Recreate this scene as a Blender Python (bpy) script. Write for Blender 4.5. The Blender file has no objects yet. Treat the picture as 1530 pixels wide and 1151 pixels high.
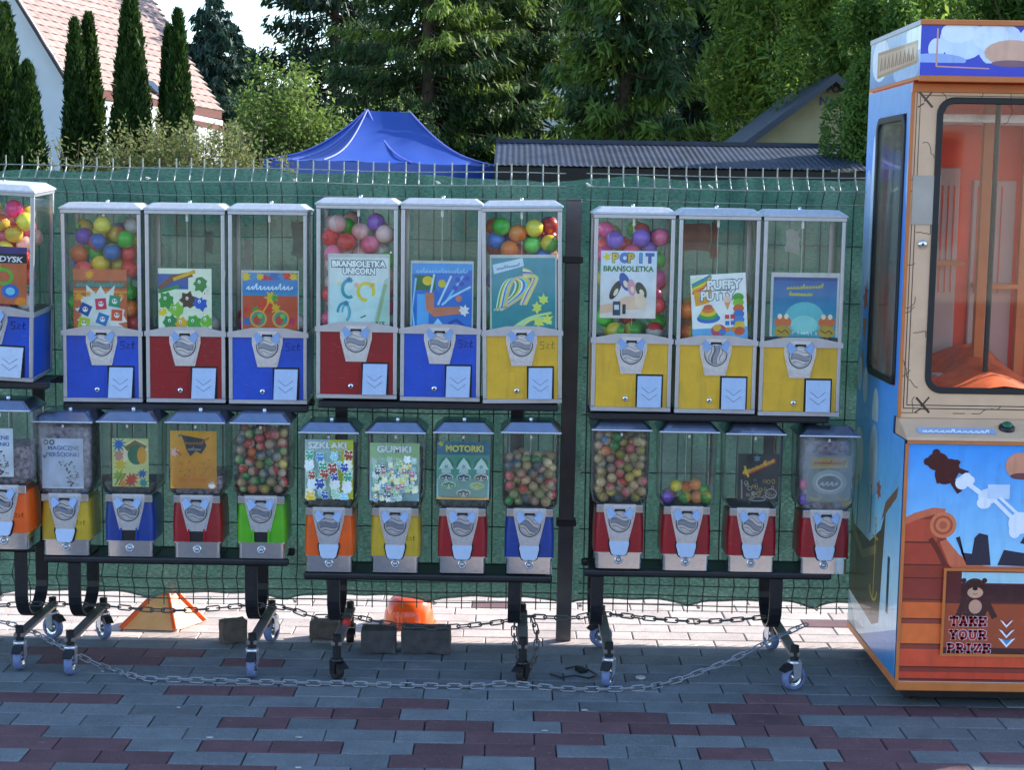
import bpy, bmesh, math, random
import numpy as np
from mathutils import Matrix, Vector, noise
R = math.radians
random.seed(7); np.random.seed(7)
SC = bpy.context.scene
COL = SC.collection

# ------------------------------------------------------------------ camera
EYE = 1.55; PITCH = 6.8; ROLL = 0.9; FPX = 2400.0; PW, PH = 1530, 1151
cam_d = bpy.data.cameras.new("camera"); cam = bpy.data.objects.new("camera", cam_d); COL.objects.link(cam)
_p, _r = R(PITCH), R(ROLL)
CF = Vector((0, math.cos(_p), -math.sin(_p))); _u = Vector((0, math.sin(_p), math.cos(_p))); _x = Vector((1, 0, 0))
CX = _x*math.cos(_r) + _u*math.sin(_r); CU = -_x*math.sin(_r) + _u*math.cos(_r)
m = Matrix((CX, CU, -CF)).transposed().to_4x4(); m.translation = (0, 0, EYE)
cam.matrix_world = m
cam_d.sensor_width = 36; cam_d.lens = 36*FPX/PW; cam_d.clip_start = .1; cam_d.clip_end = 800
SC.camera = cam

# ------------------------------------------------------------------ light
SUN_AZ, SUN_EL = 62.0, 31.0          # azimuth clockwise from +Y (straight ahead)
sdir = Vector((math.sin(R(SUN_AZ))*math.cos(R(SUN_EL)), math.cos(R(SUN_AZ))*math.cos(R(SUN_EL)), math.sin(R(SUN_EL))))
W = bpy.data.worlds.new("World"); SC.world = W; W.use_nodes = True
nt = W.node_tree; bg = nt.nodes["Background"]
sky = nt.nodes.new("ShaderNodeTexSky"); sky.sky_type = 'NISHITA'; sky.sun_disc = False
sky.sun_elevation = R(SUN_EL); sky.sun_rotation = R(SUN_AZ); sky.air_density = 1.0; sky.dust_density = 0.35; sky.ozone_density = 2.2
nt.links.new(sky.outputs[0], bg.inputs[0]); bg.inputs[1].default_value = 0.15
sun_d = bpy.data.lights.new("sun", 'SUN'); sun = bpy.data.objects.new("sun", sun_d); COL.objects.link(sun)
sun_d.energy = 3.9; sun_d.angle = R(.5); sun_d.color = (1, .95, .86)
sun.rotation_euler = (-sdir).to_track_quat('-Z', 'Y').to_euler(); sun.location = (8, 6, 8)
SC.view_settings.view_transform = 'Standard'; SC.view_settings.look = 'None'
SC.view_settings.exposure = 1.38; SC.view_settings.gamma = 1.0; SC.view_settings.use_curve_mapping = False

# ------------------------------------------------------------------ helpers
def ray(px, py): return CF + CX*((px-PW/2)/FPX) + CU*((PH/2-py)/FPX)
def PY(px, py, Y):
    d = ray(px, py); p = d*(Y/d.y); p.z += EYE; return p
def PG(px, py, z=0.0):
    d = ray(px, py); p = d*((z-EYE)/d.z); p.z += EYE; return p
def hexc(h):
    h = h.lstrip('#'); c = [int(h[i:i+2], 16)/255 for i in (0, 2, 4)]
    return tuple(x/12.92 if x <= .04045 else ((x+.055)/1.055)**2.4 for x in c)

def tag(o, label=None, cat=None, group=None, kind=None):
    if label: o['label'] = label
    if cat: o['category'] = cat
    if group: o['group'] = group
    if kind: o['kind'] = kind
    return o
def empty(name, loc=(0, 0, 0), rot=(0, 0, 0)):
    o = bpy.data.objects.new(name, None); COL.objects.link(o); o.location = loc; o.rotation_euler = rot
    o.empty_display_size = .1; return o
def link_mesh(name, me, parent=None, loc=None, rot=None):
    o = bpy.data.objects.new(name, me); COL.objects.link(o)
    if parent: o.parent = parent
    if loc is not None: o.location = loc
    if rot is not None: o.rotation_euler = rot
    return o
def kids(o): return list(o.children)
def copy_tree(o, parent=None):
    c = o.copy(); COL.objects.link(c); c.parent = parent
    for ch in kids(o):
        if not ch.name.startswith(('display_card', 'price_writing', 'sticker')): copy_tree(ch, c)
    return c
def set_mat(o, mat):
    o.material_slots[0].link = 'OBJECT'; o.material_slots[0].material = mat

class MB:
    def __init__(s): s.v = []; s.f = []; s.mi = []; s.sm = []
    def add(s, vs, fs, mi=0, M=None, smooth=False):
        b = len(s.v)
        for p in vs:
            p = Vector(p); s.v.append(tuple(M @ p) if M else tuple(p))
        for f in fs: s.f.append(tuple(i+b for i in f)); s.mi.append(mi); s.sm.append(smooth)
        return s
    def box(s, x0, x1, y0, y1, z0, z1, mi=0, M=None):
        vs = [(x0,y0,z0),(x1,y0,z0),(x1,y1,z0),(x0,y1,z0),(x0,y0,z1),(x1,y0,z1),(x1,y1,z1),(x0,y1,z1)]
        return s.add(vs, [(0,3,2,1),(4,5,6,7),(0,1,5,4),(1,2,6,5),(2,3,7,6),(3,0,4,7)], mi, M)
    def prism(s, poly, y0, y1, mi=0, M=None, smooth=False):       # poly of (x,z), extruded along y
        n = len(poly)
        vs = [(x, y0, z) for x, z in poly] + [(x, y1, z) for x, z in poly]
        s.add(vs, [tuple(range(n)), tuple(range(2*n-1, n-1, -1))], mi, M)
        return s.add(vs, [(i, i+n, (i+1) % n + n, (i+1) % n) for i in range(n)], mi, M, smooth)
    def loft(s, rings, mi=0, M=None, smooth=True, cap=True, closed=True):
        n = len(rings[0]); vs = [p for r in rings for p in r]; fs = []
        for k in range(len(rings)-1):
            for i in range(n if closed else n-1):
                j = (i+1) % n; fs.append((k*n+i, k*n+j, (k+1)*n+j, (k+1)*n+i))
        s.add(vs, fs, mi, M, smooth)
        if cap:
            s.add(rings[0], [tuple(range(n-1, -1, -1))], mi, M); s.add(rings[-1], [tuple(range(n))], mi, M)
        return s
    def lathe(s, prof, n=20, mi=0, M=None, smooth=True, cap=True):    # prof (r,z) about z
        rings = [[(r*math.cos(2*math.pi*i/n), r*math.sin(2*math.pi*i/n), z) for i in range(n)] for r, z in prof]
        return s.loft(rings, mi, M, smooth, cap)
    def tube(s, pts, r, n=8, mi=0, closed=False, smooth=True):
        pts = [Vector(p) for p in pts]; rings = []; N = len(pts)
        up = Vector((0, 0, 1)); rr = r if isinstance(r, (list, tuple)) else [r]*N
        prev = None
        for k in range(N):
            a = pts[(k-1) % N] if (closed or k > 0) else pts[k]; b = pts[(k+1) % N] if (closed or k < N-1) else pts[k]
            d = (b-a).normalized()
            if prev is None:
                s1 = d.cross(up)
                if s1.length < .05: s1 = d.cross(Vector((0, 1, 0)))
            else: s1 = prev - d*prev.dot(d)
            s1.normalize(); prev = s1; s2 = d.cross(s1)
            rings.append([tuple(pts[k] + (s1*math.cos(2*math.pi*i/n) + s2*math.sin(2*math.pi*i/n))*rr[k]) for i in range(n)])
        if closed: rings.append(rings[0])
        return s.loft(rings, mi, None, smooth, cap=not closed)
    def bar(s, pts, w, t, mi=0):       # flat bar in a YZ-plane path, width along x
        rings = []
        pts = [Vector(p) for p in pts]; N = len(pts)
        for k in range(N):
            a = pts[max(k-1, 0)]; b = pts[min(k+1, N-1)]; d = (b-a).normalized(); nrm = Vector((0, -d.z, d.y))
            rings.append([tuple(pts[k]+Vector((-w/2, 0, 0))+nrm*t/2), tuple(pts[k]+Vector((w/2, 0, 0))+nrm*t/2),
                          tuple(pts[k]+Vector((w/2, 0, 0))-nrm*t/2), tuple(pts[k]+Vector((-w/2, 0, 0))-nrm*t/2)])
        return s.loft(rings, mi, None, False)
    def mesh(s, name, mats):
        me = bpy.data.meshes.new(name); me.from_pydata(s.v, [], s.f)
        for mt in (mats if isinstance(mats, (list, tuple)) else [mats]): me.materials.append(mt)
        me.polygons.foreach_set('material_index', s.mi); me.polygons.foreach_set('use_smooth', s.sm)
        me.update(); return me
    def build(s, name, mats, parent=None, loc=None, rot=None, bevel=0, seg=1):
        o = link_mesh(name, s.mesh(name, mats), parent, loc, rot)
        if bevel:
            b = o.modifiers.new("edge", 'BEVEL'); b.width = bevel; b.segments = seg; b.limit_method = 'ANGLE'; b.angle_limit = R(40)
        return o
def box_obj(name, dims, mat, parent=None, bevel=0, **k): return MB().box(*dims).build(name, mat, parent, bevel=bevel, **k)

# ------------------------------------------------------------------ materials
def new_mat(name):
    m = bpy.data.materials.new(name); m.use_nodes = True
    return m, m.node_tree, m.node_tree.nodes["Principled BSDF"]
def N(nt, t, **k):
    n = nt.nodes.new(t)
    for a, b in k.items():
        if hasattr(n, a): setattr(n, a, b)
        else: n.inputs[a.replace('_', ' ')].default_value = b
    return n
def pmat(name, col, rough=.5, metal=0, var=.12, scale=30, bump=.0, spec=.5, objvar=0, coat=0, dirt=0, dirtcol=(.12,.1,.08), trans=0):
    m, t, b = new_mat(name)
    tc = N(t, 'ShaderNodeTexCoord'); nz = N(t, 'ShaderNodeTexNoise', Scale=scale, Detail=5.0)
    t.links.new(tc.outputs['Object'], nz.inputs['Vector'])
    mr = N(t, 'ShaderNodeMapRange'); mr.inputs[1].default_value = .3; mr.inputs[2].default_value = .7
    mr.inputs[3].default_value = 1-var; mr.inputs[4].default_value = 1+var
    t.links.new(nz.outputs['Fac'], mr.inputs[0])
    mul = N(t, 'ShaderNodeVectorMath', operation='SCALE'); mul.inputs[0].default_value = col
    fac = mr.outputs[0]
    if objvar:
        oi = N(t, 'ShaderNodeObjectInfo'); r2 = N(t, 'ShaderNodeMapRange'); r2.inputs[3].default_value = 1-objvar; r2.inputs[4].default_value = 1+objvar
        t.links.new(oi.outputs['Random'], r2.inputs[0]); mm = N(t, 'ShaderNodeMath', operation='MULTIPLY')
        t.links.new(fac, mm.inputs[0]); t.links.new(r2.outputs[0], mm.inputs[1]); fac = mm.outputs[0]
    t.links.new(fac, mul.inputs['Scale']); out = mul.outputs[0]
    if dirt:
        n2 = N(t, 'ShaderNodeTexNoise', Scale=scale*.35, Detail=8.0, Roughness=.7); t.links.new(tc.outputs['Object'], n2.inputs['Vector'])
        cr = N(t, 'ShaderNodeMapRange'); cr.inputs[1].default_value = .52; cr.inputs[2].default_value = .72; cr.inputs[3].default_value = 0; cr.inputs[4].default_value = dirt
        t.links.new(n2.outputs['Fac'], cr.inputs[0])
        mx = N(t, 'ShaderNodeMix', data_type='RGBA'); t.links.new(cr.outputs[0], mx.inputs[0]); t.links.new(out, mx.inputs[6]); mx.inputs[7].default_value = (*dirtcol, 1)
        out = mx.outputs[2]
    t.links.new(out, b.inputs['Base Color'])
    b.inputs['Roughness'].default_value = rough; b.inputs['Metallic'].default_value = metal
    b.inputs['Specular IOR Level'].default_value = spec; b.inputs['Coat Weight'].default_value = coat
    if bump:
        bp = N(t, 'ShaderNodeBump', Strength=bump, Distance=.002); t.links.new(nz.outputs['Fac'], bp.inputs['Height']); t.links.new(bp.outputs[0], b.inputs['Normal'])
    return m

def clear_mat(name, tint=(.93, .97, .95), haze=.05, gloss=1.0, hazecol=(.6, .62, .6), rough=.03, edge=0):
    m = bpy.data.materials.new(name); m.use_nodes = True; t = m.node_tree; t.nodes.clear()
    out = N(t, 'ShaderNodeOutputMaterial'); tr = N(t, 'ShaderNodeBsdfTransparent'); tr.inputs[0].default_value = (*tint, 1)
    gl = N(t, 'ShaderNodeBsdfGlossy'); gl.inputs['Roughness'].default_value = rough
    df = N(t, 'ShaderNodeBsdfDiffuse'); df.inputs[0].default_value = (*hazecol, 1)
    tc = N(t, 'ShaderNodeTexCoord'); nz = N(t, 'ShaderNodeTexNoise', Scale=14.0, Detail=6.0); t.links.new(tc.outputs['Object'], nz.inputs['Vector'])
    mp = N(t, 'ShaderNodeMapping'); mp.inputs['Scale'].default_value = (1, 1, .25)
    t.links.new(tc.outputs['Object'], mp.inputs[0]); t.links.new(mp.outputs[0], nz.inputs['Vector'])
    mr = N(t, 'ShaderNodeMapRange'); mr.inputs[1].default_value = .4; mr.inputs[2].default_value = .75; mr.inputs[3].default_value = haze*.3; mr.inputs[4].default_value = haze*1.8
    t.links.new(nz.outputs['Fac'], mr.inputs[0])
    hz = mr.outputs[0]
    if edge:
        lw = N(t, 'ShaderNodeLayerWeight', Blend=.5); pw = N(t, 'ShaderNodeMath', operation='POWER'); pw.inputs[1].default_value = 2.5; t.links.new(lw.outputs['Facing'], pw.inputs[0])
        ma = N(t, 'ShaderNodeMath', operation='MULTIPLY_ADD'); ma.inputs[1].default_value = edge; t.links.new(pw.outputs[0], ma.inputs[0]); t.links.new(mr.outputs[0], ma.inputs[2]); hz = ma.outputs[0]
    m1 = N(t, 'ShaderNodeMixShader'); t.links.new(hz, m1.inputs[0]); t.links.new(tr.outputs[0], m1.inputs[1]); t.links.new(df.outputs[0], m1.inputs[2])
    fr = N(t, 'ShaderNodeFresnel', IOR=1.45); ml = N(t, 'ShaderNodeMath', operation='MULTIPLY'); ml.inputs[1].default_value = gloss; t.links.new(fr.outputs[0], ml.inputs[0])
    m2 = N(t, 'ShaderNodeMixShader'); t.links.new(ml.outputs[0], m2.inputs[0]); t.links.new(m1.outputs[0], m2.inputs[1]); t.links.new(gl.outputs[0], m2.inputs[2])
    t.links.new(m2.outputs[0], out.inputs[0]); return m

def leaf_mat(name, c1, c2, rough=.55, trans=.35, spec=.25):
    m, t, b = new_mat(name); g = N(t, 'ShaderNodeNewGeometry')
    mx = N(t, 'ShaderNodeMix', data_type='RGBA'); t.links.new(g.outputs['Random Per Island'], mx.inputs[0])
    mx.inputs[6].default_value = (*c1, 1); mx.inputs[7].default_value = (*c2, 1); t.links.new(mx.outputs[2], b.inputs['Base Color'])
    b.inputs['Roughness'].default_value = rough; b.inputs['Specular IOR Level'].default_value = spec
    tl = N(t, 'ShaderNodeBsdfTranslucent'); hs = N(t, 'ShaderNodeHueSaturation'); hs.inputs['Value'].default_value = 1.5; hs.inputs['Hue'].default_value = .485
    t.links.new(mx.outputs[2], hs.inputs['Color']); t.links.new(hs.outputs[0], tl.inputs[0])
    ms = N(t, 'ShaderNodeMixShader'); ms.inputs[0].default_value = trans; t.links.new(b.outputs[0], ms.inputs[1]); t.links.new(tl.outputs[0], ms.inputs[2])
    t.links.new(ms.outputs[0], t.nodes['Material Output'].inputs[0]); return m

def print_mat(name, rough=.45, spec=.4, coat=0, wear=.06, ink=1.32):
    m, t, b = new_mat(name); a = N(t, 'ShaderNodeAttribute'); a.attribute_name = 'Col'
    tc = N(t, 'ShaderNodeTexCoord'); nz = N(t, 'ShaderNodeTexNoise', Scale=25.0, Detail=6.0); t.links.new(tc.outputs['Object'], nz.inputs['Vector'])
    mr = N(t, 'ShaderNodeMapRange'); mr.inputs[1].default_value = .3; mr.inputs[2].default_value = .7; mr.inputs[3].default_value = ink*(1-wear); mr.inputs[4].default_value = ink*(1+wear)
    t.links.new(nz.outputs['Fac'], mr.inputs[0]); mul = N(t, 'ShaderNodeVectorMath', operation='SCALE')
    t.links.new(a.outputs['Color'], mul.inputs[0]); t.links.new(mr.outputs[0], mul.inputs['Scale']); t.links.new(mul.outputs[0], b.inputs['Base Color'])
    b.inputs['Roughness'].default_value = rough; b.inputs['Specular IOR Level'].default_value = spec; b.inputs['Coat Weight'].default_value = coat
    return m

M_ALU = pmat('painted_aluminium', (.55, .56, .6), .32, .6, .05, 40, .1, dirt=.25, dirtcol=(.3,.28,.26))
M_LID = pmat('worn_white_lid', (.55, .58, .61), .4, .3, .1, 60, .25, dirt=.3, dirtcol=(.35,.36,.36))
M_CHROME = pmat('chrome', (.8, .81, .83), .16, 1, .06, 50, .12, dirt=.2, dirtcol=(.3,.28,.26))
M_STEEL = pmat('pressed_zinc', (.7, .75, .83), .3, .85, .08, 90, .2, dirt=.2, dirtcol=(.2,.21,.24))
M_FLAP = pmat('polished_flap', (.33, .4, .54), .3, .95, .05, 60, .15)
M_LIDL = pmat('brushed_lid_steel', (.36, .42, .55), .22, .95, .08, 50, .15, dirt=.3, dirtcol=(.12,.14,.2)); M_RIM = pmat('bright_cast_rim', (.78, .8, .84), .25, .7, .05, 50)
M_BAR = pmat('sunlit_steel_bar', (.3, .26, .24), .4, .6, .15, 30, .1, dirt=.3, dirtcol=(.05,.045,.04))  # lightened so the colour carries the pale reflection of sunlit ground
M_DARK = pmat('dark_recess', (.012, .012, .013), .6, 0, .2)
M_BLACK = pmat('black_powder_coat', (.012, .013, .017), .38, 0, .25, 60, .25, dirt=.35, dirtcol=(.045, .043, .045))
M_RUBBER_B = pmat('blue_grey_caster_rubber', (.16, .22, .42), .55, 0, .15, 60, .2, dirt=.5, dirtcol=(.06,.06,.07))
M_RUBBER_K = pmat('black_caster_rubber', (.014, .014, .014), .6, 0, .2, dirt=.4)
def wear(m, amt=.5):
    t = m.node_tree; b = t.nodes["Principled BSDF"]; src = b.inputs['Base Color'].links[0].from_socket
    tc = N(t, 'ShaderNodeTexCoord'); oi = N(t, 'ShaderNodeObjectInfo'); ad = N(t, 'ShaderNodeVectorMath', operation='ADD'); ml = N(t, 'ShaderNodeMath', operation='MULTIPLY'); ml.inputs[1].default_value = 9.0
    t.links.new(oi.outputs['Random'], ml.inputs[0]); t.links.new(tc.outputs['Object'], ad.inputs[0]); t.links.new(ml.outputs[0], ad.inputs[1])
    def layer(src, sc, mscale, lo, hi, a, col, rot=0):
        mp = N(t, 'ShaderNodeMapping'); mp.inputs['Scale'].default_value = mscale; mp.inputs['Rotation'].default_value = (0, rot, 0); t.links.new(ad.outputs[0], mp.inputs[0])
        nz = N(t, 'ShaderNodeTexNoise', Scale=sc, Detail=4.0, Roughness=.6); t.links.new(mp.outputs[0], nz.inputs['Vector'])
        r = N(t, 'ShaderNodeMapRange'); r.inputs[1].default_value = lo; r.inputs[2].default_value = hi; r.inputs[3].default_value = 0; r.inputs[4].default_value = a; t.links.new(nz.outputs['Fac'], r.inputs[0])
        mx = N(t, 'ShaderNodeMix', data_type='RGBA'); t.links.new(r.outputs[0], mx.inputs[0]); t.links.new(src, mx.inputs[6]); mx.inputs[7].default_value = (*col, 1); return mx.outputs[2]
    src = layer(src, 40, (1, 1, .12), .52, .75, .38*amt, (.07, .055, .05))           # grime running down
    src = layer(src, 30, (1.2, 1, 14), .66, .69, .45*amt, (.45, .43, .4), .5)       # scratches
    src = layer(src, 150, (1, 1, 1), .72, .74, .9*amt, (.28, .25, .22))             # chips
    t.links.new(src, b.inputs['Base Color']); return m
def panel(n, c): return wear(pmat(n, c, .3, 0, .08, 22, .08, coat=.25, dirt=.32, dirtcol=tuple(x*.6+.025 for x in c)), .6)
PAN = {'blue': panel('blue_paint', (.012, .085, .58)), 'red': panel('dark_red_paint', (.32, .008, .014)), 'yellow': panel('yellow_paint', (.82, .48, .035)),
       'lime': panel('lime_green_paint', (.1, .46, .015)), 'orange': panel('orange_paint', (.9, .12, .01)), 'navy': panel('deep_blue_paint', (.008, .05, .3)),
       'mustard': panel('mustard_paint', (.62, .42, .03)), 'crimson': panel('crimson_paint', (.34, .008, .018))}
M_GLASS = clear_mat('machine_glass', tint=(.98, .99, .985), haze=.025, gloss=.55)
M_GLOBE = clear_mat('clear_plastic_globe', tint=(.98, .985, .97), haze=.06, gloss=1.1, rough=.06, edge=.55, hazecol=(.7, .72, .68))
M_FOG = clear_mat('foggy_plastic_globe', tint=(.92, .92, .95), haze=.3, gloss=1.0, rough=.08)
M_PRINT = print_mat('printed_card', wear=.1); M_VINYL = wear(print_mat('printed_vinyl', .28, .5, .3, .07), .55)

# ------------------------------------------------------------------ flat print made of thin polygons
_tc = {}
def text_mesh(s, offset=0.0):
    k = (s, offset)
    if k not in _tc:
        c = bpy.data.curves.new('lettering', 'FONT'); c.body = s; c.size = 1; c.offset = offset; c.resolution_u = 3; c.fill_mode = 'FRONT'
        o = bpy.data.objects.new('lettering', c); me = bpy.data.meshes.new_from_object(o)
        vs = [(v.co.x, v.co.y) for v in me.vertices]; fs = [tuple(p.vertices) for p in me.polygons]
        bpy.data.objects.remove(o); bpy.data.curves.remove(c); bpy.data.meshes.remove(me)
        if vs:
            x0 = min(v[0] for v in vs); x1 = max(v[0] for v in vs)
        else: x0 = x1 = 0
        _tc[k] = ([(x-x0, y) for x, y in vs], fs, x1-x0)
    return _tc[k]
class Art:
    """flat colours laid over each other; coordinates in units of a w x h sheet, y downwards; the sheet faces -y"""
    def __init__(s, w, h, scale, eps=.00004): s.w, s.h, s.s, s.e = w, h, scale, eps; s.v = []; s.f = []; s.c = []; s.k = 0; s.hold = False; s.clip = True
    def poly(s, pts, col, col2=None, fs=None):
        if not s.hold: s.k += 1
        b = len(s.v); c1 = hexc(col) if isinstance(col, str) else col; c2 = hexc(col2) if col2 else c1
        ys = [p[1] for p in pts]; y0, y1 = min(ys), max(ys)
        for x, y in pts:
            if s.clip: x = min(max(x, 0), s.w); y = min(max(y, 0), s.h)
            s.v.append(((x-s.w/2)*s.s, -s.k*s.e, (s.h-y)*s.s))
        n = len(pts)
        if fs is None: fs = [tuple(range(n))]
        for f in fs:
            s.f.append(tuple(i+b for i in f))
            for i in f:
                t = (pts[i][1]-y0)/max(y1-y0, 1e-6); s.c += [c1[j]*(1-t)+c2[j]*t for j in range(3)]+[1]
        return s
    def rect(s, x0, y0, x1, y1, col, col2=None): return s.poly([(x0, y1), (x1, y1), (x1, y0), (x0, y0)], col, col2)
    def ell(s, cx, cy, rx, ry, col, n=18, a0=0, a1=360, rot=0):
        cr, sr = math.cos(R(rot)), math.sin(R(rot)); pts = []
        for i in range(n if a1-a0 >= 360 else n+1):
            a = R(a0+(a1-a0)*i/n); x, y = rx*math.cos(a), -ry*math.sin(a); pts.append((cx+x*cr+y*sr, cy-x*sr+y*cr))
        return s.poly(pts, col)
    def stroke(s, pts, w, col, sm=0):
        for _ in range(sm):
            q = [pts[0]]
            for a, b in zip(pts, pts[1:]): q += [(a[0]*.75+b[0]*.25, a[1]*.75+b[1]*.25), (a[0]*.25+b[0]*.75, a[1]*.25+b[1]*.75)]
            pts = q+[pts[-1]]
        P = [Vector((x, y)) for x, y in pts]; L = []; Rr = []
        for i, p in enumerate(P):
            d = (P[min(i+1, len(P)-1)]-P[max(i-1, 0)]); d = d.normalized() if d.length else Vector((1, 0)); n = Vector((-d.y, d.x))*w/2
            L.append(tuple(p+n)); Rr.append(tuple(p-n))
        n = len(P); return s.poly(L+Rr, col, fs=[(i, i+1, n+i+1, n+i) for i in range(n-1)])
    def ring(s, cx, cy, rx, ry, w, col, a0=0, a1=360, n=20, rot=0):
        cr, sr = math.cos(R(rot)), math.sin(R(rot)); pts = []
        for i in range(n+1):
            a = R(a0+(a1-a0)*i/n); x, y = rx*math.cos(a), -ry*math.sin(a); pts.append((cx+x*cr+y*sr, cy-x*sr+y*cr))
        return s.stroke(pts, w, col)
    def splat(s, cx, cy, r, col, n=9, dep=.4, seed=0, sy=1.0):
        rd = random.Random(seed+int(cx*7+cy*13)); pts = []
        for i in range(n*2):
            a = math.pi*i/n; q = r*(1 if i % 2 else 1-dep)*rd.uniform(.85, 1.15); pts.append((cx+q*math.cos(a), cy+q*math.sin(a)*sy))
        return s._fan(cx, cy, pts, col)
    def _fan(s, cx, cy, pts, col):
        n = len(pts); return s.poly(pts+[(cx, cy)], col, fs=[(i, (i+1) % n, n) for i in range(n)])
    def text(s, t, x, y, h, col, bold=.02, outline=None, ow=.05, width=None, rot=0, shear=0):
        for (off, c) in (([(bold+ow, outline)] if outline else [])+[(bold, col)]):
            vs, fs, w = text_mesh(t, off); w0 = text_mesh(t, bold)[2]
            sc = h/.72; sx = sc if width is None else width/max(w0, .01)
            cr, sr = math.cos(R(rot)), math.sin(R(rot)); pts = []
            for (a, b) in vs:
                a -= (off-bold); X = a*sx+b*sc*shear; Y = b*sc; pts.append((x+X*cr-Y*sr, y-(X*sr+Y*cr)))
            if pts: s.poly(pts, c, fs=fs)
        return s
    def squig(s, x0, x1, y, h, col, n=8, w=1.6, seed=3, slope=0):
        rd = random.Random(seed); dx = (x1-x0)/n; s.k += 1; s.hold = True
        for i in range(n):
            a = x0+dx*i+dx*.15; b = a+dx*.65; yy = y-slope*(a-x0)
            T = [[(0,0),(0,1),(1,.6),(.1,.5)], [(1,.9),(.3,1),(0,.5),(.3,0),(1,.1)], [(0,0),(.5,1),(1,0)], [(0,1),(0,0),(.9,0)], [(0,0),(0,1),(1,0),(1,1)], [(.5,0),(.5,1)], [(0,.1),(.1,1),(.9,.9),(1,.1),(0,.1)], [(0,1),(.5,0),(1,1)], [(.9,1),(0,1),(0,.5),(.7,.5),(0,.5),(0,0),(.9,0)], [(0,0),(.2,1),(1,.9),(.3,.55),(1,0)], [(0,1),(1,1),(.5,1),(.4,0)]]
            P = [(a+(b-a)*u+rd.uniform(-.12, .12)*h, yy-h*v+rd.uniform(-.14, .14)*h) for u, v in rd.choice(T)]
            for j in range(len(P)-1): s.stroke([P[j], P[j+1]], w, col)
        s.hold = False; return s
    def script(s, x0, x1, y, h, col, w=1.4, seed=1, slope=0, loops=None):
        rd = random.Random(seed); n = loops or max(4, int((x1-x0)/h*1.5)); P = []
        for i in range(n):
            up = h*rd.choice((.5, .55, .6, 1.0, .5)); dx = (x1-x0)/n; a = x0+i*dx
            for u, v in ((0, .1), (.45, .9), (.75, 1.0), (.6, .5), (.5, .05)): P.append((a+u*dx, y-slope*(a-x0)-v*up))
        return s.stroke(P, w, col, 2)
    def build(s, name, parent=None, mat=None, back='#c9c9c4', thick=.0008, **k):
        me = bpy.data.meshes.new(name); b = len(s.v)
        if thick:
            x, z = s.w*s.s/2, s.h*s.s
            s.v += [(-x, 0, 0), (x, 0, 0), (x, 0, z), (-x, 0, z), (-x, thick, 0), (x, thick, 0), (x, thick, z), (-x, thick, z)]
            for f in ((0, 1, 2, 3), (7, 6, 5, 4), (0, 4, 5, 1), (1, 5, 6, 2), (2, 6, 7, 3), (3, 7, 4, 0)):
                s.f.append(tuple(i+b for i in f)); s.c += (list(hexc(back))+[1])*4
        me.from_pydata(s.v, [], s.f); a = me.color_attributes.new('Col', 'FLOAT_COLOR', 'CORNER'); a.data.foreach_set('color', s.c)
        me.materials.append(mat or M_PRINT); return link_mesh(name, me, parent, **k)
# ================================================================== SETTING
FY = 5.52            # fence plane
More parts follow.
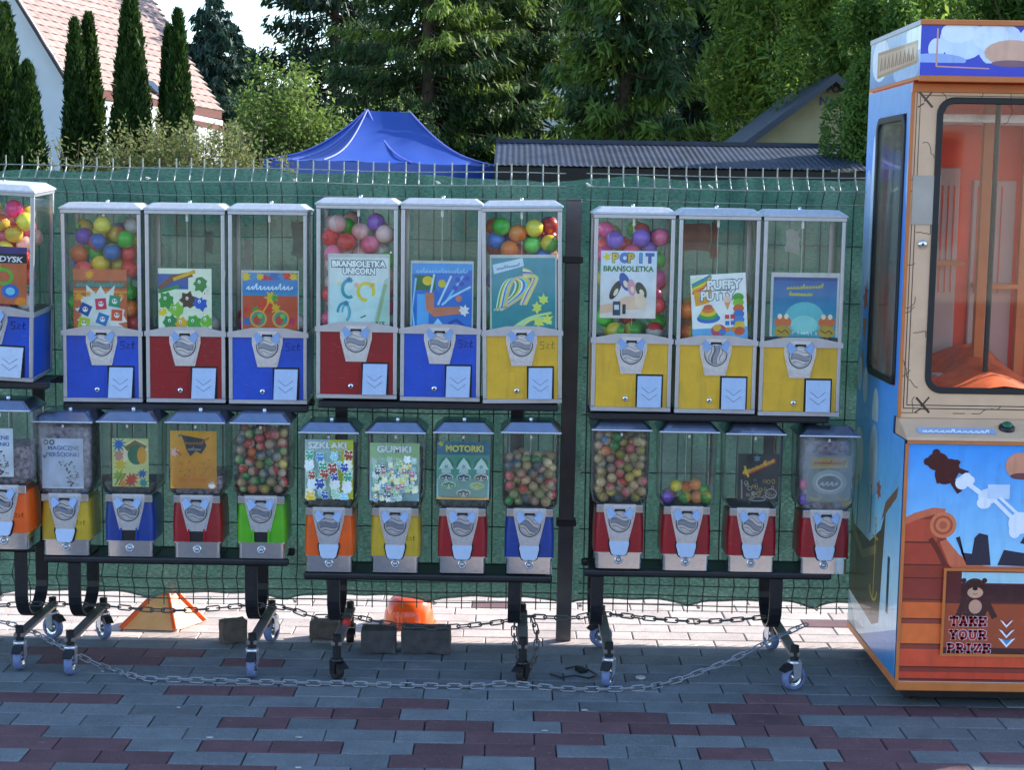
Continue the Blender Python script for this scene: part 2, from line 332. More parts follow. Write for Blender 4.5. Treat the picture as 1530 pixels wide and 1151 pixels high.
# ---- ground sheets
def paving_mat():
    m, t, b = new_mat('paving_far'); tc = N(t, 'ShaderNodeTexCoord'); br = N(t, 'ShaderNodeTexBrick', Scale=1.0)
    br.inputs['Brick Width'].default_value = .2; br.inputs['Row Height'].default_value = .1; br.inputs['Mortar Size'].default_value = .004
    br.inputs['Color1'].default_value = (.23, .22, .21, 1); br.inputs['Color2'].default_value = (.3, .2, .17, 1); br.inputs['Mortar'].default_value = (.06, .055, .05, 1)
    t.links.new(tc.outputs['Object'], br.inputs['Vector']); t.links.new(br.outputs['Color'], b.inputs['Base Color']); b.inputs['Roughness'].default_value = .85; return m
M_PAVE_FAR = paving_mat()
M_BED = pmat('sand_joint', (.04, .038, .034), .95, 0, .3, 20)
M_SOIL = pmat('grass_and_soil', (.09, .11, .04), .95, 0, .4, 3)
def paver_mat(n, c):
    m, t, b = new_mat(n); tc = N(t, 'ShaderNodeTexCoord'); oi = N(t, 'ShaderNodeObjectInfo')
    ad = N(t, 'ShaderNodeVectorMath', operation='ADD'); t.links.new(tc.outputs['Object'], ad.inputs[0]); 
    sc = N(t, 'ShaderNodeMath', operation='MULTIPLY'); sc.inputs[1].default_value = 37.0; t.links.new(oi.outputs['Random'], sc.inputs[0]); t.links.new(sc.outputs[0], ad.inputs[1])
    n1 = N(t, 'ShaderNodeTexNoise', Scale=260.0, Detail=3.0); n2 = N(t, 'ShaderNodeTexNoise', Scale=9.0, Detail=6.0, Roughness=.65)
    t.links.new(ad.outputs[0], n1.inputs['Vector']); t.links.new(ad.outputs[0], n2.inputs['Vector'])
    a = N(t, 'ShaderNodeMapRange'); a.inputs[1].default_value = .3; a.inputs[2].default_value = .7; a.inputs[3].default_value = .72; a.inputs[4].default_value = 1.28; t.links.new(n1.outputs['Fac'], a.inputs[0])
    c2 = N(t, 'ShaderNodeMapRange'); c2.inputs[1].default_value = .3; c2.inputs[2].default_value = .7; c2.inputs[3].default_value = .8; c2.inputs[4].default_value = 1.15; t.links.new(n2.outputs['Fac'], c2.inputs[0])
    o2 = N(t, 'ShaderNodeMapRange'); o2.inputs[3].default_value = .85; o2.inputs[4].default_value = 1.17; t.links.new(oi.outputs['Random'], o2.inputs[0])
    p = N(t, 'ShaderNodeMath', operation='MULTIPLY'); t.links.new(a.outputs[0], p.inputs[0]); t.links.new(c2.outputs[0], p.inputs[1])
    q = N(t, 'ShaderNodeMath', operation='MULTIPLY'); t.links.new(p.outputs[0], q.inputs[0]); t.links.new(o2.outputs[0], q.inputs[1])
    v = N(t, 'ShaderNodeVectorMath', operation='SCALE'); v.inputs[0].default_value = c; t.links.new(q.outputs[0], v.inputs['Scale']); t.links.new(v.outputs[0], b.inputs['Base Color'])
    b.inputs['Roughness'].default_value = .78; b.inputs['Specular IOR Level'].default_value = .35
    bp = N(t, 'ShaderNodeBump', Strength=.35, Distance=.0015); t.links.new(n1.outputs['Fac'], bp.inputs['Height']); t.links.new(bp.outputs[0], b.inputs['Normal']); return wear(m, .45)
M_PG = paver_mat('grey_paver', (.175, .195, .205)); M_PR = paver_mat('red_paver', (.16, .085, .092)); M_PP = paver_mat('pale_paver', (.5, .42, .39))

NX0, NX1, NY0, NY1 = -2.0, 2.2, 4.0, 6.2
def sheet(name, x0, x1, y0, y1, z, mat):
    return tag(MB().add([(x0, y0, z), (x1, y0, z), (x1, y1, z), (x0, y1, z)], [(0, 1, 2, 3)]).build(name, mat), kind='structure')
sheet('ground', -300, 300, -150, 600, -.03, M_SOIL)
far = MB()
for (a, b_, c, d) in ((-30, 30, 3.3, NY0), (-30, NX0, NY0, NY1), (NX1, 30, NY0, NY1), (-30, 30, NY1, 13)):
    far.add([(a, c, -.001), (b_, c, -.001), (b_, d, -.001), (a, d, -.001)], [(0, 1, 2, 3)])
tag(far.build('path', M_PAVE_FAR), kind='structure')
sheet('added_dark_road', -30, 30, -16, 3.3, -.004, pmat('asphalt', (.055, .055, .058), .9, 0, .2, 8, .2))  # unseen dark ground, added to darken what the metal parts reflect
pavement = sheet('pavement', NX0, NX1, NY0, NY1, -.009, M_BED)

RED = [(0,62,1017,8),(0,195,1037,7),(252,448,1031,7),(435,500,1063,7),(371,479,1078,8),(0,106,1085,8),(28,139,1105,9),(245,466,1111,8),(72,289,1127,8),(0,105,1146,9),(216,444,1146,9),
 (20,288,976,7),(100,235,989,6),(323,422,990,6),(592,689,1052,7),(480,640,1067,7),(578,687,1084,8),(791,847,1086,8),(847,952,1070,8),(847,952,1086,8),(952,1000,1086,8),(740,952,1102,8),
 (575,793,1118,8),(626,740,1136,9),(674,740,1149,7),(847,961,1138,9),(1142,1240,1042,7),(1093,1296,1057,7),(1052,1157,1072,8),(1000,1215,1088,8),(1166,1492,1105,8),(1014,1121,1122,8),
 (1228,1341,1122,8),(1183,1409,1142,9),(1454,1530,1072,8),(1500,1530,1138,9),(480,560,1000,5),(1300,1530,1060,6)]
def to_px(x, y, z=0):
    q = Vector((x, y, z-EYE)); d = q.dot(CF); return PW/2+FPX*q.dot(CX)/d, PH/2-FPX*q.dot(CU)/d
def paver_mesh(mat, name):
    b = MB(); x, y, c = .0985, .0485, .003
    b.add([(-x,-y,-.009),(x,-y,-.009),(x,y,-.009),(-x,y,-.009),(-x,-y,-c),(x,-y,-c),(x,y,-c),(-x,y,-c),(-x+c,-y+c,0),(x-c,-y+c,0),(x-c,y-c,0),(-x+c,y-c,0)],
          [(0,1,5,4),(1,2,6,5),(2,3,7,6),(3,0,4,7),(4,5,9,8),(5,6,10,9),(6,7,11,10),(7,4,8,11),(8,9,10,11)])
    return b.mesh(name, mat)
PM = {'g': paver_mesh(M_PG, 'paver_grey'), 'r': paver_mesh(M_PR, 'paver_red'), 'p': paver_mesh(M_PP, 'paver_pale')}
cells = []; rp = random.Random(5); off = 0
for row in range(22):
    y = NY0+.05+row*.1; off = (off+rp.choice((.06, .08, .1, .12, .14))) % .2
    k = 0; x = NX0-off+.02
    while x < NX1+.1:
        cx = x+.1
        if -2.05 < cx < 2.25:
            px, py = to_px(cx, y); inv = -60 < px < 1590 and 880 < py < 1165
            typ = 'g'
            if y > 5.43: typ = 'p' if rp.random() < .985 else 'r'  # sunlit strip: the sun's brightness is put into paler pavers
            elif any(a <= px <= b_ and abs(py-c) <= d for a, b_, c, d in RED): typ = 'r'
            cells.append((cx, y, typ, inv, py))
        x += .2
vis = sorted([c for c in cells if c[3]], key=lambda c: -c[4]); ids = set(id(c) for c in vis[:296])
rest = MB()
for c in cells:
    z = rp.uniform(-.0012, .0012); rx, ry = rp.uniform(-.006, .006), rp.uniform(-.004, .004)
    if id(c) in ids: link_mesh('paver', PM[c[2]], pavement, (c[0]+rp.uniform(-.001, .001), c[1], z), (rx, ry, rp.uniform(-.006, .006)))
    else:
        me = PM[c[2]]; rest.add([v.co for v in me.vertices], [tuple(p.vertices) for p in me.polygons], {'g': 0, 'r': 1, 'p': 2}[c[2]], Matrix.Translation((c[0], c[1], z)))
tag(rest.build('far_pavers', [M_PG, M_PR, M_PP], pavement), kind='stuff')

# ---- wire fence
M_WIRE = pmat('green_coated_wire', (.05, .09, .075), .4, .3, .2, 40, dirt=.3, dirtcol=(.3, .32, .3))
M_WIRET = pmat('sunlit_wire_tip', (.27, .3, .27), .45, .3, .2, 60)  # paler tone has the sun on the wire tops painted in
M_POST = pmat('rusty_brown_steel', (.13, .115, .115), .55, .3, .2, 12, .2, dirt=.5, dirtcol=(.09, .06, .045))
fence = tag(empty('wire_fence', (0, FY, 0)), 'welded wire mesh fence with pointed upright tips and one dark steel post', 'fence')
def fold(z):
    for zc, a in ((1.575, .042), (.2, .035)):
        if abs(z-zc) < .045: return -a*(1-abs(z-zc)/.045)
    return 0
ztop = 1.652
def wire_mesh(top):
    zs = [.095, .155, .2, .245, .6, 1.1, 1.53, 1.575, 1.62]
    b = MB(); b.tube([(0, fold(z), z) for z in zs], .0022, 6, 0, smooth=True); b.tube([(0, 0, 1.6195), (0, 0, top)], .0024, 6, 1)
    b.tube([(0, fold(1.576)-.0, 1.576), (0, -.0005, 1.6195)], .0026, 6, 1)
    return b.mesh('vertical_wire', [M_WIRE, M_WIRET])
wm = wire_mesh(ztop)
px_post = .193
wx = [-3.2+.0523*i for i in range(200) if -3.2+.0523*i < px_post-.03]; x = px_post+.07
while x < 3.0: wx.append(x); x += .0523
for x in wx: link_mesh('vertical_wire', wm, fence, (x+rp.uniform(-.0015, .0015), rp.uniform(-.001, .001), rp.uniform(-.003, .003)), (0, rp.uniform(-.003, .003), 0))
for z in (.12, .155, .2, .245, .39, .59, .79, .99, 1.19, 1.39, 1.53, 1.575, 1.62):
    for a, b_ in ((-3.25, px_post-.02), (px_post+.05, 5.6)):
        n = 20; P = [(a+(b_-a)*i/n, fold(z)-.0045, z+.003*math.sin(i*1.3+z*9)) for i in range(n+1)]
        MB().tube(P, .0022, 6, 0 if z < 1.5 else 1).build('horizontal_wire', [M_WIRE, M_WIRET], fence)
b = MB().box(-.026, .026, -.058, -.024, 0, 1.53).box(-.0275, .0275, -.0595, -.0225, 1.53, 1.536)
post = b.build('post', M_POST, fence, (px_post, 0, 0), (0, R(.3), 0), bevel=.002)
for z in (1.33, .42):
    c = MB().box(-.034, .034, -.064, -.01, z-.011, z+.011); c.lathe([(.006, 0), (.006, .006)], 10, M=Matrix.Translation((0, -.064, z)) @ Matrix.Rotation(R(90), 4, 'X'))
    c.build('clamp', M_BLACK, post, bevel=.002)

# ---- shade net
def net_mat():
    m = bpy.data.materials.new('green_shade_net'); m.use_nodes = True; t = m.node_tree; b = t.nodes["Principled BSDF"]
    tc = N(t, 'ShaderNodeTexCoord'); mp = N(t, 'ShaderNodeMapping'); mp.inputs['Scale'].default_value = (70, 1, 200); t.links.new(tc.outputs['Object'], mp.inputs[0])
    n1 = N(t, 'ShaderNodeTexNoise', Scale=1.0, Detail=3.0, Roughness=.7); t.links.new(mp.outputs[0], n1.inputs['Vector'])
    mp2 = N(t, 'ShaderNodeMapping'); mp2.inputs['Scale'].default_value = (1.5, 1, 14); t.links.new(tc.outputs['Object'], mp2.inputs[0])
    n2 = N(t, 'ShaderNodeTexNoise', Scale=1.6, Detail=8.0, Roughness=.7); t.links.new(mp2.outputs[0], n2.inputs['Vector'])
    c = N(t, 'ShaderNodeMix', data_type='RGBA'); t.links.new(n2.outputs['Fac'], c.inputs[0]); c.inputs[6].default_value = (.018, .066, .055, 1); c.inputs[7].default_value = (.05, .15, .125, 1)
    a = N(t, 'ShaderNodeMapRange'); a.inputs[1].default_value = .3; a.inputs[2].default_value = .7; a.inputs[3].default_value = .4; a.inputs[4].default_value = 1.6; t.links.new(n1.outputs['Fac'], a.inputs[0])
    v = N(t, 'ShaderNodeVectorMath', operation='SCALE'); n3 = N(t, 'ShaderNodeTexNoise', Scale=2.2, Detail=5.0, Roughness=.6); t.links.new(tc.outputs['Object'], n3.inputs['Vector'])
    f3 = N(t, 'ShaderNodeMapRange'); f3.inputs[1].default_value = .42; f3.inputs[2].default_value = .68; f3.inputs[3].default_value = 0; f3.inputs[4].default_value = .4; t.links.new(n3.outputs['Fac'], f3.inputs[0])
    cf = N(t, 'ShaderNodeMix', data_type='RGBA'); t.links.new(f3.outputs[0], cf.inputs[0]); t.links.new(c.outputs[2], cf.inputs[6]); cf.inputs[7].default_value = (.12, .22, .185, 1); t.links.new(cf.outputs[2], v.inputs[0]); t.links.new(a.outputs[0], v.inputs['Scale']); t.links.new(v.outputs[0], b.inputs['Base Color'])
    b.inputs['Roughness'].default_value = .6; b.inputs['Specular IOR Level'].default_value = .3
    tl = N(t, 'ShaderNodeBsdfTranslucent'); t.links.new(v.outputs[0], tl.inputs[0])
    ms = N(t, 'ShaderNodeMixShader'); ms.inputs[0].default_value = .35; t.links.new(b.outputs[0], ms.inputs[1]); t.links.new(tl.outputs[0], ms.inputs[2])
    tr = N(t, 'ShaderNodeBsdfTransparent'); g = N(t, 'ShaderNodeMapRange'); g.inputs[1].default_value = .56; g.inputs[2].default_value = .68; g.inputs[3].default_value = .02; g.inputs[4].default_value = .13; t.links.new(n1.outputs['Fac'], g.inputs[0])
    m2 = N(t, 'ShaderNodeMixShader'); t.links.new(g.outputs[0], m2.inputs[0]); t.links.new(ms.outputs[0], m2.inputs[1]); t.links.new(tr.outputs[0], m2.inputs[2])
    bp = N(t, 'ShaderNodeBump', Strength=.5, Distance=.004); t.links.new(n2.outputs['Fac'], bp.inputs['Height']); t.links.new(bp.outputs[0], b.inputs['Normal'])
    t.links.new(m2.outputs[0], t.nodes['Material Output'].inputs[0]); return m
M_NET = net_mat()
ties = [-3.3, -2.9, -2.45] + [-2.1] + [PY(p, 905, FY).x for p in (-10, 225, 425, 640, 845, 1030, 1215)] + [1.5, 1.9, 2.35, 2.75, 3.15, 3.6, 4.1, 4.6, 5.1, 5.7]
def scal(x):
    for a, b_ in zip(ties, ties[1:]):
        if a <= x <= b_: t = (x-a)/(b_-a); return (1-abs(2*t-1)**5)
    return 0
nb = MB(); nxs = [-3.3+8.9*i/720 for i in range(721)]; nzn = 46
vs = []; rows = nzn+1
for i, x in enumerate(nxs):
    zb = .116+.026*scal(x)+.002*math.sin(x*40); zt = 1.62+.012*math.sin(x*7.3)*math.sin(x*2.1+1)-.03*max(0, math.sin(x*3.1+1.2))**4-.008*abs(math.sin(x*math.pi/.42))+.004*noise.noise((x*14, 0, 0))
    for k in range(rows):
        t = k/nzn; z = zb+(zt-zb)*t
        w = (.02*noise.noise((x*3, z*2, 1))+.011*noise.noise((x*9+z*4, z*7, 4))+.006*noise.noise((x*16-z*12, z*22, 8))+.006*math.sin(z*31+x*1.5)*(.3+noise.noise((x*2, z, 3))))*min(1, (z-zb)/.15)
        vs.append((x, .012+w+abs(w)*.5, z))
fs = [(i*rows+k, (i+1)*rows+k, (i+1)*rows+k+1, i*rows+k+1) for i in range(len(nxs)-1) for k in range(nzn)]
nb.add(vs, fs, 0, None, True)
net = nb.build('shade_net', M_NET, None, (0, FY, 0)); tag(net, 'green woven shade net tied behind the wire fence, scalloped along its bottom hem', 'shade net')
M_HEM = pmat('net_hem_cord', (.25, .27, .22), .7, 0, .3, 80)
hm = MB(); hm.tube([(x, .006, .116+.026*scal(x)+.002*math.sin(x*40)-.002) for x in nxs[::2]], .004, 6); hm.build('hem', M_HEM, net)
M_TIE = pmat('white_cable_tie', (.5, .52, .48), .5)
tm = MB(); tm.tube([(.009*math.cos(a), -.004+.009*math.sin(a), 0) for a in [k*.63 for k in range(10)]], .0018, 5, closed=True); tm.box(-.004, .004, -.017, -.011, -.003, .004); tmm = tm.mesh('tie', M_TIE)
for i, x in enumerate(ties[3:12]):
    for z in (.118, 1.585): link_mesh('tie', tmm, net, (x+(.03*i % .05), -.002, z), (.2, .1*i, 0))

# ================================================================== BEHIND THE FENCE
def leaves_to_mesh(name, P, A, L, Wd, mats, mi=None, extra=None, bend=.0):
    """P centres, A axis dirs, L lengths, Wd widths -> one diamond quad each"""
    n = len(P); Rn = np.random.normal(size=(n, 3)); B = np.cross(A, Rn); B /= np.linalg.norm(B, axis=1, keepdims=True)+1e-9
    a = A*L[:, None]*.5; b = B*Wd[:, None]*.5
    V = np.stack([P-a, P+b-a*.1, P+a, P-b-a*.1], 1).reshape(-1, 3).astype(np.float32)
    ev, ef, em = extra or ([], [], [])
    ev = np.array(ev, np.float32).reshape(-1, 3); nq = n
    me = bpy.data.meshes.new(name); allv = np.concatenate([V, ev]) if len(ev) else V
    me.vertices.add(len(allv)); me.vertices.foreach_set('co', allv.ravel())
    li = np.arange(4*n, dtype=np.int32)
    fl = [i+4*n for f in ef for i in f]; ls = [len(f) for f in ef]
    loops = np.concatenate([li, np.array(fl, np.int32)]) if fl else li
    tot = np.concatenate([np.full(n, 4, np.int32), np.array(ls, np.int32)]) if ls else np.full(n, 4, np.int32)
    st = np.concatenate([[0], np.cumsum(tot)[:-1]]).astype(np.int32)
    me.loops.add(len(loops)); me.loops.foreach_set('vertex_index', loops)
    me.polygons.add(len(tot)); me.polygons.foreach_set('loop_start', st); me.polygons.foreach_set('loop_total', tot)
    for mt in mats: me.materials.append(mt)
    idx = np.zeros(len(tot), np.int32)
    if mi is not None: idx[:n] = mi
    if em: idx[n:] = em
    me.polygons.foreach_set('material_index', idx); me.update(); me.validate(); return me
def unit(v): return v/(np.linalg.norm(v, axis=-1, keepdims=True)+1e-9)
M_BARK = pmat('bark', (.075, .055, .04), .9, 0, .35, 8, .5)
M_SPR = [leaf_mat('spruce_dark', (.018, .045, .018), (.055, .11, .03), trans=.3), leaf_mat('spruce_blue', (.02, .045, .035), (.04, .08, .055), trans=.2), leaf_mat('spruce_lit', (.06, .12, .022), (.17, .26, .05), trans=.4)]  # lightest needle tone has sunlit patches painted into it
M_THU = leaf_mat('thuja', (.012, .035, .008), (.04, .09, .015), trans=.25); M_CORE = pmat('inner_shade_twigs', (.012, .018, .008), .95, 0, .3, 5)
M_BUSH = leaf_mat('bush_leaf', (.07, .14, .025), (.17, .24, .06), trans=.45); M_SHR = leaf_mat('shrub_leaf', (.08, .12, .03), (.2, .21, .08), trans=.4)
M_BRO = leaf_mat('broadleaf', (.1, .2, .03), (.26, .36, .07), trans=.5); M_BRL = leaf_mat('broadleaf_sunlit', (.06, .13, .025), (.2, .28, .06), trans=.45); M_BRD = leaf_mat('broadleaf_dark', (.045, .11, .022), (.12, .22, .045), trans=.45)  # lighter leaf tones have sunlight on the foliage painted in

def trunk_obj(parent, h, r, lean=0, limbs=0, seed=0, zl=.3, spread=.5):
    rd = random.Random(seed); b = MB()
    P = [(lean*h*(i/8)**1.5+.03*math.sin(i*1.3+seed), .03*math.cos(i*1.7+seed), h*i/8) for i in range(9)]
    b.tube(P, [r*(1-.85*i/8) for i in range(9)], 10)
    for k in range(limbs):
        z = h*rd.uniform(zl, .9); a = rd.uniform(0, 6.28); L = spread*rd.uniform(.6, 1.1)
        b.tube([(0, 0, z), (math.cos(a)*L*.5, math.sin(a)*L*.5, z+L*.35), (math.cos(a)*L, math.sin(a)*L, z+L*.9)], [r*.3, r*.2, r*.06], 6)
    return b.build('trunk', M_BARK, parent)

def spruce(px, D, h, r, label, mats, seed, dens=1.0, z0=.4, group=None, ls=1.15):
    dens *= 1.45; x = PY(px, 280, D).x; root = tag(empty('spruce_tree', (x, D, 0)), label, 'tree', group); rd = np.random.RandomState(seed)
    trunk_obj(root, h, .16, seed=seed)
    Ps, As, Ls, Ws, Ms = [], [], [], [], []; bb = MB(); z = z0
    while z < h*.98:
        nb_ = 8 if z < 8 else 6
        for k in range(nb_):
            a = rd.uniform(0, 6.28); L = r*max(.06, (1-z/h))**.75*rd.uniform(.75, 1.12); zz = z+rd.uniform(-.15, .15)
            ca, sa = math.cos(a), math.sin(a); n = int((34 if z < 7.5 else 14)*dens*max(.4, L/r))
            droop = rd.uniform(.22, .42)
            def bp(t): return np.array([ca*L*t, sa*L*t, zz-droop*L*t*(1-.45*t)+.08*L*t**3])
            bb.tube([tuple(bp(t)) for t in (.03, .35, .7, 1)], [.022, .016, .01, .004], 4)
            t = rd.uniform(.12, 1, n)**.8; side = rd.choice([-1, 1], n)*rd.uniform(0, 1, n)*.34*L*(1.05-t)
            base = np.stack([ca*L*t-sa*side, sa*L*t+ca*side, zz-droop*L*t*(1-.45*t)+.08*L*t**3-np.abs(side)*.35-rd.uniform(0, .16, n)], 1)
            mm = rd.choice(len(mats), p=None)
            for q in range(4):
                j = rd.normal(size=(n, 3))*.05; d = np.stack([ca*rd.uniform(.1, .9, n)-sa*np.sign(side)*.5, sa*rd.uniform(.1, .9, n)+ca*np.sign(side)*.5, -rd.uniform(.25, 1.3, n)], 1)+rd.normal(size=(n, 3))*.3
                Ps.append(base+j); As.append(unit(d)); Ls.append(ls*rd.uniform(.13, .27, n)); Ws.append(ls*rd.uniform(.03, .06, n)); Ms.append(np.full(n, mm))
        z += .30 if z < 8 else .5
    me = leaves_to_mesh('crown', np.concatenate(Ps), np.concatenate(As), np.concatenate(Ls), np.concatenate(Ws), mats, np.concatenate(Ms))
    link_mesh('crown', me, root); tag(bb.build('branches', M_BARK, root), kind='stuff'); return root
S0, S1, S2 = M_SPR
GS = 'spruces beyond the fence'
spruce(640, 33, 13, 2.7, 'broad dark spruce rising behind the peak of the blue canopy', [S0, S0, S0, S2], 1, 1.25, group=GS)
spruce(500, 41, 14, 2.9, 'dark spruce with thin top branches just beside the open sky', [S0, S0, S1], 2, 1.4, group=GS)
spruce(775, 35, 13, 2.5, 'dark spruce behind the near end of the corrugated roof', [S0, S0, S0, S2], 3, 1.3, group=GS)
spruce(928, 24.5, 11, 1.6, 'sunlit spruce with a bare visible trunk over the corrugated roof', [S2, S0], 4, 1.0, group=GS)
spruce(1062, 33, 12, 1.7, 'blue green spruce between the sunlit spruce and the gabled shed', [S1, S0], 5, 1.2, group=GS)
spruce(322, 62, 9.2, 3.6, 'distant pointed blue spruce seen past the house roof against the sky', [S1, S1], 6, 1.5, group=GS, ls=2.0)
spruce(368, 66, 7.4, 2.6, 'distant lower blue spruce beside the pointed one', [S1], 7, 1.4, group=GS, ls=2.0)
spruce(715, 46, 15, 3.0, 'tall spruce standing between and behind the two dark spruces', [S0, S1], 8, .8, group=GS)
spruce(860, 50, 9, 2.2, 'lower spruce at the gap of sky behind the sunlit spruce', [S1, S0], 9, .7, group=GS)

def thuja(px, D, ytop, wpx, label, seed):
    p = PY(px, ytop, D); h = p.z; r = 1.16*wpx/2/FPX*D; root = tag(empty('thuja', (p.x, D, 0)), label, 'tree', 'columnar thujas by the house'); rd = np.random.RandomState(seed)
    MB().lathe([(.05, 0), (.03, h*.8)], 8).build('trunk', M_BARK, root)
    n = int(15000*h/4.4); t = rd.uniform(0, 1, n); z = h*t
    prof = r*np.minimum(1, (1-t)**.62*1.55)*(.86+.14*np.minimum(1, t*6)); a = rd.uniform(0, 6.283, n); lump = 1+.1*np.sin(a*5+z*7)+.07*np.sin(a*9-z*15)
    rr = prof*lump*rd.uniform(.74, 1.1, n)+rd.choice([0, 0, 0, 0, .03], n)*rd.uniform(0, 1.6, n); P = np.stack([rr*np.cos(a), rr*np.sin(a), z], 1)
    A = unit(np.stack([np.cos(a)*.45, np.sin(a)*.45, np.ones(n)], 1)+rd.normal(size=(n, 3))*.35)
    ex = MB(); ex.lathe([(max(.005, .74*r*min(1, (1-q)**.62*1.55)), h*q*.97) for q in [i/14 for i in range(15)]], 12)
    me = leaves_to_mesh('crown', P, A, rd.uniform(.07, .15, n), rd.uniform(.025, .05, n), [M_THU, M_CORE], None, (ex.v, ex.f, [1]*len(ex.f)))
    link_mesh('crown', me, root)
thuja(8, 23, 5, 44, 'tall thuja column at the corner of the white gable, beside the lowest window', 1)
thuja(40, 22, 92, 46, 'short broad thuja in front of the dark window of the house', 2)
thuja(-15, 22.5, -40, 60, 'largest thuja at the outer edge of the row', 12)
thuja(111, 23, 28, 33, 'slim thuja, near half of the forked pair beside the white gable', 3)
thuja(132, 23.3, 20, 36, 'slim thuja, far half of the forked pair beside the white gable', 4)
thuja(194, 23, -22, 48, 'tallest single thuja standing in front of the middle of the tiled roof', 5)
thuja(252, 23.5, 38, 30, 'thin dark thuja tucked behind the thuja nearest the green bush', 6)
thuja(266, 23, 14, 34, 'pointed thuja nearest the leafy green bush', 7)

def bush(name, px, D, py_top, wpx, hfrac, n, mat, leaf, label, cat, seed, z0=.0, blobs=14, twigs=0, group=None, trunk=True, depth=None, mats2=None, oz=None):
    p = PY(px, py_top, D); h = p.z; rx = wpx/2/FPX*D; ry = depth or rx*.8; root = tag(empty(name, (p.x, D, 0)), label, cat, group); rd = np.random.RandomState(seed)
    zc0 = h*(1-hfrac) if oz is None else oz
    if trunk: trunk_obj(root, h*.75, .05 if h < 4 else .16, 0, 9, seed, .2, rx*.7)
    C = []; Rr = []
    for k in range(blobs):
        a = rd.uniform(0, 6.28); q = rd.uniform(.1, .78); zz = rd.uniform(.12, .86); sh = math.sqrt(max(.1, 1-(2*zz-1)**2*.75))
        C.append([rx*q*math.cos(a)*sh, ry*q*math.sin(a)*sh, zc0+(h-zc0)*zz]); Rr.append(rd.uniform(.26, .42))
    C = np.array(C); Rr = np.array(Rr); k = rd.randint(0, blobs, n); d = unit(rd.normal(size=(n, 3))); u = rd.uniform(.35, 1, n)**.6
    S = np.array([rx, ry, (h-zc0)*.55]); P = C[k]+d*(Rr[k]*u)[:, None]*S
    keep = P[:, 2] > z0; P = P[keep]; d = d[keep]; n = len(P)
    A = unit(d*.6+rd.normal(size=(n, 3))*.7+np.array([0, 0, -.25]))
    mats = [mat]+(mats2 or [])
    me = leaves_to_mesh('crown', P, A, leaf*rd.choice([.7, 1, 1.6, 2.2], n)*rd.uniform(.7, 1.3, n), leaf*rd.uniform(.3, .75, n), mats, rd.randint(0, len(mats), n)); link_mesh('crown', me, root)
    if twigs:
        b = MB()
        for i in range(twigs):
            x = rx*rd.uniform(-1, 1); hh = h*rd.uniform(.8, 1.12); lx = rd.uniform(-.25, .25)
            b.tube([(x*.6, 0, 0), (x, rd.uniform(-.2, .2), hh*.7), (x+lx, rd.uniform(-.2, .2), hh)], [.008, .005, .002], 4)
        b.build('twigs', M_BARK, root)
    return root
def shoots(root, w, dd, h, n, leaf, mat, seed, spread=.5, hmin=.5, per=26, prof=None, twig=True):
    rd = np.random.RandomState(seed); Ps, As, Ls, Ws = [], [], [], []; b = MB()
    for i in range(n):
        x0 = rd.uniform(-.75, .75)*w; x1 = x0+rd.uniform(-1, 1)*spread*h*.5; y0 = rd.uniform(-.5, .5)*dd; y1 = y0+rd.uniform(-1, 1)*spread*.6*h*.5
        hh = h*rd.uniform(hmin, 1.0)*(prof(x1/w) if prof else 1); bendx = rd.uniform(-.12, .12)*h*.5
        c = lambda t: np.array([x0+(x1-x0)*t**1.4+bendx*t**3, y0+(y1-y0)*t**1.4, hh*(t-.12*t**3)/.88])
        if twig: b.tube([tuple(c(t)) for t in (0, .4, .75, 1)], [.009, .006, .004, .002], 4)
        m_ = max(6, int(per*rd.uniform(.6, 1.2))); ts = rd.uniform(.3, 1.0, m_)**.75
        for t in ts:
            s_ = (1.15-t)*.22*h*rd.uniform(.15, 1)*.6; a = rd.uniform(0, 6.28); o = c(min(1, t)); k = rd.randint(2, 5)
            q = o+np.array([math.cos(a)*s_, math.sin(a)*s_, s_*.25])
            for _ in range(k): Ps.append(q+rd.normal(size=3)*leaf*.8); As.append(np.array([math.cos(a)*.8, math.sin(a)*.8, -.35])+rd.normal(size=3)*.5); Ls.append(leaf*rd.uniform(.7, 1.4)); Ws.append(leaf*rd.uniform(.35, .6))
    me = leaves_to_mesh('crown', np.array(Ps), unit(np.array(As)), np.array(Ls), np.array(Ws), [mat]); link_mesh('crown', me, root)
    if twig: tag(b.build('twigs', M_BARK, root), kind='stuff')
def shoot_bush(name, px, D, ytop, wpx, n, leaf, mat, label, cat, seed, **k):
    p = PY(px, ytop, D); root = tag(empty(name, (p.x, D, 0)), label, cat); shoots(root, wpx/2/FPX*D, .8, p.z, n, leaf, mat, seed, **k); return root
shoot_bush('leafy_bush', 428, 24, 66, 215, 130, .085, M_BUSH, 'tall bright green leafy bush between the house and the blue canopy', 'bush', 21, spread=.42, hmin=.62, per=46, prof=lambda u: 1-.42*abs(u+.05)**1.6 if abs(u) < 1.1 else .55)
shoot_bush('wild_shrub', 245, 14.5, 172, 235, 190, .044, M_SHR, 'straggly yellow green shrub with thin twigs just above the fence top', 'shrub', 23, spread=.3, hmin=.62, per=44)
shoot_bush('wild_shrub', 350, 14.2, 186, 130, 90, .042, M_SHR, 'lower straggly shrub above the fence beside the blue canopy', 'shrub', 24, spread=.3, hmin=.75, per=30)
shoot_bush('wild_shrub', 140, 14.4, 205, 110, 40, .042, M_SHR, 'sparse shrub end below the forked thuja pair', 'shrub', 25, spread=.3, hmin=.8, per=22)
shoot_bush('wild_shrub', 600, 24, 145, 60, 20, .05, M_BUSH, 'bright green treetop showing just over the canopy peak', 'shrub', 26, spread=.3, hmin=.85, per=26)
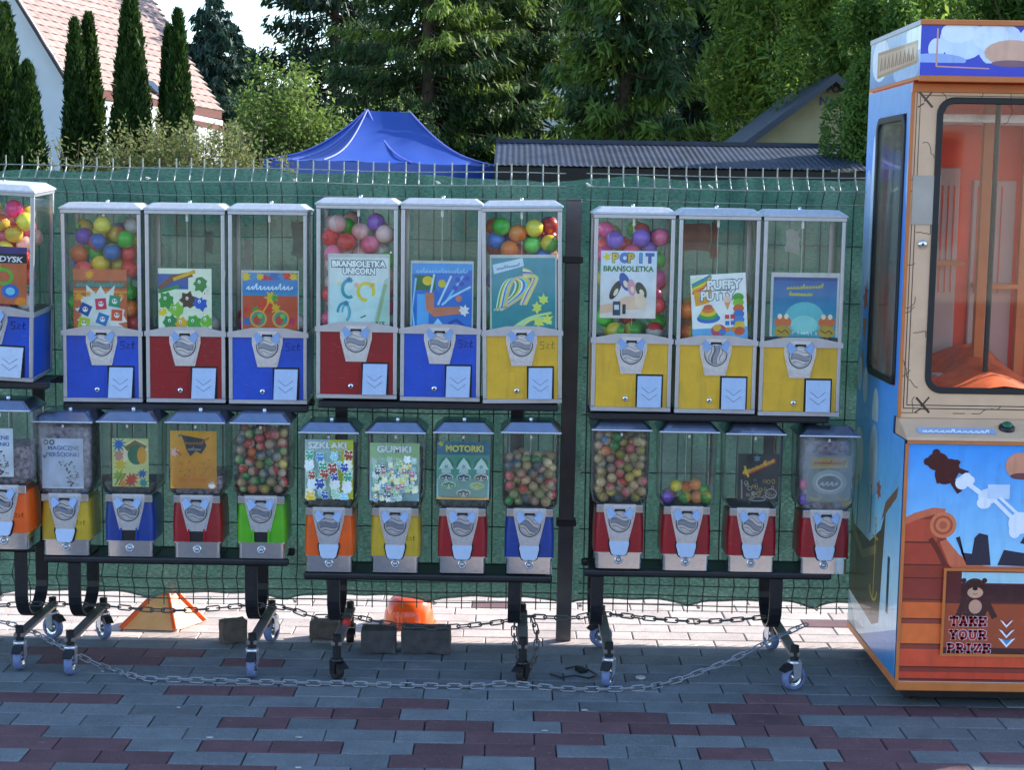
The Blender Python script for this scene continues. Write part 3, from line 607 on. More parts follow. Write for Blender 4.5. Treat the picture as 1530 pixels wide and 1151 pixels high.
bush('broadleaf_tree', 1190, 30, -200, 300, .8, 42000, M_BRL, .1, 'sunlit broadleaf tree behind the ridge of the gabled shed', 'tree', 31, blobs=34, oz=2.0, mats2=[M_BRO])
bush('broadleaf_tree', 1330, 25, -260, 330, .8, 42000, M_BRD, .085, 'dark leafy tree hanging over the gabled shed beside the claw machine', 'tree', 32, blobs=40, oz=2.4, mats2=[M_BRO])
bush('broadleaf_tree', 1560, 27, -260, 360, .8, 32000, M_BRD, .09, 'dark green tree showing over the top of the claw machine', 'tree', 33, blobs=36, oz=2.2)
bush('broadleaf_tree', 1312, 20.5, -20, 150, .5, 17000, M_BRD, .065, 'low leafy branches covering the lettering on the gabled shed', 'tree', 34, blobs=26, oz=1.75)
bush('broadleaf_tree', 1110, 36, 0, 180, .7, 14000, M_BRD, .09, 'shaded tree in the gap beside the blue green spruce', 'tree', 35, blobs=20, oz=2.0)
# far wood, one mass
rd = np.random.RandomState(77); n = 60000; X = rd.uniform(-7, 32, n); top = 9.5+1.6*np.sin(X*.7)+1.2*np.sin(X*1.9+1)+1.0*np.sin(X*4.1)
top *= np.clip((X+7)/3.5, .35, 1); Z = top*rd.uniform(0, 1, n)**.7; P = np.stack([X, 72+rd.normal(size=n)*1.2, Z], 1); A = unit(rd.normal(size=(n, 3))+np.array([0, 0, -.6]))
tag(link_mesh('woods', leaves_to_mesh('woods', P, A, rd.uniform(.3, .7, n), rd.uniform(.12, .3, n), [M_SPR[0], M_BRD], rd.randint(0, 2, n))), kind='stuff')

# ---- house
M_TILE = pmat('pink_roof_tile', (.38, .27, .235), .75, 0, .22, 5, .2, objvar=.08, dirt=.3, dirtcol=(.3, .19, .16)); M_RENDER = pmat('white_render', (.62, .66, .72), .85, 0, .05, 3, .1)
M_FASCIA = pmat('dark_red_fascia', (.13, .03, .022), .6, 0, .1); M_BROWN = pmat('dark_brown_timber', (.05, .028, .02), .6, 0, .15); M_WIN = pmat('dark_window_glass', (.02, .025, .03), .08, 0, .05, spec=.8)
house = tag(empty('house', (PY(160, 235, 32).x, 32, 0)), 'white rendered house with a steep pink tiled roof behind the thujas', 'house')
HO = house.location.copy()
def HP(px, py, Y): return PY(px, py, Y)-HO
# roof plane through three points
a, b_, c = HP(97, 125, 31), HP(332, 166, 36), HP(20, 0, 33.2)
rn = (b_-a).cross(c-a).normalized()
if rn.z < 0: rn = -rn
def on_roof(px, py):
    o = Vector((0, 0, EYE))-HO; d = ray(px, py); t = (a-o).dot(rn)/d.dot(rn); return o+d*t
ex = (b_-a).normalized(); uy = rn.cross(ex); uy = uy if uy.z > 0 else -uy
corners = [on_roof(97, 125), on_roof(332, 166), on_roof(226, -6), on_roof(190, -60), on_roof(-25, -58)]
loc2 = [((q-a).dot(ex), (q-a).dot(uy)) for q in corners]
roof = MB(); 
Rm = Matrix((ex, uy, rn)).transposed().to_4x4(); Rm.translation = a
roof.add([(x, y, -.12) for x, y in loc2]+[(x, y, -.02) for x, y in loc2], [tuple(range(5)), tuple(range(9, 4, -1))]+[(i, (i+1) % 5, (i+1) % 5+5, i+5) for i in range(5)], 0, Rm)
roof_o = roof.build('roof', [M_BROWN], house)
def span(y):
    xs = []
    for i in range(5):
        (x0, y0), (x1, y1) = loc2[i], loc2[(i+1) % 5]
        if (y0-y)*(y1-y) < 0: xs.append(x0+(x1-x0)*(y-y0)/(y1-y0))
    return (min(xs), max(xs)) if len(xs) > 1 else None
k = 0; yy = .01
while True:
    s = span(yy+.08)
    if not s or s[1]-s[0] < .3: break
    cb = MB(); nx = int((s[1]-s[0])/.3)+1
    for i in range(nx):          # tile row: shallow pans side by side
        x0 = s[0]+(s[1]-s[0])*i/nx; x1 = s[0]+(s[1]-s[0])*(i+1)/nx; xm = (x0+x1)/2
        cb.add([(x0, yy-.03, .028), (xm, yy-.03, .045), (x1, yy-.03, .028), (x1, yy+.27, .0), (xm, yy+.27, .025), (x0, yy+.27, .0), (x0, yy-.03, -.01), (xm, yy-.03, -.01), (x1, yy-.03, -.01)],
               [(0, 1, 4, 5), (1, 2, 3, 4), (0, 6, 7, 1), (1, 7, 8, 2)], 0, Rm)
    cb.build('tile_course', M_TILE, roof_o); yy += .27; k += 1
    if k > 40: break
def slab_between(name, p, q, w, t, mat, par):  # board along p->q, dropping w in z and t thick towards the viewer
    b = MB(); v = Vector((0, -t, 0)); dz = Vector((0, 0, -w))
    b.add([p, q, q+dz, p+dz, p+v, q+v, q+v+dz, p+v+dz], [(0, 1, 2, 3), (7, 6, 5, 4), (0, 4, 5, 1), (1, 5, 6, 2), (2, 6, 7, 3), (3, 7, 4, 0)]); return b.build(name, mat, par)
slab_between('eave_fascia', on_roof(99, 126)+Vector((0, -.05, 0)), on_roof(332, 167)+Vector((0, -.05, 0)), .16, .06, M_FASCIA, house)
slab_between('lower_eave', on_roof(285, 178), on_roof(335, 188), .12, .3, M_FASCIA, house)
# gable wall, facing the viewer at the near corner
g = [HP(99, 120, 30.9), HP(22, -5, 30.9), HP(-30, -75, 30.9), HP(-90, -40, 30.9)]
zb = -HO.z
gp = [(p.x, p.z) for p in g]; gp += [(g[-1].x, 0), (g[0].x, 0)]
MB().prism(gp, g[0].y, g[0].y+.3).build('gable_wall', M_RENDER, house)
slab_between('verge_board', HP(100, 116, 30.8), HP(22, -12, 30.8), .1, .12, M_BROWN, house)
w0, w1 = HP(26, 100, 30.9), HP(52, 175, 30.9)
wf = MB().box(w0.x, w1.x, w0.y-.06, w0.y+.02, w1.z, w0.z).build('window_frame', M_BROWN, house)
MB().box(w0.x+.05, w1.x-.05, w0.y-.075, w0.y-.061, w1.z+.05, w0.z-.05).build('pane', M_WIN, wf)
e0, e1 = on_roof(100, 132)+Vector((0, .35, 0)), on_roof(325, 178)+Vector((0, .35, 0))
wl = MB(); wl.add([(e0.x, e0.y, 0), (e1.x, e1.y, 0), (e1.x, e1.y, e1.z), (e0.x, e0.y, e0.z), (e0.x, e0.y+.3, 0), (e1.x, e1.y+.3, 0), (e1.x, e1.y+.3, e1.z), (e0.x, e0.y+.3, e0.z)],
                  [(0, 1, 2, 3), (7, 6, 5, 4), (0, 4, 5, 1), (1, 5, 6, 2), (2, 6, 7, 3), (3, 7, 4, 0)]); wl.build('side_wall', M_RENDER, house)
sk = on_roof(228, 135); MB().box(-.16, .16, -.22, .22, .04, .1, 0, Matrix.Translation(sk) @ Rm.to_3x3().to_4x4()).build('skylight', M_WIN, roof_o)

# ---- blue canopy
M_CANV = pmat('blue_canopy_fabric', (.022, .07, .34), .42, 0, .06, 3, .1, spec=.5)
M_CANS = pmat('pale_canopy_seam', (.16, .2, .62), .5, 0, .1)
CD = 21.0; cc = PY(565, 240, CD); can = tag(empty('pop_up_canopy', (cc.x, CD, 0)), 'blue pop-up canopy with a peaked roof just above the fence', 'canopy')
ez = PY(565, 243, CD).z; pk1 = PY(549, 165, CD)-Vector((cc.x, CD, 0)); pk2 = PY(612, 168, CD)-Vector((cc.x, CD, 0)); hw = 1.49
E4 = [Vector((-hw, 0, ez)), Vector((-.55, -1.3, ez-.01)), Vector((1.52, -.2, ez-.03)), Vector((.5, 1.3, ez))]
cm = MB()
def sag(p, q, t, s_=.17): v = p.lerp(q, t); v.z -= s_*math.sin(math.pi*t)*(1-t*.2); return v
def panel_face(A_, B_, P_, Q_, ns=12, nt=16):
    vs = []; 
    for j in range(nt+1):
        t = j/nt
        for i in range(ns+1):
            s_ = i/ns; e = A_.lerp(B_, s_); k_ = P_.lerp(Q_, s_); v = sag(k_, e, t); v.z -= .05*math.sin(math.pi*s_)*t*(1-t)*2; v.z += .012*math.sin(s_*19+t*5)*t; vs.append(v)
    cm.add(vs, [(j*(ns+1)+i, j*(ns+1)+i+1, (j+1)*(ns+1)+i+1, (j+1)*(ns+1)+i) for j in range(nt) for i in range(ns)], 0, None, True)
panel_face(E4[0], E4[1], pk1, pk1); panel_face(E4[1], E4[2], pk1, pk2); panel_face(E4[2], E4[3], pk2, pk2); panel_face(E4[3], E4[0], pk2, pk1)
cm.build('roof_fabric', M_CANV, can)
vb = MB()
for i in range(4):
    p, q = E4[i], E4[(i+1) % 4]; n_ = 16
    vs = []
    for j in range(n_+1): v = p.lerp(q, j/n_); vs += [v, v+Vector((0, -.01, -.17-.02*math.sin(j*2.2)))]
    vb.add(vs, [(2*j, 2*j+2, 2*j+3, 2*j+1) for j in range(n_)], 0, None, True)
vb.build('valance', M_CANV, can)
for p, q in ((pk1, E4[1]), (pk1, E4[0]), (pk2, E4[2]), (pk1, (E4[1]+E4[2])/2), (pk1, (E4[0]+E4[1])/2)):
    MB().tube([sag(p, q, t/12)+Vector((0, -.012, .012)) for t in range(13)], .012, 6).build('seam', M_CANS, can)
for e in E4: e = Vector((e.x*.95, e.y+.12, e.z-.06)); MB().box(e.x-.02, e.x+.02, e.y-.02, e.y+.02, 0, e.z).build('leg', M_STEEL, can)

# ---- long shed with corrugated roof
M_CORR = pmat('corrugated_sheet', (.02, .03, .055), .55, .05, .5, 4, dirt=.3, dirtcol=(.09, .1, .11)); M_DKWALL = pmat('dark_shed_boards', (.02, .018, .016), .9, 0, .2)
SD = 19.5; a = PY(738, 245, SD); b_ = PY(1300, 256, SD); tz = PY(1000, 216, SD+1.8).z
shed = tag(empty('market_shed', ((a.x+b_.x)/2, SD, 0)), 'long low shed with a blue grey corrugated roof directly behind the fence', 'shed')
sx0, sx1 = a.x-shed.location.x, b_.x-shed.location.x; cb = MB(); vs = []; nn = 900
for i in range(nn+1):
    x = sx0+(sx1-sx0)*i/nn; zc = .0042*math.cos(2*math.pi*x/.072)
    vs += [(x, 0, a.z-.01+zc), (x, 1.8, tz+zc), ]
cb.add(vs, [(2*i, 2*i+2, 2*i+3, 2*i+1) for i in range(nn)], 0, None, True); cb.build('roof', M_CORR, shed)
box_obj('ridge_cap', (sx0, sx1, 1.72, 1.95, tz-.01, tz+.045), M_CORR, shed); box_obj('fascia', (sx0, sx1, .02, .06, a.z-.2, a.z-.03), M_DKWALL, shed)
box_obj('rear_wall', (sx0+.1, sx1-.1, 1.9, 2.0, 0, tz-.03), M_DKWALL, shed); box_obj('front_wall', (sx0+.1, sx1-.1, .3, .4, 0, a.z-.03), M_DKWALL, shed)

# ---- gabled shed with lettering
M_OCHRE = pmat('ochre_plaster', (.3, .27, .17), .85, 0, .12, 3, .1); M_SLATE = pmat('slate_blue_sheet', (.035, .045, .07), .5, .2, .15)
GD = 24.0; ap = PY(1243, 118, GD); el = PY(1118, 212, GD); gs = tag(empty('gabled_shed', (ap.x, GD, 0)), 'small ochre gabled shed with dark roof and blue lettering under its peak', 'shed')
hw = ap.x-el.x; MB().prism([(-hw, 0), (hw, 0), (hw, el.z), (0, ap.z-.02), (-hw, el.z)], 0, 3).build('wall', M_OCHRE, gs)
for s_ in (-1, 1): MB().prism([(0, ap.z+.06), (0, ap.z-.06), (s_*(hw+.15), el.z-.17), (s_*(hw+.15), el.z-.05)], -.35, 3.2).build('roof', M_SLATE, gs)
t_ = Art(60, 30, .012, .001); t_.text('POL', 20, 10, 9, '#23355e', .03); t_.text('NARZ', 12, 25, 10, '#23355e', .03)
t_.build('lettering', gs, thick=0, loc=(.05, -.012, 1.55+(289-170)/FPX*GD+.12))
# pale wall glimpsed between the spruces
pw = PY(872, 150, 44); fb = tag(empty('far_building', (pw.x, 44, 0)), 'pale far building glimpsed through the spruces above the corrugated roof', 'building')
box_obj('wall', (-1.1, .9, 0, 3, 0, pw.z+.7), M_RENDER, fb); MB().prism([(-1.3, pw.z+.7), (1.1, pw.z+.7), (.9, pw.z+.95), (-1.1, pw.z+.95)], -.2, 3.2).build('roof', M_FASCIA, fb)
# pale building across the square, seen only as reflections
ab = tag(empty('market_hall', (0, -15, 0)), 'pale market hall across the square, mirrored in the machine glass', 'building')
M_CREAM = pmat('cream_render', (.6, .54, .45), .85, 0, .08, 1)
hb = MB().box(-14, 14, -6, 0, 0, 3.6); hb.build('wall', M_CREAM, ab)
for i in range(9):
    f = MB().box(-12.8+i*3, -11.2+i*3, 0, .08, .9, 2.6).build('window_frame', pmat('orange_window_frame%d' % i, (.5, .16, .06), .5) if i == 0 else bpy.data.materials['orange_window_frame0'], ab)
    MB().box(-12.7+i*3, -11.3+i*3, .08, .1, 1.0, 2.5).build('pane', M_WIN, f)
# ================================================================== TALL (UPPER) MACHINES
ORD = ['first', 'second', 'third', 'fourth', 'fifth', 'sixth', 'seventh', 'eighth', 'ninth', 'tenth', 'eleventh', 'twelfth', 'thirteenth', 'fourteenth', 'fifteenth', 'sixteenth', 'seventeenth', 'eighteenth', 'nineteenth', 'twentieth', 'twenty-first', 'twenty-second']
UW, UD, UH = .256, .222, .612
def wavy(x0, x1, z, amp, th, n=10, ph=0):
    top = [(x0+(x1-x0)*i/n, z+th/2+amp*math.sin(2*math.pi*i/n+ph)) for i in range(n+1)]
    bot = [(x, zz-th) for x, zz in top]; return bot+top[::-1]
def coin_mech(s=1.0, lower=False):
    """returns meshes: plate, dial, handle, slot"""
    P = MB(); RM = MB(); o = [(-.036, .052), (.036, .052), (.047, .034), (.047, .008), (.030, -.062), (-.030, -.062), (-.047, .008), (-.047, .034)] if not lower else \
        [(-.049, .05), (.049, .05), (.049, .03), (.044, .004), (.028, -.062), (-.028, -.062), (-.044, .004), (-.049, .03)]
    P.prism(o, -.006, .004); i_ = [(x*.86, z*.88) for x, z in o]; P.prism([(x*.9, z*.92) for x, z in o], -.0085, -.006)
    RM.prism([(x*1.07, z*1.06) for x, z in o], -.0045, .003)
    # two lobes catching the sky, tilted upward
    for sx in (-1, 1):
        q = [(sx*.010, .024), (sx*.034, .046), (sx*.044, .032), (sx*.033, .006)]
        P.add([(x, -.011-.010*(.045-z)/.03, z) for x, z in q]+[(x, -.008, z) for x, z in q], [(0, 1, 2, 3), (7, 6, 5, 4), (0, 4, 5, 1), (1, 5, 6, 2), (2, 6, 7, 3), (3, 7, 4, 0)], 1)
    D = MB(); MX = Matrix.Rotation(R(90), 4, 'X')
    D.lathe([(.0345, .006), (.0345, .009), (.0325, .0125), (.030, .0125), (.0285, .0105), (.001, .0105)], 28, 0, MX, False, True)
    G = MB(); G.lathe([(.0365, .0055), (.0365, .0092)], 28, 0, MX)      # dark gap ring
    Hd = MB(); Hd.prism(wavy(-.0275, .0275, -.0015, .0034, .0115), -.0215, -.0105, 1)
    for zz, w_ in ((.0062, .0012), (-.0092, .0016), (.0165, .0008), (-.0185, .0008)): Hd.prism(wavy(-.028 if abs(zz) < .012 else -.021, .028 if abs(zz) < .012 else .021, zz, .0034, w_), -.0135, -.0105, 0)  # thin dark wavy strips stand in for shadow lines along the handle
    S = MB().box(-.017, .017, -.0125, -.008, .0335, .0385)
    return [('plate', P.mesh('mech_plate', [M_STEEL, M_FLAP])), ('plate_rim', RM.mesh('mech_rim', M_RIM)), ('dial', D.mesh('mech_dial', M_STEEL)), ('dial_groove', G.mesh('mech_groove', M_DARK)), ('handle', Hd.mesh('mech_handle', [M_DARK, M_FLAP])), ('coin_slot', S.mesh('mech_slot', M_DARK))]
CM_U = coin_mech(); CM_L = coin_mech(lower=True)
def add_mech(parent, loc, CM, turn=0):
    pl = link_mesh('coin_mechanism', CM[0][1], parent, loc); b = pl.modifiers.new('edge', 'BEVEL'); b.width = .0012; b.segments = 2; b.limit_method = 'ANGLE'
    for n, me in CM[1:]:
        o = link_mesh(n, me, pl)
        if n == 'handle': o.rotation_euler = (0, R(turn), 0)
    return pl
def frame_ring(x, y0, y1, z0, z1, t):
    b = MB(); b.box(-x, x, y0, y0+t, z0, z1).box(-x, x, y1-t, y1, z0, z1).box(-x, -x+t, y0+t, y1-t, z0, z1).box(x-t, x, y0+t, y1-t, z0, z1); return b
def make_upper():
    root = empty('capsule_vending_machine'); hw = UW/2; P = .0125
    frame_ring(hw, 0, UD, 0, .013, .013).build('base_rim', M_ALU, root, bevel=.001)
    for sx in (-1, 1):
        for y in (0, UD-P): MB().box(min(sx*hw, sx*(hw-P)), max(sx*hw, sx*(hw-P)), y+.0005, y+P-.0005, .0132, .5985).build('corner_post', M_ALU, root, bevel=.0025, seg=2)
    MB().box(-hw+.0128, hw-.0128, .0045, .0065, .0132, .215).build('front_panel', PAN['blue'], root)
    for sx in (-1, 1): MB().box(sx*hw-(.006 if sx > 0 else -.003), sx*hw-(.003 if sx > 0 else -.006), .0128, UD-.0128, .0132, .215).build('side_panel', PAN['blue'], root)
    MB().box(-hw+.0128, hw-.0128, UD-.006, UD-.004, .0132, .215).build('rear_panel', PAN['blue'], root)
    cd = MB().box(-hw+.0135, .006, .0032, .0044, .0138, .098); cd.build('cash_door', PAN['blue'], root, bevel=.0006)
    L = MB(); L.lathe([(.0085, 0), (.0085, .006), (.007, .0075), (.001, .0075)], 14, 0, Matrix.Translation((0, .0035, 0)) @ Matrix.Rotation(R(90), 4, 'X')); L.lathe([(.0035, .0076), (.0035, .0085)], 8, 1, Matrix.Translation((0, .0035, 0)) @ Matrix.Rotation(R(90), 4, 'X'))
    L.build('lock', [M_CHROME, M_DARK], root, loc=(-.018, 0, .04))
    r = [(-hw-.004, .2125), (hw+.004, .2125), (hw+.004, .2275), (.052, .243), (-.052, .243), (-hw-.004, .2275)]
    MB().prism(r, -.0035, .0042).build('front_rail', M_ALU, root, bevel=.001)
    b = MB(); b.box(-hw-.004, -hw+.001, .0045, UD+.002, .2125, .2275).box(hw-.001, hw+.004, .0045, UD+.002, .2125, .2275).box(-hw+.002, hw-.002, UD-.002, UD+.002, .2125, .2275); b.build('side_rail', M_ALU, root)
    box_obj('globe_floor', (-hw+.0068, hw-.0068, .0068, UD-.0068, .2155, .2195), M_DARK, root)
    MB().box(-hw+.0128, hw-.0128, .0055, .0068, .2435-.016, .598).build('front_pane', M_GLASS, root)
    for sx in (-1, 1): MB().box(sx*hw-(.0055 if sx > 0 else -.004), sx*hw-(.004 if sx > 0 else -.0055), .0128, UD-.0128, .2276, .598).build('side_pane', M_GLASS, root)
    MB().box(-hw+.0128, hw-.0128, UD-.006, UD-.0045, .2276, .598).build('rear_pane', M_GLASS, root)
    frame_ring(hw+.001, -.001, UD+.001, .5987, .6105, .0135).build('top_rim', M_ALU, root, bevel=.001)
    l = MB(); ring = lambda s, y0, y1, z: [(-s, y0, z), (s, y0, z), (s, y1, z), (-s, y1, z)]
    l.loft([ring(hw+.005, -.006, UD+.006, .6107), ring(hw+.005, -.006, UD+.006, .6155), ring(hw-.022, .02, UD-.02, .633)], smooth=False); l.build('lid', M_LID, root, bevel=.0025, seg=2)
    MB().lathe([(.006, 0), (.006, .006), (.003, .008)], 12).build('lid_lock', M_CHROME, root, loc=(0, UD/2, .633))
    rb = MB().tube([(0, .05, .2196), (0, .05, .6)], .0011, 6); rb.box(-.004, .004, .046, .054, .575, .598); rb.build('lid_rod', M_STEEL, root)
    add_mech(root, (-.002, .0035, .184), CM_U)
    # prize flap, leaning back so that it faces the sky a little
    fl = MB(); x0, x1, z0, z1 = .016, .096, .0145, .112
    fl.add([(x0+.003, -.0175, z0), (x1-.001, -.0175, z0), (x1+.002, .0015, z1), (x0+.005, .0015, z1), (x0+.003, .003, z0), (x1-.001, .003, z0), (x1+.002, .003, z1), (x0+.005, .003, z1)], [(0, 1, 2, 3), (7, 6, 5, 4), (0, 4, 5, 1), (1, 5, 6, 2), (2, 6, 7, 3), (3, 7, 4, 0)])
    f = fl.build('prize_flap', M_FLAP, root, bevel=.001)
    for zz in (.064, .044):
        c = MB(); xm = (x0+x1)/2+.002
        yy = lambda z: -.0178+(z-z0)/(z1-z0)*.019
        pts = [(xm-.024, zz+.012), (xm, zz-.006), (xm+.024, zz+.012)]
        c.tube([(x, yy(z), z) for x, z in pts], .0011, 6); c.build('chevron', M_FLAP, f)
    MB().box(x0-.001, x1+.006, .0028, .0044, z0-.0005, z1+.005).build('flap_recess', M_DARK, root)
    return root

# ================================================================== CARDS
def A_(w, h, wm): return Art(w, h, wm/w)
def card_blocks():
    a = A_(78, 86, .172); a.rect(0, 0, 78, 86, '#c96a3c'); a.rect(0, 16, 78, 27, '#8a5a3a'); a.script(4, 74, 25, 8, '#2a9a94', 2.2, 4); a.rect(0, 31, 78, 34, '#d8a23a')
    a.splat(40, 66, 42, '#dfe6dc', 14, .3, 1)
    for x, y, r_ in ((8, 40, 8), (24, 8, 8), (22, 36, 5), (70, 38, 5)): a.splat(x, y, r_, '#e7a720', 8, .5, 2)
    for x, y, c, ro in ((17, 58, '#1f4f9e', 25), (40, 50, '#d3365a', -5), (60, 46, '#1f9a72', 8), (63, 66, '#e2562a', 3), (42, 72, '#2478bd', 20), (15, 78, '#b7cf22', 12)):
        q = [(-8, -8), (8, -8), (8, 8), (-8, 8)]; cr, sr = math.cos(R(ro)), math.sin(R(ro)); a.poly([(x+u*cr-v*sr, y+u*sr+v*cr) for u, v in q], c)
        a.ell(x, y, 4, 4, '#f2efe4', 10); a.ell(x-1.5, y-1, 1.2, 1.4, '#1a1a22', 6); a.ell(x+2, y-1, 1.2, 1.4, '#1a1a22', 6)
    return a
def card_dinos():
    a = A_(78, 88, .172); a.rect(0, 0, 78, 88, '#e8efd4'); a.rect(0, 8, 44, 30, '#2c5aa0'); a.stroke([(0, 30), (20, 14), (50, 8)], 8, '#7a4a2a'); a.stroke([(22, 16), (54, 4)], 5, '#e0b020'); a.stroke([(0, 34), (30, 26)], 5, '#2e8f42')
    for x, y, r_, c in ((12, 46, 13, '#3b9a3a'), (26, 60, 12, '#8ec63a'), (44, 46, 13, '#5a4028'), (62, 22, 12, '#2b8a36'), (62, 50, 11, '#1f5fc4'), (70, 38, 8, '#f0e8d0'), (18, 78, 12, '#2f9048'), (52, 78, 13, '#49a936'), (34, 80, 10, '#e3b31c'), (70, 76, 10, '#79bb30'), (6, 62, 7, '#e9d022')):
        a.splat(x, y, r_, c, 7, .25, 5); a.ell(x-2, y-3, 2.2, 2.6, '#ffffff', 8); a.ell(x-2, y-2.6, 1, 1.4, '#111111', 6)
    return a
def card_goggles():
    a = A_(84, 84, .18); a.rect(0, 0, 84, 84, '#3f8fc0'); a.rect(0, 34, 84, 84, '#c7552a')
    rd = random.Random(3)
    for i in range(26): a.splat(rd.uniform(4, 80), rd.choice([rd.uniform(0, 10), rd.uniform(36, 80)]), rd.uniform(5, 11), rd.choice(['#d93a20', '#e68a1d', '#e3c020', '#3fa03c', '#c02860', '#2a6db0']), 7, .45, i)
    a.poly([(0, 12), (84, 10), (84, 26), (0, 30)], '#2f86c4'); a.script(6, 78, 25, 9, '#d8ecf4', 1.7, 6)
    a.stroke([(26, 66), (40, 44), (46, 44), (60, 66)], 2.4, '#e6b030')
    for x in (24, 58): a.ell(x, 68, 13, 13, '#e8a838', 20); a.ell(x, 68, 10.5, 10.5, '#2f9a80', 18); a.ell(x-2, 70, 6, 7, '#c9462e', 12); a.ell(x+3, 64, 4, 4, '#7fc04a', 10)
    return a
def card_unicorn():
    a = A_(90, 106, .186); a.rect(0, 0, 90, 106, '#c8e4e2'); a.rect(0, 0, 90, 40, '#d6e2de'); a.poly([(66, 106), (90, 106), (90, 30), (84, 34)], '#a9cfc0'); a.stroke([(72, 104), (86, 40)], 5, '#9db58a')
    a.text('BRANSOLETKA', 4, 14, 9, '#f4fbf9', .05, '#3a4c54', .09, width=82); a.text('UNICORN', 20, 25, 9, '#f4fbf9', .05, '#3a4c54', .09, width=50)
    a.ring(30, 48, 10, 13, 5, '#2b9db0', 60, 300); a.splat(30, 34, 5, '#2b86a8', 6, .4, 3); a.ring(56, 52, 12, 13, 5, '#e0cf3a', -30, 280); a.splat(66, 42, 5, '#d9bb30', 6, .4, 3)
    a.ring(22, 84, 9, 14, 4, '#2b9db0', -60, 180); a.ring(25, 84, 5, 12, 3, '#5fb7c4', -60, 180); a.splat(26, 70, 5, '#2b86a8', 6, .4, 2)
    a.splat(15, 40, 4, '#e8dca0', 6, .4); a.splat(42, 42, 5, '#e4b8a8', 6, .4); a.stroke([(48, 92), (56, 88)], 2, '#4f6f4a'); a.squig(66, 86, 102, 4, '#49605c', 4, 1.2, 8)
    return a
def card_slide():
    a = A_(92, 98, .192); a.rect(0, 0, 92, 98, '#2a74c8'); a.poly([(0, 0), (92, 0), (92, 10), (0, 16)], '#4ba0de'); a.script(6, 86, 14, 7, '#8cc8ee', 1.8, 6)
    a.rect(4, 18, 36, 40, '#1d6a3a'); a.ell(24, 26, 8, 7, '#e0c62a'); a.ell(46, 30, 6, 6, '#c8bd30')
    for p, c in (([(6, 22), (0, 70), (4, 96)], '#8fd0ec'), ([(34, 16), (28, 48)], '#bfe2f2'), ([(60, 18), (40, 62)], '#bfe2f2'), ([(78, 18), (50, 60)], '#7cc4ec'), ([(90, 34), (60, 50), (46, 62)], '#a8daf2')): a.stroke(p, 3.2, c)
    a.rect(8, 46, 26, 94, '#5bb0ea'); a.poly([(20, 44), (34, 44), (34, 66), (74, 64), (80, 74), (34, 80), (22, 70)], '#cf7f5c'); a.splat(80, 70, 9, '#e9ece8', 7, .4, 2); a.poly([(28, 98), (40, 82), (54, 98)], '#9fdcf4'); a.stroke([(56, 90), (68, 84), (84, 96)], 4, '#1746a4'); a.splat(72, 52, 6, '#d0806a', 6, .3)
    for x, y in ((84, 22), (76, 30), (66, 36), (70, 24)): a.ell(x, y, 4, 4, '#1f50b8', 10)
    return a
def card_ribbons():
    a = A_(98, 108, .205); a.rect(0, 0, 98, 108, '#4d9aa8', '#2f8e94'); a.poly([(2, 10), (48, 0), (50, 12), (4, 24)], '#cfe2ea'); a.script(8, 44, 18, 5, '#6f93b8', 1.1, 4, .18)
    cols = ['#dff0d8', '#1f9a5c', '#e3d23a', '#f0f2ea', '#3a74c8', '#8ad0e0', '#c8dc3c', '#e9b9a0']
    for i, c in enumerate(cols):
        q = i*3.2; a.stroke([(8+q*.6, 74), (14+q*.7, 44-q*.3), (26+q*.8, 30-q*.2), (38+q, 34), (36+q, 50), (22+q*.6, 66), (4+q*.5, 78)], 2.6, c, 3)
    for i, c in enumerate(['#e3d23a', '#f2efe0', '#3a74c8', '#e9b38a', '#bfe6b0', '#e9dc7a']):
        q = i*3.4; a.stroke([(44+q*.5, 70), (52+q*.6, 50), (64+q*.3, 36), (62+q*.6, 20+q*.4), (48, 16+q*.8)], 2.8, c, 3)
    for i, c in enumerate(['#d7ea88', '#9fe0c0', '#e9e27a']): a.stroke([(30+i*6, 106), (58+i*3, 88), (92, 82+i*8)], 3.5, c, 3)
    for x, y in ((80, 62), (70, 74), (86, 92), (72, 96)): a.splat(x, y, 9, '#d9e66a', 6, .4, 3)
    return a
def card_popit():
    a = A_(82, 96, .178); a.rect(0, 0, 82, 96, '#cfe3f2', '#e7dcd2'); 
    for ch, x, c in zip('POP IT', (17, 28, 40, 50, 57, 66), ('#e3c322', '#3f7fd0', '#d9b31e', '#fff', '#4aa0d8', '#2b5fb8')):
        if ch != ' ': a.text(ch, x, 16, 12.5, c, .04, '#27406e', .05)
    a.splat(9, 9, 7, '#e8cf2a', 5, .5, 2); a.text('BRANSOLETKA', 4, 29, 7.5, '#2c7a4a', .04, '#e9efe6', .03, width=74)
    for x, y, rx, ry, c, ro in ((22, 56, 6, 15, '#2c2a30', 28), (36, 44, 7, 14, '#2458a8', -24), (46, 52, 6, 12, '#d79aa8', -10), (60, 56, 7, 13, '#33402e', -28)):
        a.ell(x, y, rx, ry, c, 16, rot=-ro); a.ell(x+1, y+3, rx*.45, ry*.4, '#e8dcc0', 10, rot=-ro)
    a.ell(46, 74, 20, 10, '#ecc9ab'); a.poly([(0, 78), (22, 74), (24, 86), (0, 90)], '#e3bfa0'); a.rect(19, 72, 30, 92, '#35485e'); a.rect(21, 77, 28, 84, '#d8dfe8'); a.rect(33, 76, 38, 90, '#2f3b33'); a.ell(60, 72, 8, 12, '#f0d6ba', rot=20)
    return a
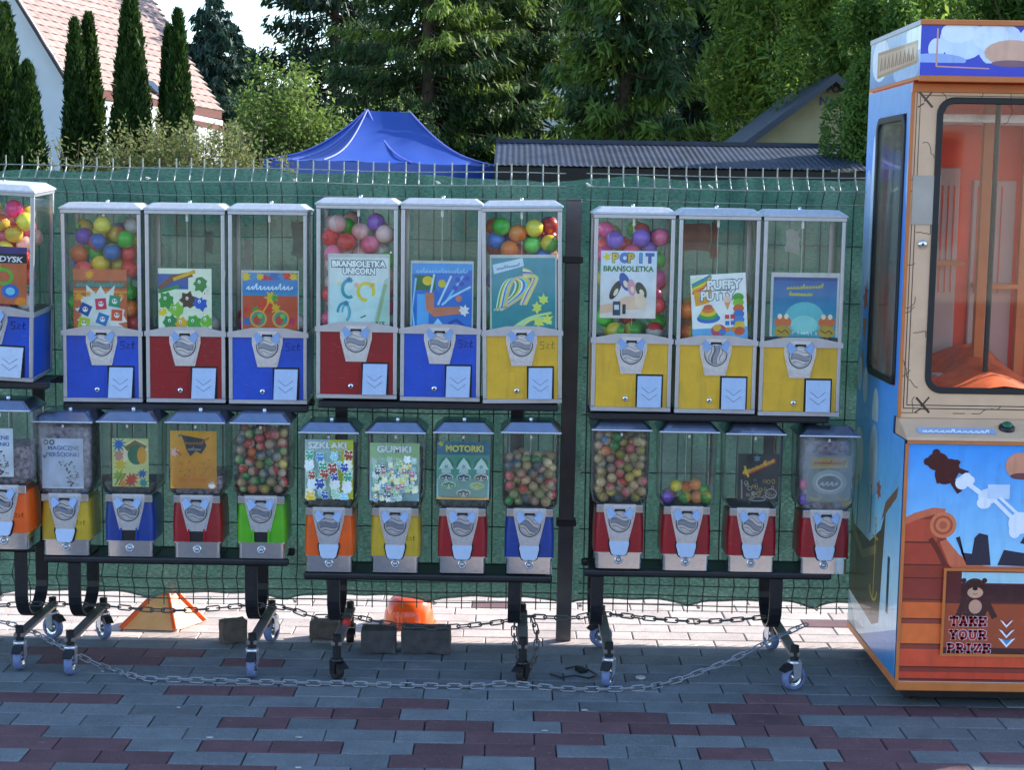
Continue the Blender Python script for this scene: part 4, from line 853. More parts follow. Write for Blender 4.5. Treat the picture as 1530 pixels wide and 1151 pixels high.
def card_putty():
    a = A_(80, 94, .175); a.rect(0, 0, 80, 94, '#eef2ee'); a.rect(0, 76, 80, 94, '#6db4e0'); a.splat(10, 12, 12, '#d8eac0', 9, .3)
    for i, c in enumerate(['#d23a30', '#e79a20', '#e8d626', '#45a53a', '#2a7fc0']): a.stroke([(2, 26-i*3), (18, 16-i*3+3), (30, 4-i)], 3.4, c)
    a.poly([(4, 24), (30, 20), (26, 40), (6, 44)], '#e6a62c')
    a.text('PUFFY', 24, 21, 12, '#e9f0ee', .05, '#46566a', .06, width=50); a.text('PUTTY', 14, 36, 12, '#e9f0ee', .05, '#46566a', .06, width=50)
    for i, c in enumerate(['#3a74c0', '#4aa860', '#e3cf2c', '#e3872c', '#d2694a']): a.ell(24, 62-i*4, 17-i*2.6, 7-i*.8, c, 16)
    a.ell(38, 80, 11, 9, '#c4506a'); a.ell(36, 76, 6, 5, '#e5b33a'); a.ell(43, 82, 5, 4, '#3f80c8')
    for i, c in enumerate(['#45a53a', '#8cc63a', '#d36a3c', '#3f7fc8', '#5b8ed4', '#e0c93a', '#cf5a3a']): a.ell(68, 34+i*8, 8, 6, c, 14)
    for i in range(6): a.rect(48+(i % 2)*8, 58+(i//2)*9, 54+(i % 2)*8, 64+(i//2)*9, ['#d5453c', '#3d78c4', '#e08a2c'][i//2])
    a.poly([(46, 36), (58, 36), (52, 52)], '#e3a45c'); a.ell(52, 36, 6, 5, '#f0d0c0')
    return a
def card_sea():
    a = A_(96, 88, .2); a.rect(0, 0, 96, 88, '#1d5ba6', '#3fa7b4'); a.rect(0, 0, 96, 5, '#174a86'); a.script(20, 76, 18, 6.5, '#c8bb3a', 1.5, 5, .05); a.script(24, 60, 27, 6, '#d6c33a', 1.5, 9)
    a.ell(48, 60, 30, 24, '#6bc0c4'); a.ell(48, 70, 20, 14, '#8fd6cf')
    for x in (16, 82): a.ell(x, 66, 13, 9, '#d6743e'); a.ell(x, 80, 13, 9, '#b79a3a'); a.ell(x-5, 58, 3.4, 4, '#f2e7c8'); a.ell(x+5, 58, 3.4, 4, '#f2e7c8'); a.stroke([(x-8, 78), (x-2, 82), (x+4, 78), (x+9, 83)], 1.5, '#3a2a1c')
    a.squig(30, 70, 84, 4, '#e9f0ea', 6, 1.2, 2)
    return a
def card_disc():
    a = A_(90, 88, .19); a.rect(0, 0, 90, 88, '#c46a3a'); a.rect(0, 0, 90, 12, '#4a3a78'); a.poly([(0, 12), (90, 10), (90, 24), (0, 28)], '#1c1a22'); a.text('PARTY DYSK', 4, 23, 8.5, '#f0eff4', .03, width=80, shear=.2)
    a.ring(56, 46, 12, 11, 5, '#6ab52e'); a.ring(30, 48, 10, 9, 4, '#c83a6a'); a.ell(66, 68, 13, 11, '#2f6fc8'); a.ell(66, 68, 7, 6, '#7fd0ea'); a.splat(20, 74, 14, '#e6b03a', 8, .4)
    a.splat(44, 30, 9, '#9fc23a', 8, .4); a.ell(82, 84, 9, 8, '#e08a2a'); return a
def card_rings():
    a = A_(61, 74, .134); a.rect(0, 0, 61, 74, '#dbe6f4'); a.ring(6, 6, 3, 3, 2, '#4a3a34'); a.ring(15, 6, 3, 3, 2, '#4a3a34'); a.splat(4, 27, 3, '#3c4650', 6, .4)
    a.text('MAGICZNE', 9, 17, 6, '#2f6fae', .03, width=46); a.text('PIERŚCIONKI', 6, 27, 6, '#2f6fae', .03, width=49)
    rd = random.Random(9)
    for i in range(46):
        t = rd.random(); x = 25+33*rd.random()+(-6+6*t); y = 34+38*rd.random()**.9
        if x < 24+(y-34)*.5: x += 14
        if x > 59: x = 56
        a.splat(x, y, rd.uniform(1.2, 2.4), rd.choice(['#2c3330', '#37433c', '#8a3a4a', '#5d7a6a', '#1f2a24']), 5, .5, i)
    return a
def card_palm():
    a = A_(54, 72, .118); a.rect(0, 0, 54, 72, '#d9e0a0'); a.splat(10, 9, 13, '#2f78c0', 10, .6, 2); a.rect(22, 0, 54, 20, '#cfdc8c'); a.ring(36, 26, 17, 22, 5, '#efe9cf', 20, 200); a.stroke([(20, 16), (34, 6), (50, 14)], 7, '#8a7440')
    a.ell(36, 24, 13, 15, '#3f7d5e'); a.ell(44, 25, 7, 13, '#e0a728'); a.splat(10, 26, 9, '#cf9a88', 7, .4, 3); a.splat(12, 40, 11, '#d7c33a', 8, .5, 1); a.splat(10, 56, 10, '#9cba4a', 8, .5, 4)
    for i in range(6): a.stroke([(4+i*5, 70), (14+i*6, 52)], 2, ['#7ea03c', '#cf6a3c', '#e0d08a'][i % 3])
    a.splat(28, 62, 12, '#c9573c', 9, .5, 7); a.splat(44, 52, 8, '#2f6fb4', 8, .5, 8); a.splat(46, 66, 8, '#3f9a9a', 8, .5, 9); a.splat(16, 68, 7, '#e3a23a', 8, .5, 9); return a
def card_yellow():
    a = A_(69, 86, .15); a.rect(0, 0, 69, 86, '#dda81c', '#d99a2a'); a.poly([(16, 6), (50, 12), (54, 22), (46, 34), (38, 30), (30, 38), (24, 28), (20, 14)], '#3a444e'); a.script(22, 50, 20, 6, '#b8743a', 1.2, 3); a.script(26, 46, 29, 5, '#a9a9a2', 1.1, 8)
    a.stroke([(12, 8), (18, 6)], 3, '#5f8a3a'); a.stroke([(50, 14), (58, 10)], 2, '#a8402c'); a.splat(6, 32, 8, '#e7c4b4', 7, .5, 1); a.stroke([(8, 30), (16, 36)], 2, '#b23a2c')
    rd = random.Random(2)
    for i in range(50): a.splat(rd.uniform(10, 60), rd.uniform(42, 68), rd.uniform(.7, 1.5), rd.choice(['#8a6a1c', '#b08420', '#c86a2a']), 4, .5, i)
    a.rect(14, 70, 52, 76, '#d88a22'); a.splat(62, 80, 7, '#d6c6b8', 8, .4); return a
def creatures(a, n, x0, x1, y0, y1, cols, seed, r0=4, r1=7, outline='#f2f4e8'):
    rd = random.Random(seed); k = max(1, int(round(math.sqrt(n*(x1-x0)/(y1-y0))))); rows = math.ceil(n/k)
    for i in range(n):
        x = x0+(x1-x0)*((i % k)+.5+rd.uniform(-.25, .25))/k; y = y0+(y1-y0)*((i//k)+.5+rd.uniform(-.25, .25))/rows; r_ = rd.uniform(r0, r1)
        c = rd.choice(cols); t = rd.uniform(-.5, .5)
        for q, cc in ((1.28, outline), (1, c)):
            a.ell(x, y, r_*.62*q, r_*.8*q, cc, 10, rot=t*40)
            for u, v, w in ((-.6, -.8, .3), (.6, -.75, .3), (-.85, .15, .26), (.8, .3, .28), (-.4, .9, .28), (.45, .85, .26)): a.ell(x+(u+t*.3)*r_*.9, y+(v+t*.2*u)*r_*.9, r_*w*q*1.1, r_*(w+.1)*q, cc, 7, rot=u*v*60)
        a.ell(x-r_*.2, y-r_*.25, .9, 1.2, '#fafafa', 6); a.ell(x-r_*.2, y-r_*.25, .5, .7, '#141414', 5); a.ell(x+r_*.25, y-r_*.25, .9, 1.2, '#fafafa', 6)
    return a
def card_szklaki():
    a = A_(72, 88, .156); a.rect(0, 0, 72, 88, '#a9d3dc', '#bfe0d0'); a.poly([(36, 0), (72, 0), (72, 88), (50, 88), (44, 40)], '#cfd838'); a.text('SZKLAKI', 4, 13, 9.5, '#fbfbf6', .05, '#6f9fae', .05, width=58)
    creatures(a, 20, 0, 72, 16, 88, ['#8fc7da', '#d9e6c8', '#9fd0b0', '#e9ecd8'], 14, 4, 7, '#f4f6ee')
    return creatures(a, 18, 2, 70, 18, 86, ['#2f7fb8', '#8fc7da', '#3f9a7a', '#2b4f9a', '#9c4a36', '#d6dfe0', '#e6c23a', '#6fb0d0'], 4, 5, 8)
def card_gumki():
    a = A_(74, 88, .16); a.rect(0, 0, 74, 88, '#bcd8bc', '#9fc6cf'); a.rect(0, 0, 74, 22, '#a9cf9a'); a.text('GUMKI', 10, 14, 10, '#f2f6f4', .05, '#5f98b0', .05, width=52)
    creatures(a, 40, 3, 71, 22, 86, ['#e9e9b8', '#dfe9e4', '#a8c8c0', '#c9d8a0', '#86a8b8'], 18, 3, 5.2, '#eef2e2')
    creatures(a, 28, 6, 68, 26, 80, ['#d6c85a', '#e7e4a8', '#4f86a8', '#3c4a58', '#b06a72', '#7fae7a', '#e0b04a'], 8, 2.6, 4.8, '#e9efe0'); return a
def card_motorki():
    a = A_(78, 88, .17); a.rect(0, 0, 78, 88, '#8db6ac'); a.rect(0, 0, 78, 20, '#2f7596'); a.rect(0, 20, 78, 56, '#55a090'); a.splat(6, 4, 5, '#c8cf4a', 5, .5); a.text('MOTORKI', 13, 15, 9.5, '#d9d877', .05, '#2a5a4c', .05, width=56)
    for i, x in enumerate((14, 40, 66)): a.ell(x, 36, 11, 12, '#2c8a6a'); a.poly([(x-11, 42), (x-6, 32), (x, 24), (x+6, 32), (x+11, 42)], '#d6ece8'); a.rect(x-7, 40, x+7, 48, '#c3dcd8'); a.splat(x, 38, 4, '#8fb4b4', 5, .5)
    for x, y, c in ((14, 54, '#35506a'), (40, 54, '#1f4a74'), (66, 54, '#7a4a4e'), (18, 66, '#4f9a5a'), (60, 67, '#c0c83a'), (40, 78, '#6a6a72')):
        a.ell(x, y, 11, 6, '#c9dcd2', 14); a.ring(x-5, y+1, 3, 3, 1.6, c, n=10); a.ring(x+5, y+1, 3, 3, 1.6, c, n=10); a.stroke([(x-6, y), (x, y-3), (x+6, y)], 3, c)
    a.rect(0, 84, 78, 88, '#c8a060'); return a
def card_dark():
    a = A_(61, 70, .134); a.rect(0, 0, 61, 70, '#262a30'); a.splat(28, 7, 6, '#5f87a0', 6, .5); a.poly([(6, 28), (54, 6), (56, 12), (22, 28), (10, 32)], '#c23a28'); a.text('turbo', 6, 30, 9, '#ddc23c', .05, width=46, rot=24) if False else a.script(8, 54, 30, 8, '#ddc23c', 2.2, 12, .42)
    a.stroke([(10, 18), (16, 34)], 3, '#ddc23c'); rd = random.Random(6)
    for i in range(26): a.ring(rd.uniform(12, 56), rd.uniform(32, 64), rd.uniform(1.5, 3), rd.uniform(1.5, 3.4), .8, rd.choice(['#a99a4a', '#7d8388', '#b9bcbc', '#c8b25a']), n=9)
    a.stroke([(6, 38), (7, 66)], 2, '#9aa0a4'); a.ring(50, 58, 8, 7, 1.2, '#a7abad'); a.ring(30, 66, 12, 3, 1.2, '#8a8f92'); return a
def card_oval():
    a = A_(66, 68, .144); a.rect(0, 0, 66, 68, '#8d9a98'); a.rect(6, 4, 60, 16, '#c0a95a'); a.script(9, 57, 13, 6, '#b8523c', 1.4, 3); a.script(18, 48, 23, 5, '#5f7f8a', 1.3, 5); a.stroke([(4, 18), (60, 16)], 3, '#d0bd58')
    a.ell(33, 39, 26, 18, '#aebfb8', 20); a.ell(33, 40, 20, 13, '#dfe6e4', 20); a.ell(33, 40, 17.5, 10.5, '#5f6f72', 20); a.script(19, 47, 44, 9, '#e5ece9', 1.6, 5)
    a.ring(14, 60, 8, 4, 2.5, '#c6c24a', 180, 360); a.ring(34, 62, 10, 4, 2.5, '#6fae8a', 180, 360); a.ring(54, 60, 8, 4, 2.5, '#c8a84a', 180, 360); return a

def price(t, col='#0b1240', w=.055):
    a = Art(50, 30, w/50, .00001); L = {'5zl': [[(16, 4), (4, 4), (4, 13), (14, 14), (13, 24), (3, 25)], [(20, 10), (30, 10), (20, 23), (31, 23)], [(40, 2), (38, 24), (46, 22)], [(35, 14), (46, 9)]],
        '2zl': [[(4, 8), (12, 4), (14, 12), (4, 24), (16, 24)], [(20, 10), (30, 10), (20, 23), (31, 23)], [(40, 2), (38, 24), (46, 22)], [(35, 14), (46, 9)]]}[t]
    for l in L: a.stroke(l, 2.4, col)
    return a

# ================================================================== CAPSULES
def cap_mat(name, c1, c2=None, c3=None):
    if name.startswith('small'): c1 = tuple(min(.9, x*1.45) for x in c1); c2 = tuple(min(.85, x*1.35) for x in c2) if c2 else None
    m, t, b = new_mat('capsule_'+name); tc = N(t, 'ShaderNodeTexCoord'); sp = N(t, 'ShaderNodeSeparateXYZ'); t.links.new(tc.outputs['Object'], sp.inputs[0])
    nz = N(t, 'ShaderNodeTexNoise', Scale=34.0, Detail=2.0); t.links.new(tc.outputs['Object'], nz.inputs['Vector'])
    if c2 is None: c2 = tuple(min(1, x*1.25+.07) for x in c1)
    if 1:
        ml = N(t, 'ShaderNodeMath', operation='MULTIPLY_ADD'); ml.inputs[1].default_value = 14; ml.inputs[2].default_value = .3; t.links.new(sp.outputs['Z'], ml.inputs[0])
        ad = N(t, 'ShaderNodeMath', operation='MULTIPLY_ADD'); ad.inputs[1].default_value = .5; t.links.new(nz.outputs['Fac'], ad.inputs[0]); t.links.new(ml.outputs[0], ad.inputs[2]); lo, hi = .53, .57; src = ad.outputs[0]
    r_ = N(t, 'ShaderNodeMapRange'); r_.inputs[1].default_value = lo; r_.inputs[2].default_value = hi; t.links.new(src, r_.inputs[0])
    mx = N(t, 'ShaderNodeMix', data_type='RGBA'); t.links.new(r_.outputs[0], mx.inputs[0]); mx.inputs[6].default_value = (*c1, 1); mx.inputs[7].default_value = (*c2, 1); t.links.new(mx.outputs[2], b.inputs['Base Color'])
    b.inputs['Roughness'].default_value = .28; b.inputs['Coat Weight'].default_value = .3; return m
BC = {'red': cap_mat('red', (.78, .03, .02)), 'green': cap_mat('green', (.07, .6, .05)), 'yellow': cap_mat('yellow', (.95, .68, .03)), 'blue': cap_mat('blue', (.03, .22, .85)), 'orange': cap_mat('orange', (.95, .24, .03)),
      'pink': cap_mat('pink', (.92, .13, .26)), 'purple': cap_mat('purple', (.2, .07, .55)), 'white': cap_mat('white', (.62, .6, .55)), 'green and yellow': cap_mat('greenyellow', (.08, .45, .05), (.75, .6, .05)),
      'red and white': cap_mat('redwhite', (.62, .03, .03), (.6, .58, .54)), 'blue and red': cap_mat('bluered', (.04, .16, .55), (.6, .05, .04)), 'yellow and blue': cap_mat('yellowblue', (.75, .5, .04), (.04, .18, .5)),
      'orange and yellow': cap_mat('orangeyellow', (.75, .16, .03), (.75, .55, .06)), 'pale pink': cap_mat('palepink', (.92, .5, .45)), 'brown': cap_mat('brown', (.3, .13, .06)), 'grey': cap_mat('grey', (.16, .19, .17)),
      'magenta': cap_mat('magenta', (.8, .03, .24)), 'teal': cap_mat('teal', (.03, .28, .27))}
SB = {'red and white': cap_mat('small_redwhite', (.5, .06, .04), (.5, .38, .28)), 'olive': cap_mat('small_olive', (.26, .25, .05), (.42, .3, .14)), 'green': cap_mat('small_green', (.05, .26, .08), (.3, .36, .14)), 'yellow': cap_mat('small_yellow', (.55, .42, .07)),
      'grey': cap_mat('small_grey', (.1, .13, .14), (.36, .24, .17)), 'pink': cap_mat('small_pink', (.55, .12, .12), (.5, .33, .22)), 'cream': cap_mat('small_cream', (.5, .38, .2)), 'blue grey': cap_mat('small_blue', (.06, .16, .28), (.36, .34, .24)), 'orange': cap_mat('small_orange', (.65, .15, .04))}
def ball_mesh(r, mat, seg=20, rings=12):
    b = MB(); prof = [(max(1e-4, r*math.sin(math.pi*i/rings)), -r*math.cos(math.pi*i/rings)) for i in range(rings+1)]; b.lathe(prof, seg, cap=False)
    if seg > 14: b.lathe([(r*1.0, -.0012), (r*1.02, -.0008), (r*1.02, .0008), (r*1.0, .0012)], seg, cap=False)
    return b.mesh('ball', mat)
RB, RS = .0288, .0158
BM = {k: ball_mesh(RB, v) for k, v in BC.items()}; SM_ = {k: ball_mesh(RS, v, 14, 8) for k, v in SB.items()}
def pack(n, x, y0, y1, z0, r, rd, ztop=9, tries=70, fit=None):
    pts = []
    for _ in range(n):
        X = rd.uniform(-x+r, x-r, tries); Y = rd.uniform(y0+r, y1-r, tries); Z = np.full(tries, z0+r)
        for (px, py, pz) in pts:
            d2 = (X-px)**2+(Y-py)**2; mk = d2 < 4*r*r*.985; Z[mk] = np.maximum(Z[mk], pz+np.sqrt(4*r*r*.985-d2[mk]))
        i = int(np.argmin(Z))
        if Z[i]+r > ztop: continue
        pts.append((X[i], Y[i], Z[i]))
    return pts
big_count = 0; small_count = 0; small_rest = MB(); SRM = list(SB.values()); SRN = list(SB.keys())
def put_capsules(root, where, n, cols, seed, small=False, ztop=9, box=None, group=None, keep_y=.14, wts=None, cards=None):
    """settle capsules inside a machine; each is a thing of its own"""
    global big_count, small_count
    rd = np.random.RandomState(seed); r = RS if small else RB
    x, y0, y1, z0 = box; pts = pack(n, x, y0, y1, z0, r, rd, ztop)
    bpy_m = Matrix.LocRotScale(root.location, root.rotation_euler, root.scale)
    rowh = r*1.75; rows = {}
    for p in pts: rows.setdefault(int((p[2]-z0-r)/rowh+.35), []).append(p)
    used = {}
    for k in sorted(rows):
        fr = sorted([p for p in rows[k]], key=lambda p: p[0])
        layer = 0
        for j, p in enumerate(fr):
            behind = p[1] > keep_y; c = cols[rd.choice(len(cols), p=wts)]; rot = (rd.uniform(0, 6.28), rd.uniform(0, 6.28), rd.uniform(0, 6.28))
            hid = cards and any(a <= p[0]+.0 <= b_ and c0 <= p[2] <= c1 for a, b_, c0, c1 in cards)
            if small:
                if behind or hid or small_count >= 285:
                    me = SM_[c]; small_rest.add([v.co for v in me.vertices], [tuple(q.vertices) for q in me.polygons], SRN.index(c), bpy_m @ Matrix.Translation(p) @ Matrix.Diagonal((1, 1, 1, 1)), True); continue
                o = link_mesh('small_capsule', SM_[c], None, bpy_m @ Vector(p), rot); small_count += 1
            else:
                if hid or p[1] > .16: continue
                if big_count >= 290: continue
                o = link_mesh('toy_capsule', BM[c], None, bpy_m @ Vector(p), rot); big_count += 1
            lb = '%s capsule, %s in layer %s up, %s' % (c, ORD[min(j, 21)], ORD[min(k, 17)].replace('first', 'one'), where)
            tag(o, lb, 'capsule', group or ('small capsules' if small else 'toy capsules')); o.scale = root.scale

# ------------------------------------------------------------------ place the tall machines
up0 = make_upper(); UP = []
def upper_at(px0, px1, pytop, pybot, Y, color, label, card, turn=0, yaw=0, tilt=(0, 0), first=[True]):
    """front face between photo columns px0..px1 at depth Y"""
    root = up0 if first[0] else copy_tree(up0); first[0] = False
    xm = PY((px0+px1)/2, pybot, Y); s = (PY(px1, pybot, Y).x-PY(px0, pybot, Y).x)/(UW+.006)
    h = (PY((px0+px1)/2, pytop, Y).z-xm.z); sz = h/.6155
    root.location = xm; root.scale = (s, 1, sz); root.rotation_euler = (R(tilt[0]), R(tilt[1]), R(yaw)); tag(root, label, 'vending machine', 'tall capsule machines on the upper shelves')
    for c in kids(root):
        if c.name.split('.')[0] in ('front_panel', 'side_panel', 'rear_panel', 'cash_door'): set_mat(c, PAN[color])
        if c.name.startswith('coin_mechanism'):
            for q in kids(c):
                if q.name.startswith('handle'): q.rotation_euler = (0, R(turn), 0)
    if card:
        fn, cx, w, z0, rot, lab = card; a = fn(); sc = w/(a.w*a.s); a.s *= sc
        c = a.build('display_card', root, loc=(cx, .0095, z0), rot=(0, R(rot), 0)); c['label'] = lab
    UP.append(root); return root
GL = .5987
def cx_of(px, a, b_): return ((px-(a+b_)/2)/(b_-a))*(UW+.006)
def zof(py, top, bot): return (bot-py)/(bot-top)*.6155
def upm(px0, px1, top, bot, Y, color, label, cardfn, c, lab, turn=0, yaw=0, tilt=(0, 0), rot=0):
    x0, x1, y0, y1 = c
    return upper_at(px0, px1, top, bot, Y, color, label, (cardfn, cx_of((x0+x1)/2, px0, px1), (x1-x0)/(px1-px0)*(UW+.006), zof(y1, top, bot), rot, lab), turn, yaw, tilt)
t0 = upm(-75, 50, 282, 568, 5.12, 'blue', 'tall blue-based capsule machine leaning at the outer end, sunlit pink and yellow capsules on top', card_disc, (-52, 36, 366, 452), 'orange party disc card', 5, 0, (3.2, 2.6))
t1 = upm(94, 214, 311, 601, 5.25, 'blue', 'tall blue-based capsule machine full of mixed balls behind a colourful cube-face card', card_blocks, (112, 190, 405, 491), 'orange card with cube faces', 4, 2.2)
t2 = upm(218, 338, 312, 602, 5.25, 'red', 'nearly empty red-based tall machine between the two blue-based ones', card_dinos, (238, 316, 405, 492), 'card crowded with green and brown creatures', 6, 2.2)
t3 = upm(341, 460, 313, 604, 5.25, 'blue', 'blue-based tall machine with a card of splashes and round goggles', card_goggles, (361, 446, 408, 492), 'orange splash card with goggles', 3, 2.2)
t4 = upm(471, 594, 304, 596, 5.18, 'red', 'red-based tall machine with pale pink capsules above a unicorn bracelet card', card_unicorn, (489, 581, 378, 488), 'pale bracelet card', 5)
t5 = upm(596, 718, 305, 600, 5.18, 'blue', 'blue-based tall machine with an empty upper globe and a blue slide card', card_slide, (612, 705, 392, 491), 'blue card with a brown slide', 8)
t6 = upm(720, 841, 308, 603, 5.18, 'yellow', 'yellow-based tall machine beside the brown steel post, capsules above a ribbon card', card_ribbons, (733, 832, 384, 493), 'teal card with looping ribbons', 6, tilt=(0, -1.1))
t7 = upm(881, 1003, 318, 615, 5.12, 'yellow', 'yellow-based tall machine full of red and green capsules behind a light blue bracelet card', card_popit, (893, 976, 380, 475), 'light blue pop bracelet card', 5)
t8 = upm(1006, 1129, 320, 618, 5.12, 'yellow', 'yellow-based tall machine with a tilted white putty card and its dial turned upright', card_putty, (1034, 1113, 417, 508), 'tilted white putty card', 95, rot=-4)
t9 = upm(1131, 1255, 322, 622, 5.12, 'yellow', 'yellow-based tall machine nearest the claw machine with a blue sea card', card_sea, (1146, 1248, 412, 503), 'blue sea card with orange crabs', 4)
for t, tx, mt in ((t0, '5zl', '#0a1030'), (t1, '5zl', '#0b1240'), (t3, '5zl', '#0b1a60'), (t5, '5zl', '#0b1a60'), (t6, '5zl', '#8a7428')):
    price(tx, mt).build('price_writing', t, thick=0, loc=(.082, .0036, .165))
BX = (UW/2-.008, .012, UD-.01, .2196)
mix = ['red', 'green', 'yellow', 'blue', 'orange', 'purple', 'green and yellow', 'red and white', 'blue and red', 'teal', 'brown', 'yellow and blue', 'orange and yellow', 'grey']
def cardbox(cx, w, z0, h, m=.012): return [(cx-w/2+m, cx+w/2-m, z0+m, z0+h-m)]
def cb_of(t): c = [k for k in kids(t) if k.name.startswith('display_card')][0]; d = c.dimensions; return cardbox(c.location.x, d.x/t.scale[0] if d.x else .17, c.location.z, max(v.co.z for v in c.data.vertices))
def cbx(t):
    c = [k for k in kids(t) if k.name.startswith('display_card')][0]; xs = [v.co.x for v in c.data.vertices]; zs = [v.co.z for v in c.data.vertices]
    return [(c.location.x+min(xs)+.016, c.location.x+max(xs)-.016, c.location.z+min(zs), c.location.z+max(zs)-.018)]
put_capsules(t0, 'in the leaning blue-based machine', 118, ['pale pink', 'pink', 'yellow', 'red', 'orange and yellow', 'magenta', 'green and yellow', 'white'], 11, box=BX, ztop=.585, keep_y=9, cards=cbx(t0), wts=[.2, .17, .17, .16, .1, .1, .05, .05])
put_capsules(t1, 'in the machine with cube card', 118, mix, 12, box=BX, ztop=.592, cards=cbx(t1), wts=[.16, .12, .12, .12, .08, .08, .05, .06, .06, .04, .03, .03, .03, .02])
put_capsules(t2, 'in the red-based creature card machine', 9, ['red', 'magenta', 'green', 'grey', 'teal', 'white'], 13, box=BX, cards=cbx(t2))
put_capsules(t3, 'in the goggles card machine', 8, ['magenta', 'brown', 'purple', 'red', 'white'], 14, box=BX, cards=cbx(t3))
put_capsules(t4, 'in the unicorn card machine', 116, ['pale pink', 'white', 'red', 'pink', 'purple', 'green'], 15, box=BX, ztop=.59, cards=cbx(t4), wts=[.4, .2, .12, .14, .07, .07])
put_capsules(t5, 'in the slide card machine', 10, ['green', 'yellow', 'grey', 'white', 'blue'], 16, box=BX, cards=cbx(t5))
put_capsules(t6, 'in the ribbon card machine', 114, ['red', 'blue', 'green', 'yellow', 'orange', 'purple', 'blue and red', 'green and yellow'], 17, box=BX, ztop=.585, cards=cbx(t6))
put_capsules(t7, 'in the pop bracelet card machine', 118, ['red', 'pink', 'green', 'magenta', 'green and yellow', 'purple', 'red and white', 'orange'], 18, box=BX, ztop=.592, cards=cbx(t7), wts=[.26, .16, .2, .14, .08, .06, .06, .04])
put_capsules(t8, 'in the putty card machine', 24, ['brown', 'orange', 'orange and yellow', 'white', 'red', 'yellow', 'purple'], 19, box=BX, cards=cbx(t8))
put_capsules(t9, 'in the sea card machine', 7, ['green', 'grey', 'orange', 'teal'], 20, box=BX, cards=cbx(t9))
# loose papers seen through the empty globes
M_PAPER = pmat('sun_bleached_paper', (.45, .44, .36), .8, 0, .15, 30); M_PINKP = pmat('faded_pink_paper', (.42, .2, .13), .8, 0, .15, 30); M_GREYP = pmat('faded_grey_paper', (.2, .24, .2), .8, 0, .2, 30)
def torn(x, y, z, w, h, mat, seed, root, label):
    rd = random.Random(seed); pts = []
    for i in range(5): pts.append((x-w/2+w*i/4, z+rd.uniform(-.006, .006)))
    for i in range(4): pts.append((x+w/2+rd.uniform(-.008, .004), z+h*(i+1)/5))
    for i in range(5): pts.append((x+w/2-w*i/4, z+h+rd.uniform(-.006, .006)))
    for i in range(3): pts.append((x-w/2+rd.uniform(-.004, .008), z+h*(3-i)/4))
    o = MB().prism(pts, y, y+.001).build('sticker', mat, root); o['label'] = label
yb = UD-.0075
torn(.045, yb, .47, .03, .07, M_GREYP, 1, t2, 'faded sticker on the rear pane'); torn(.075, yb, .46, .045, .115, M_GREYP, 2, t3, 'large faded sticker on the rear pane'); torn(-.09, yb, .41, .03, .1, M_PAPER, 3, t3, 'torn white sticker on the rear pane')
torn(-.055, yb, .5, .1, .085, M_PINKP, 4, t8, 'faded pink sticker on the rear pane'); torn(.01, yb, .47, .024, .12, M_PINKP, 5, t8, 'narrow pink sticker strip'); torn(-.03, .05, .5, .046, .07, M_PAPER, 6, t9, 'crumpled paper tag behind the front pane')

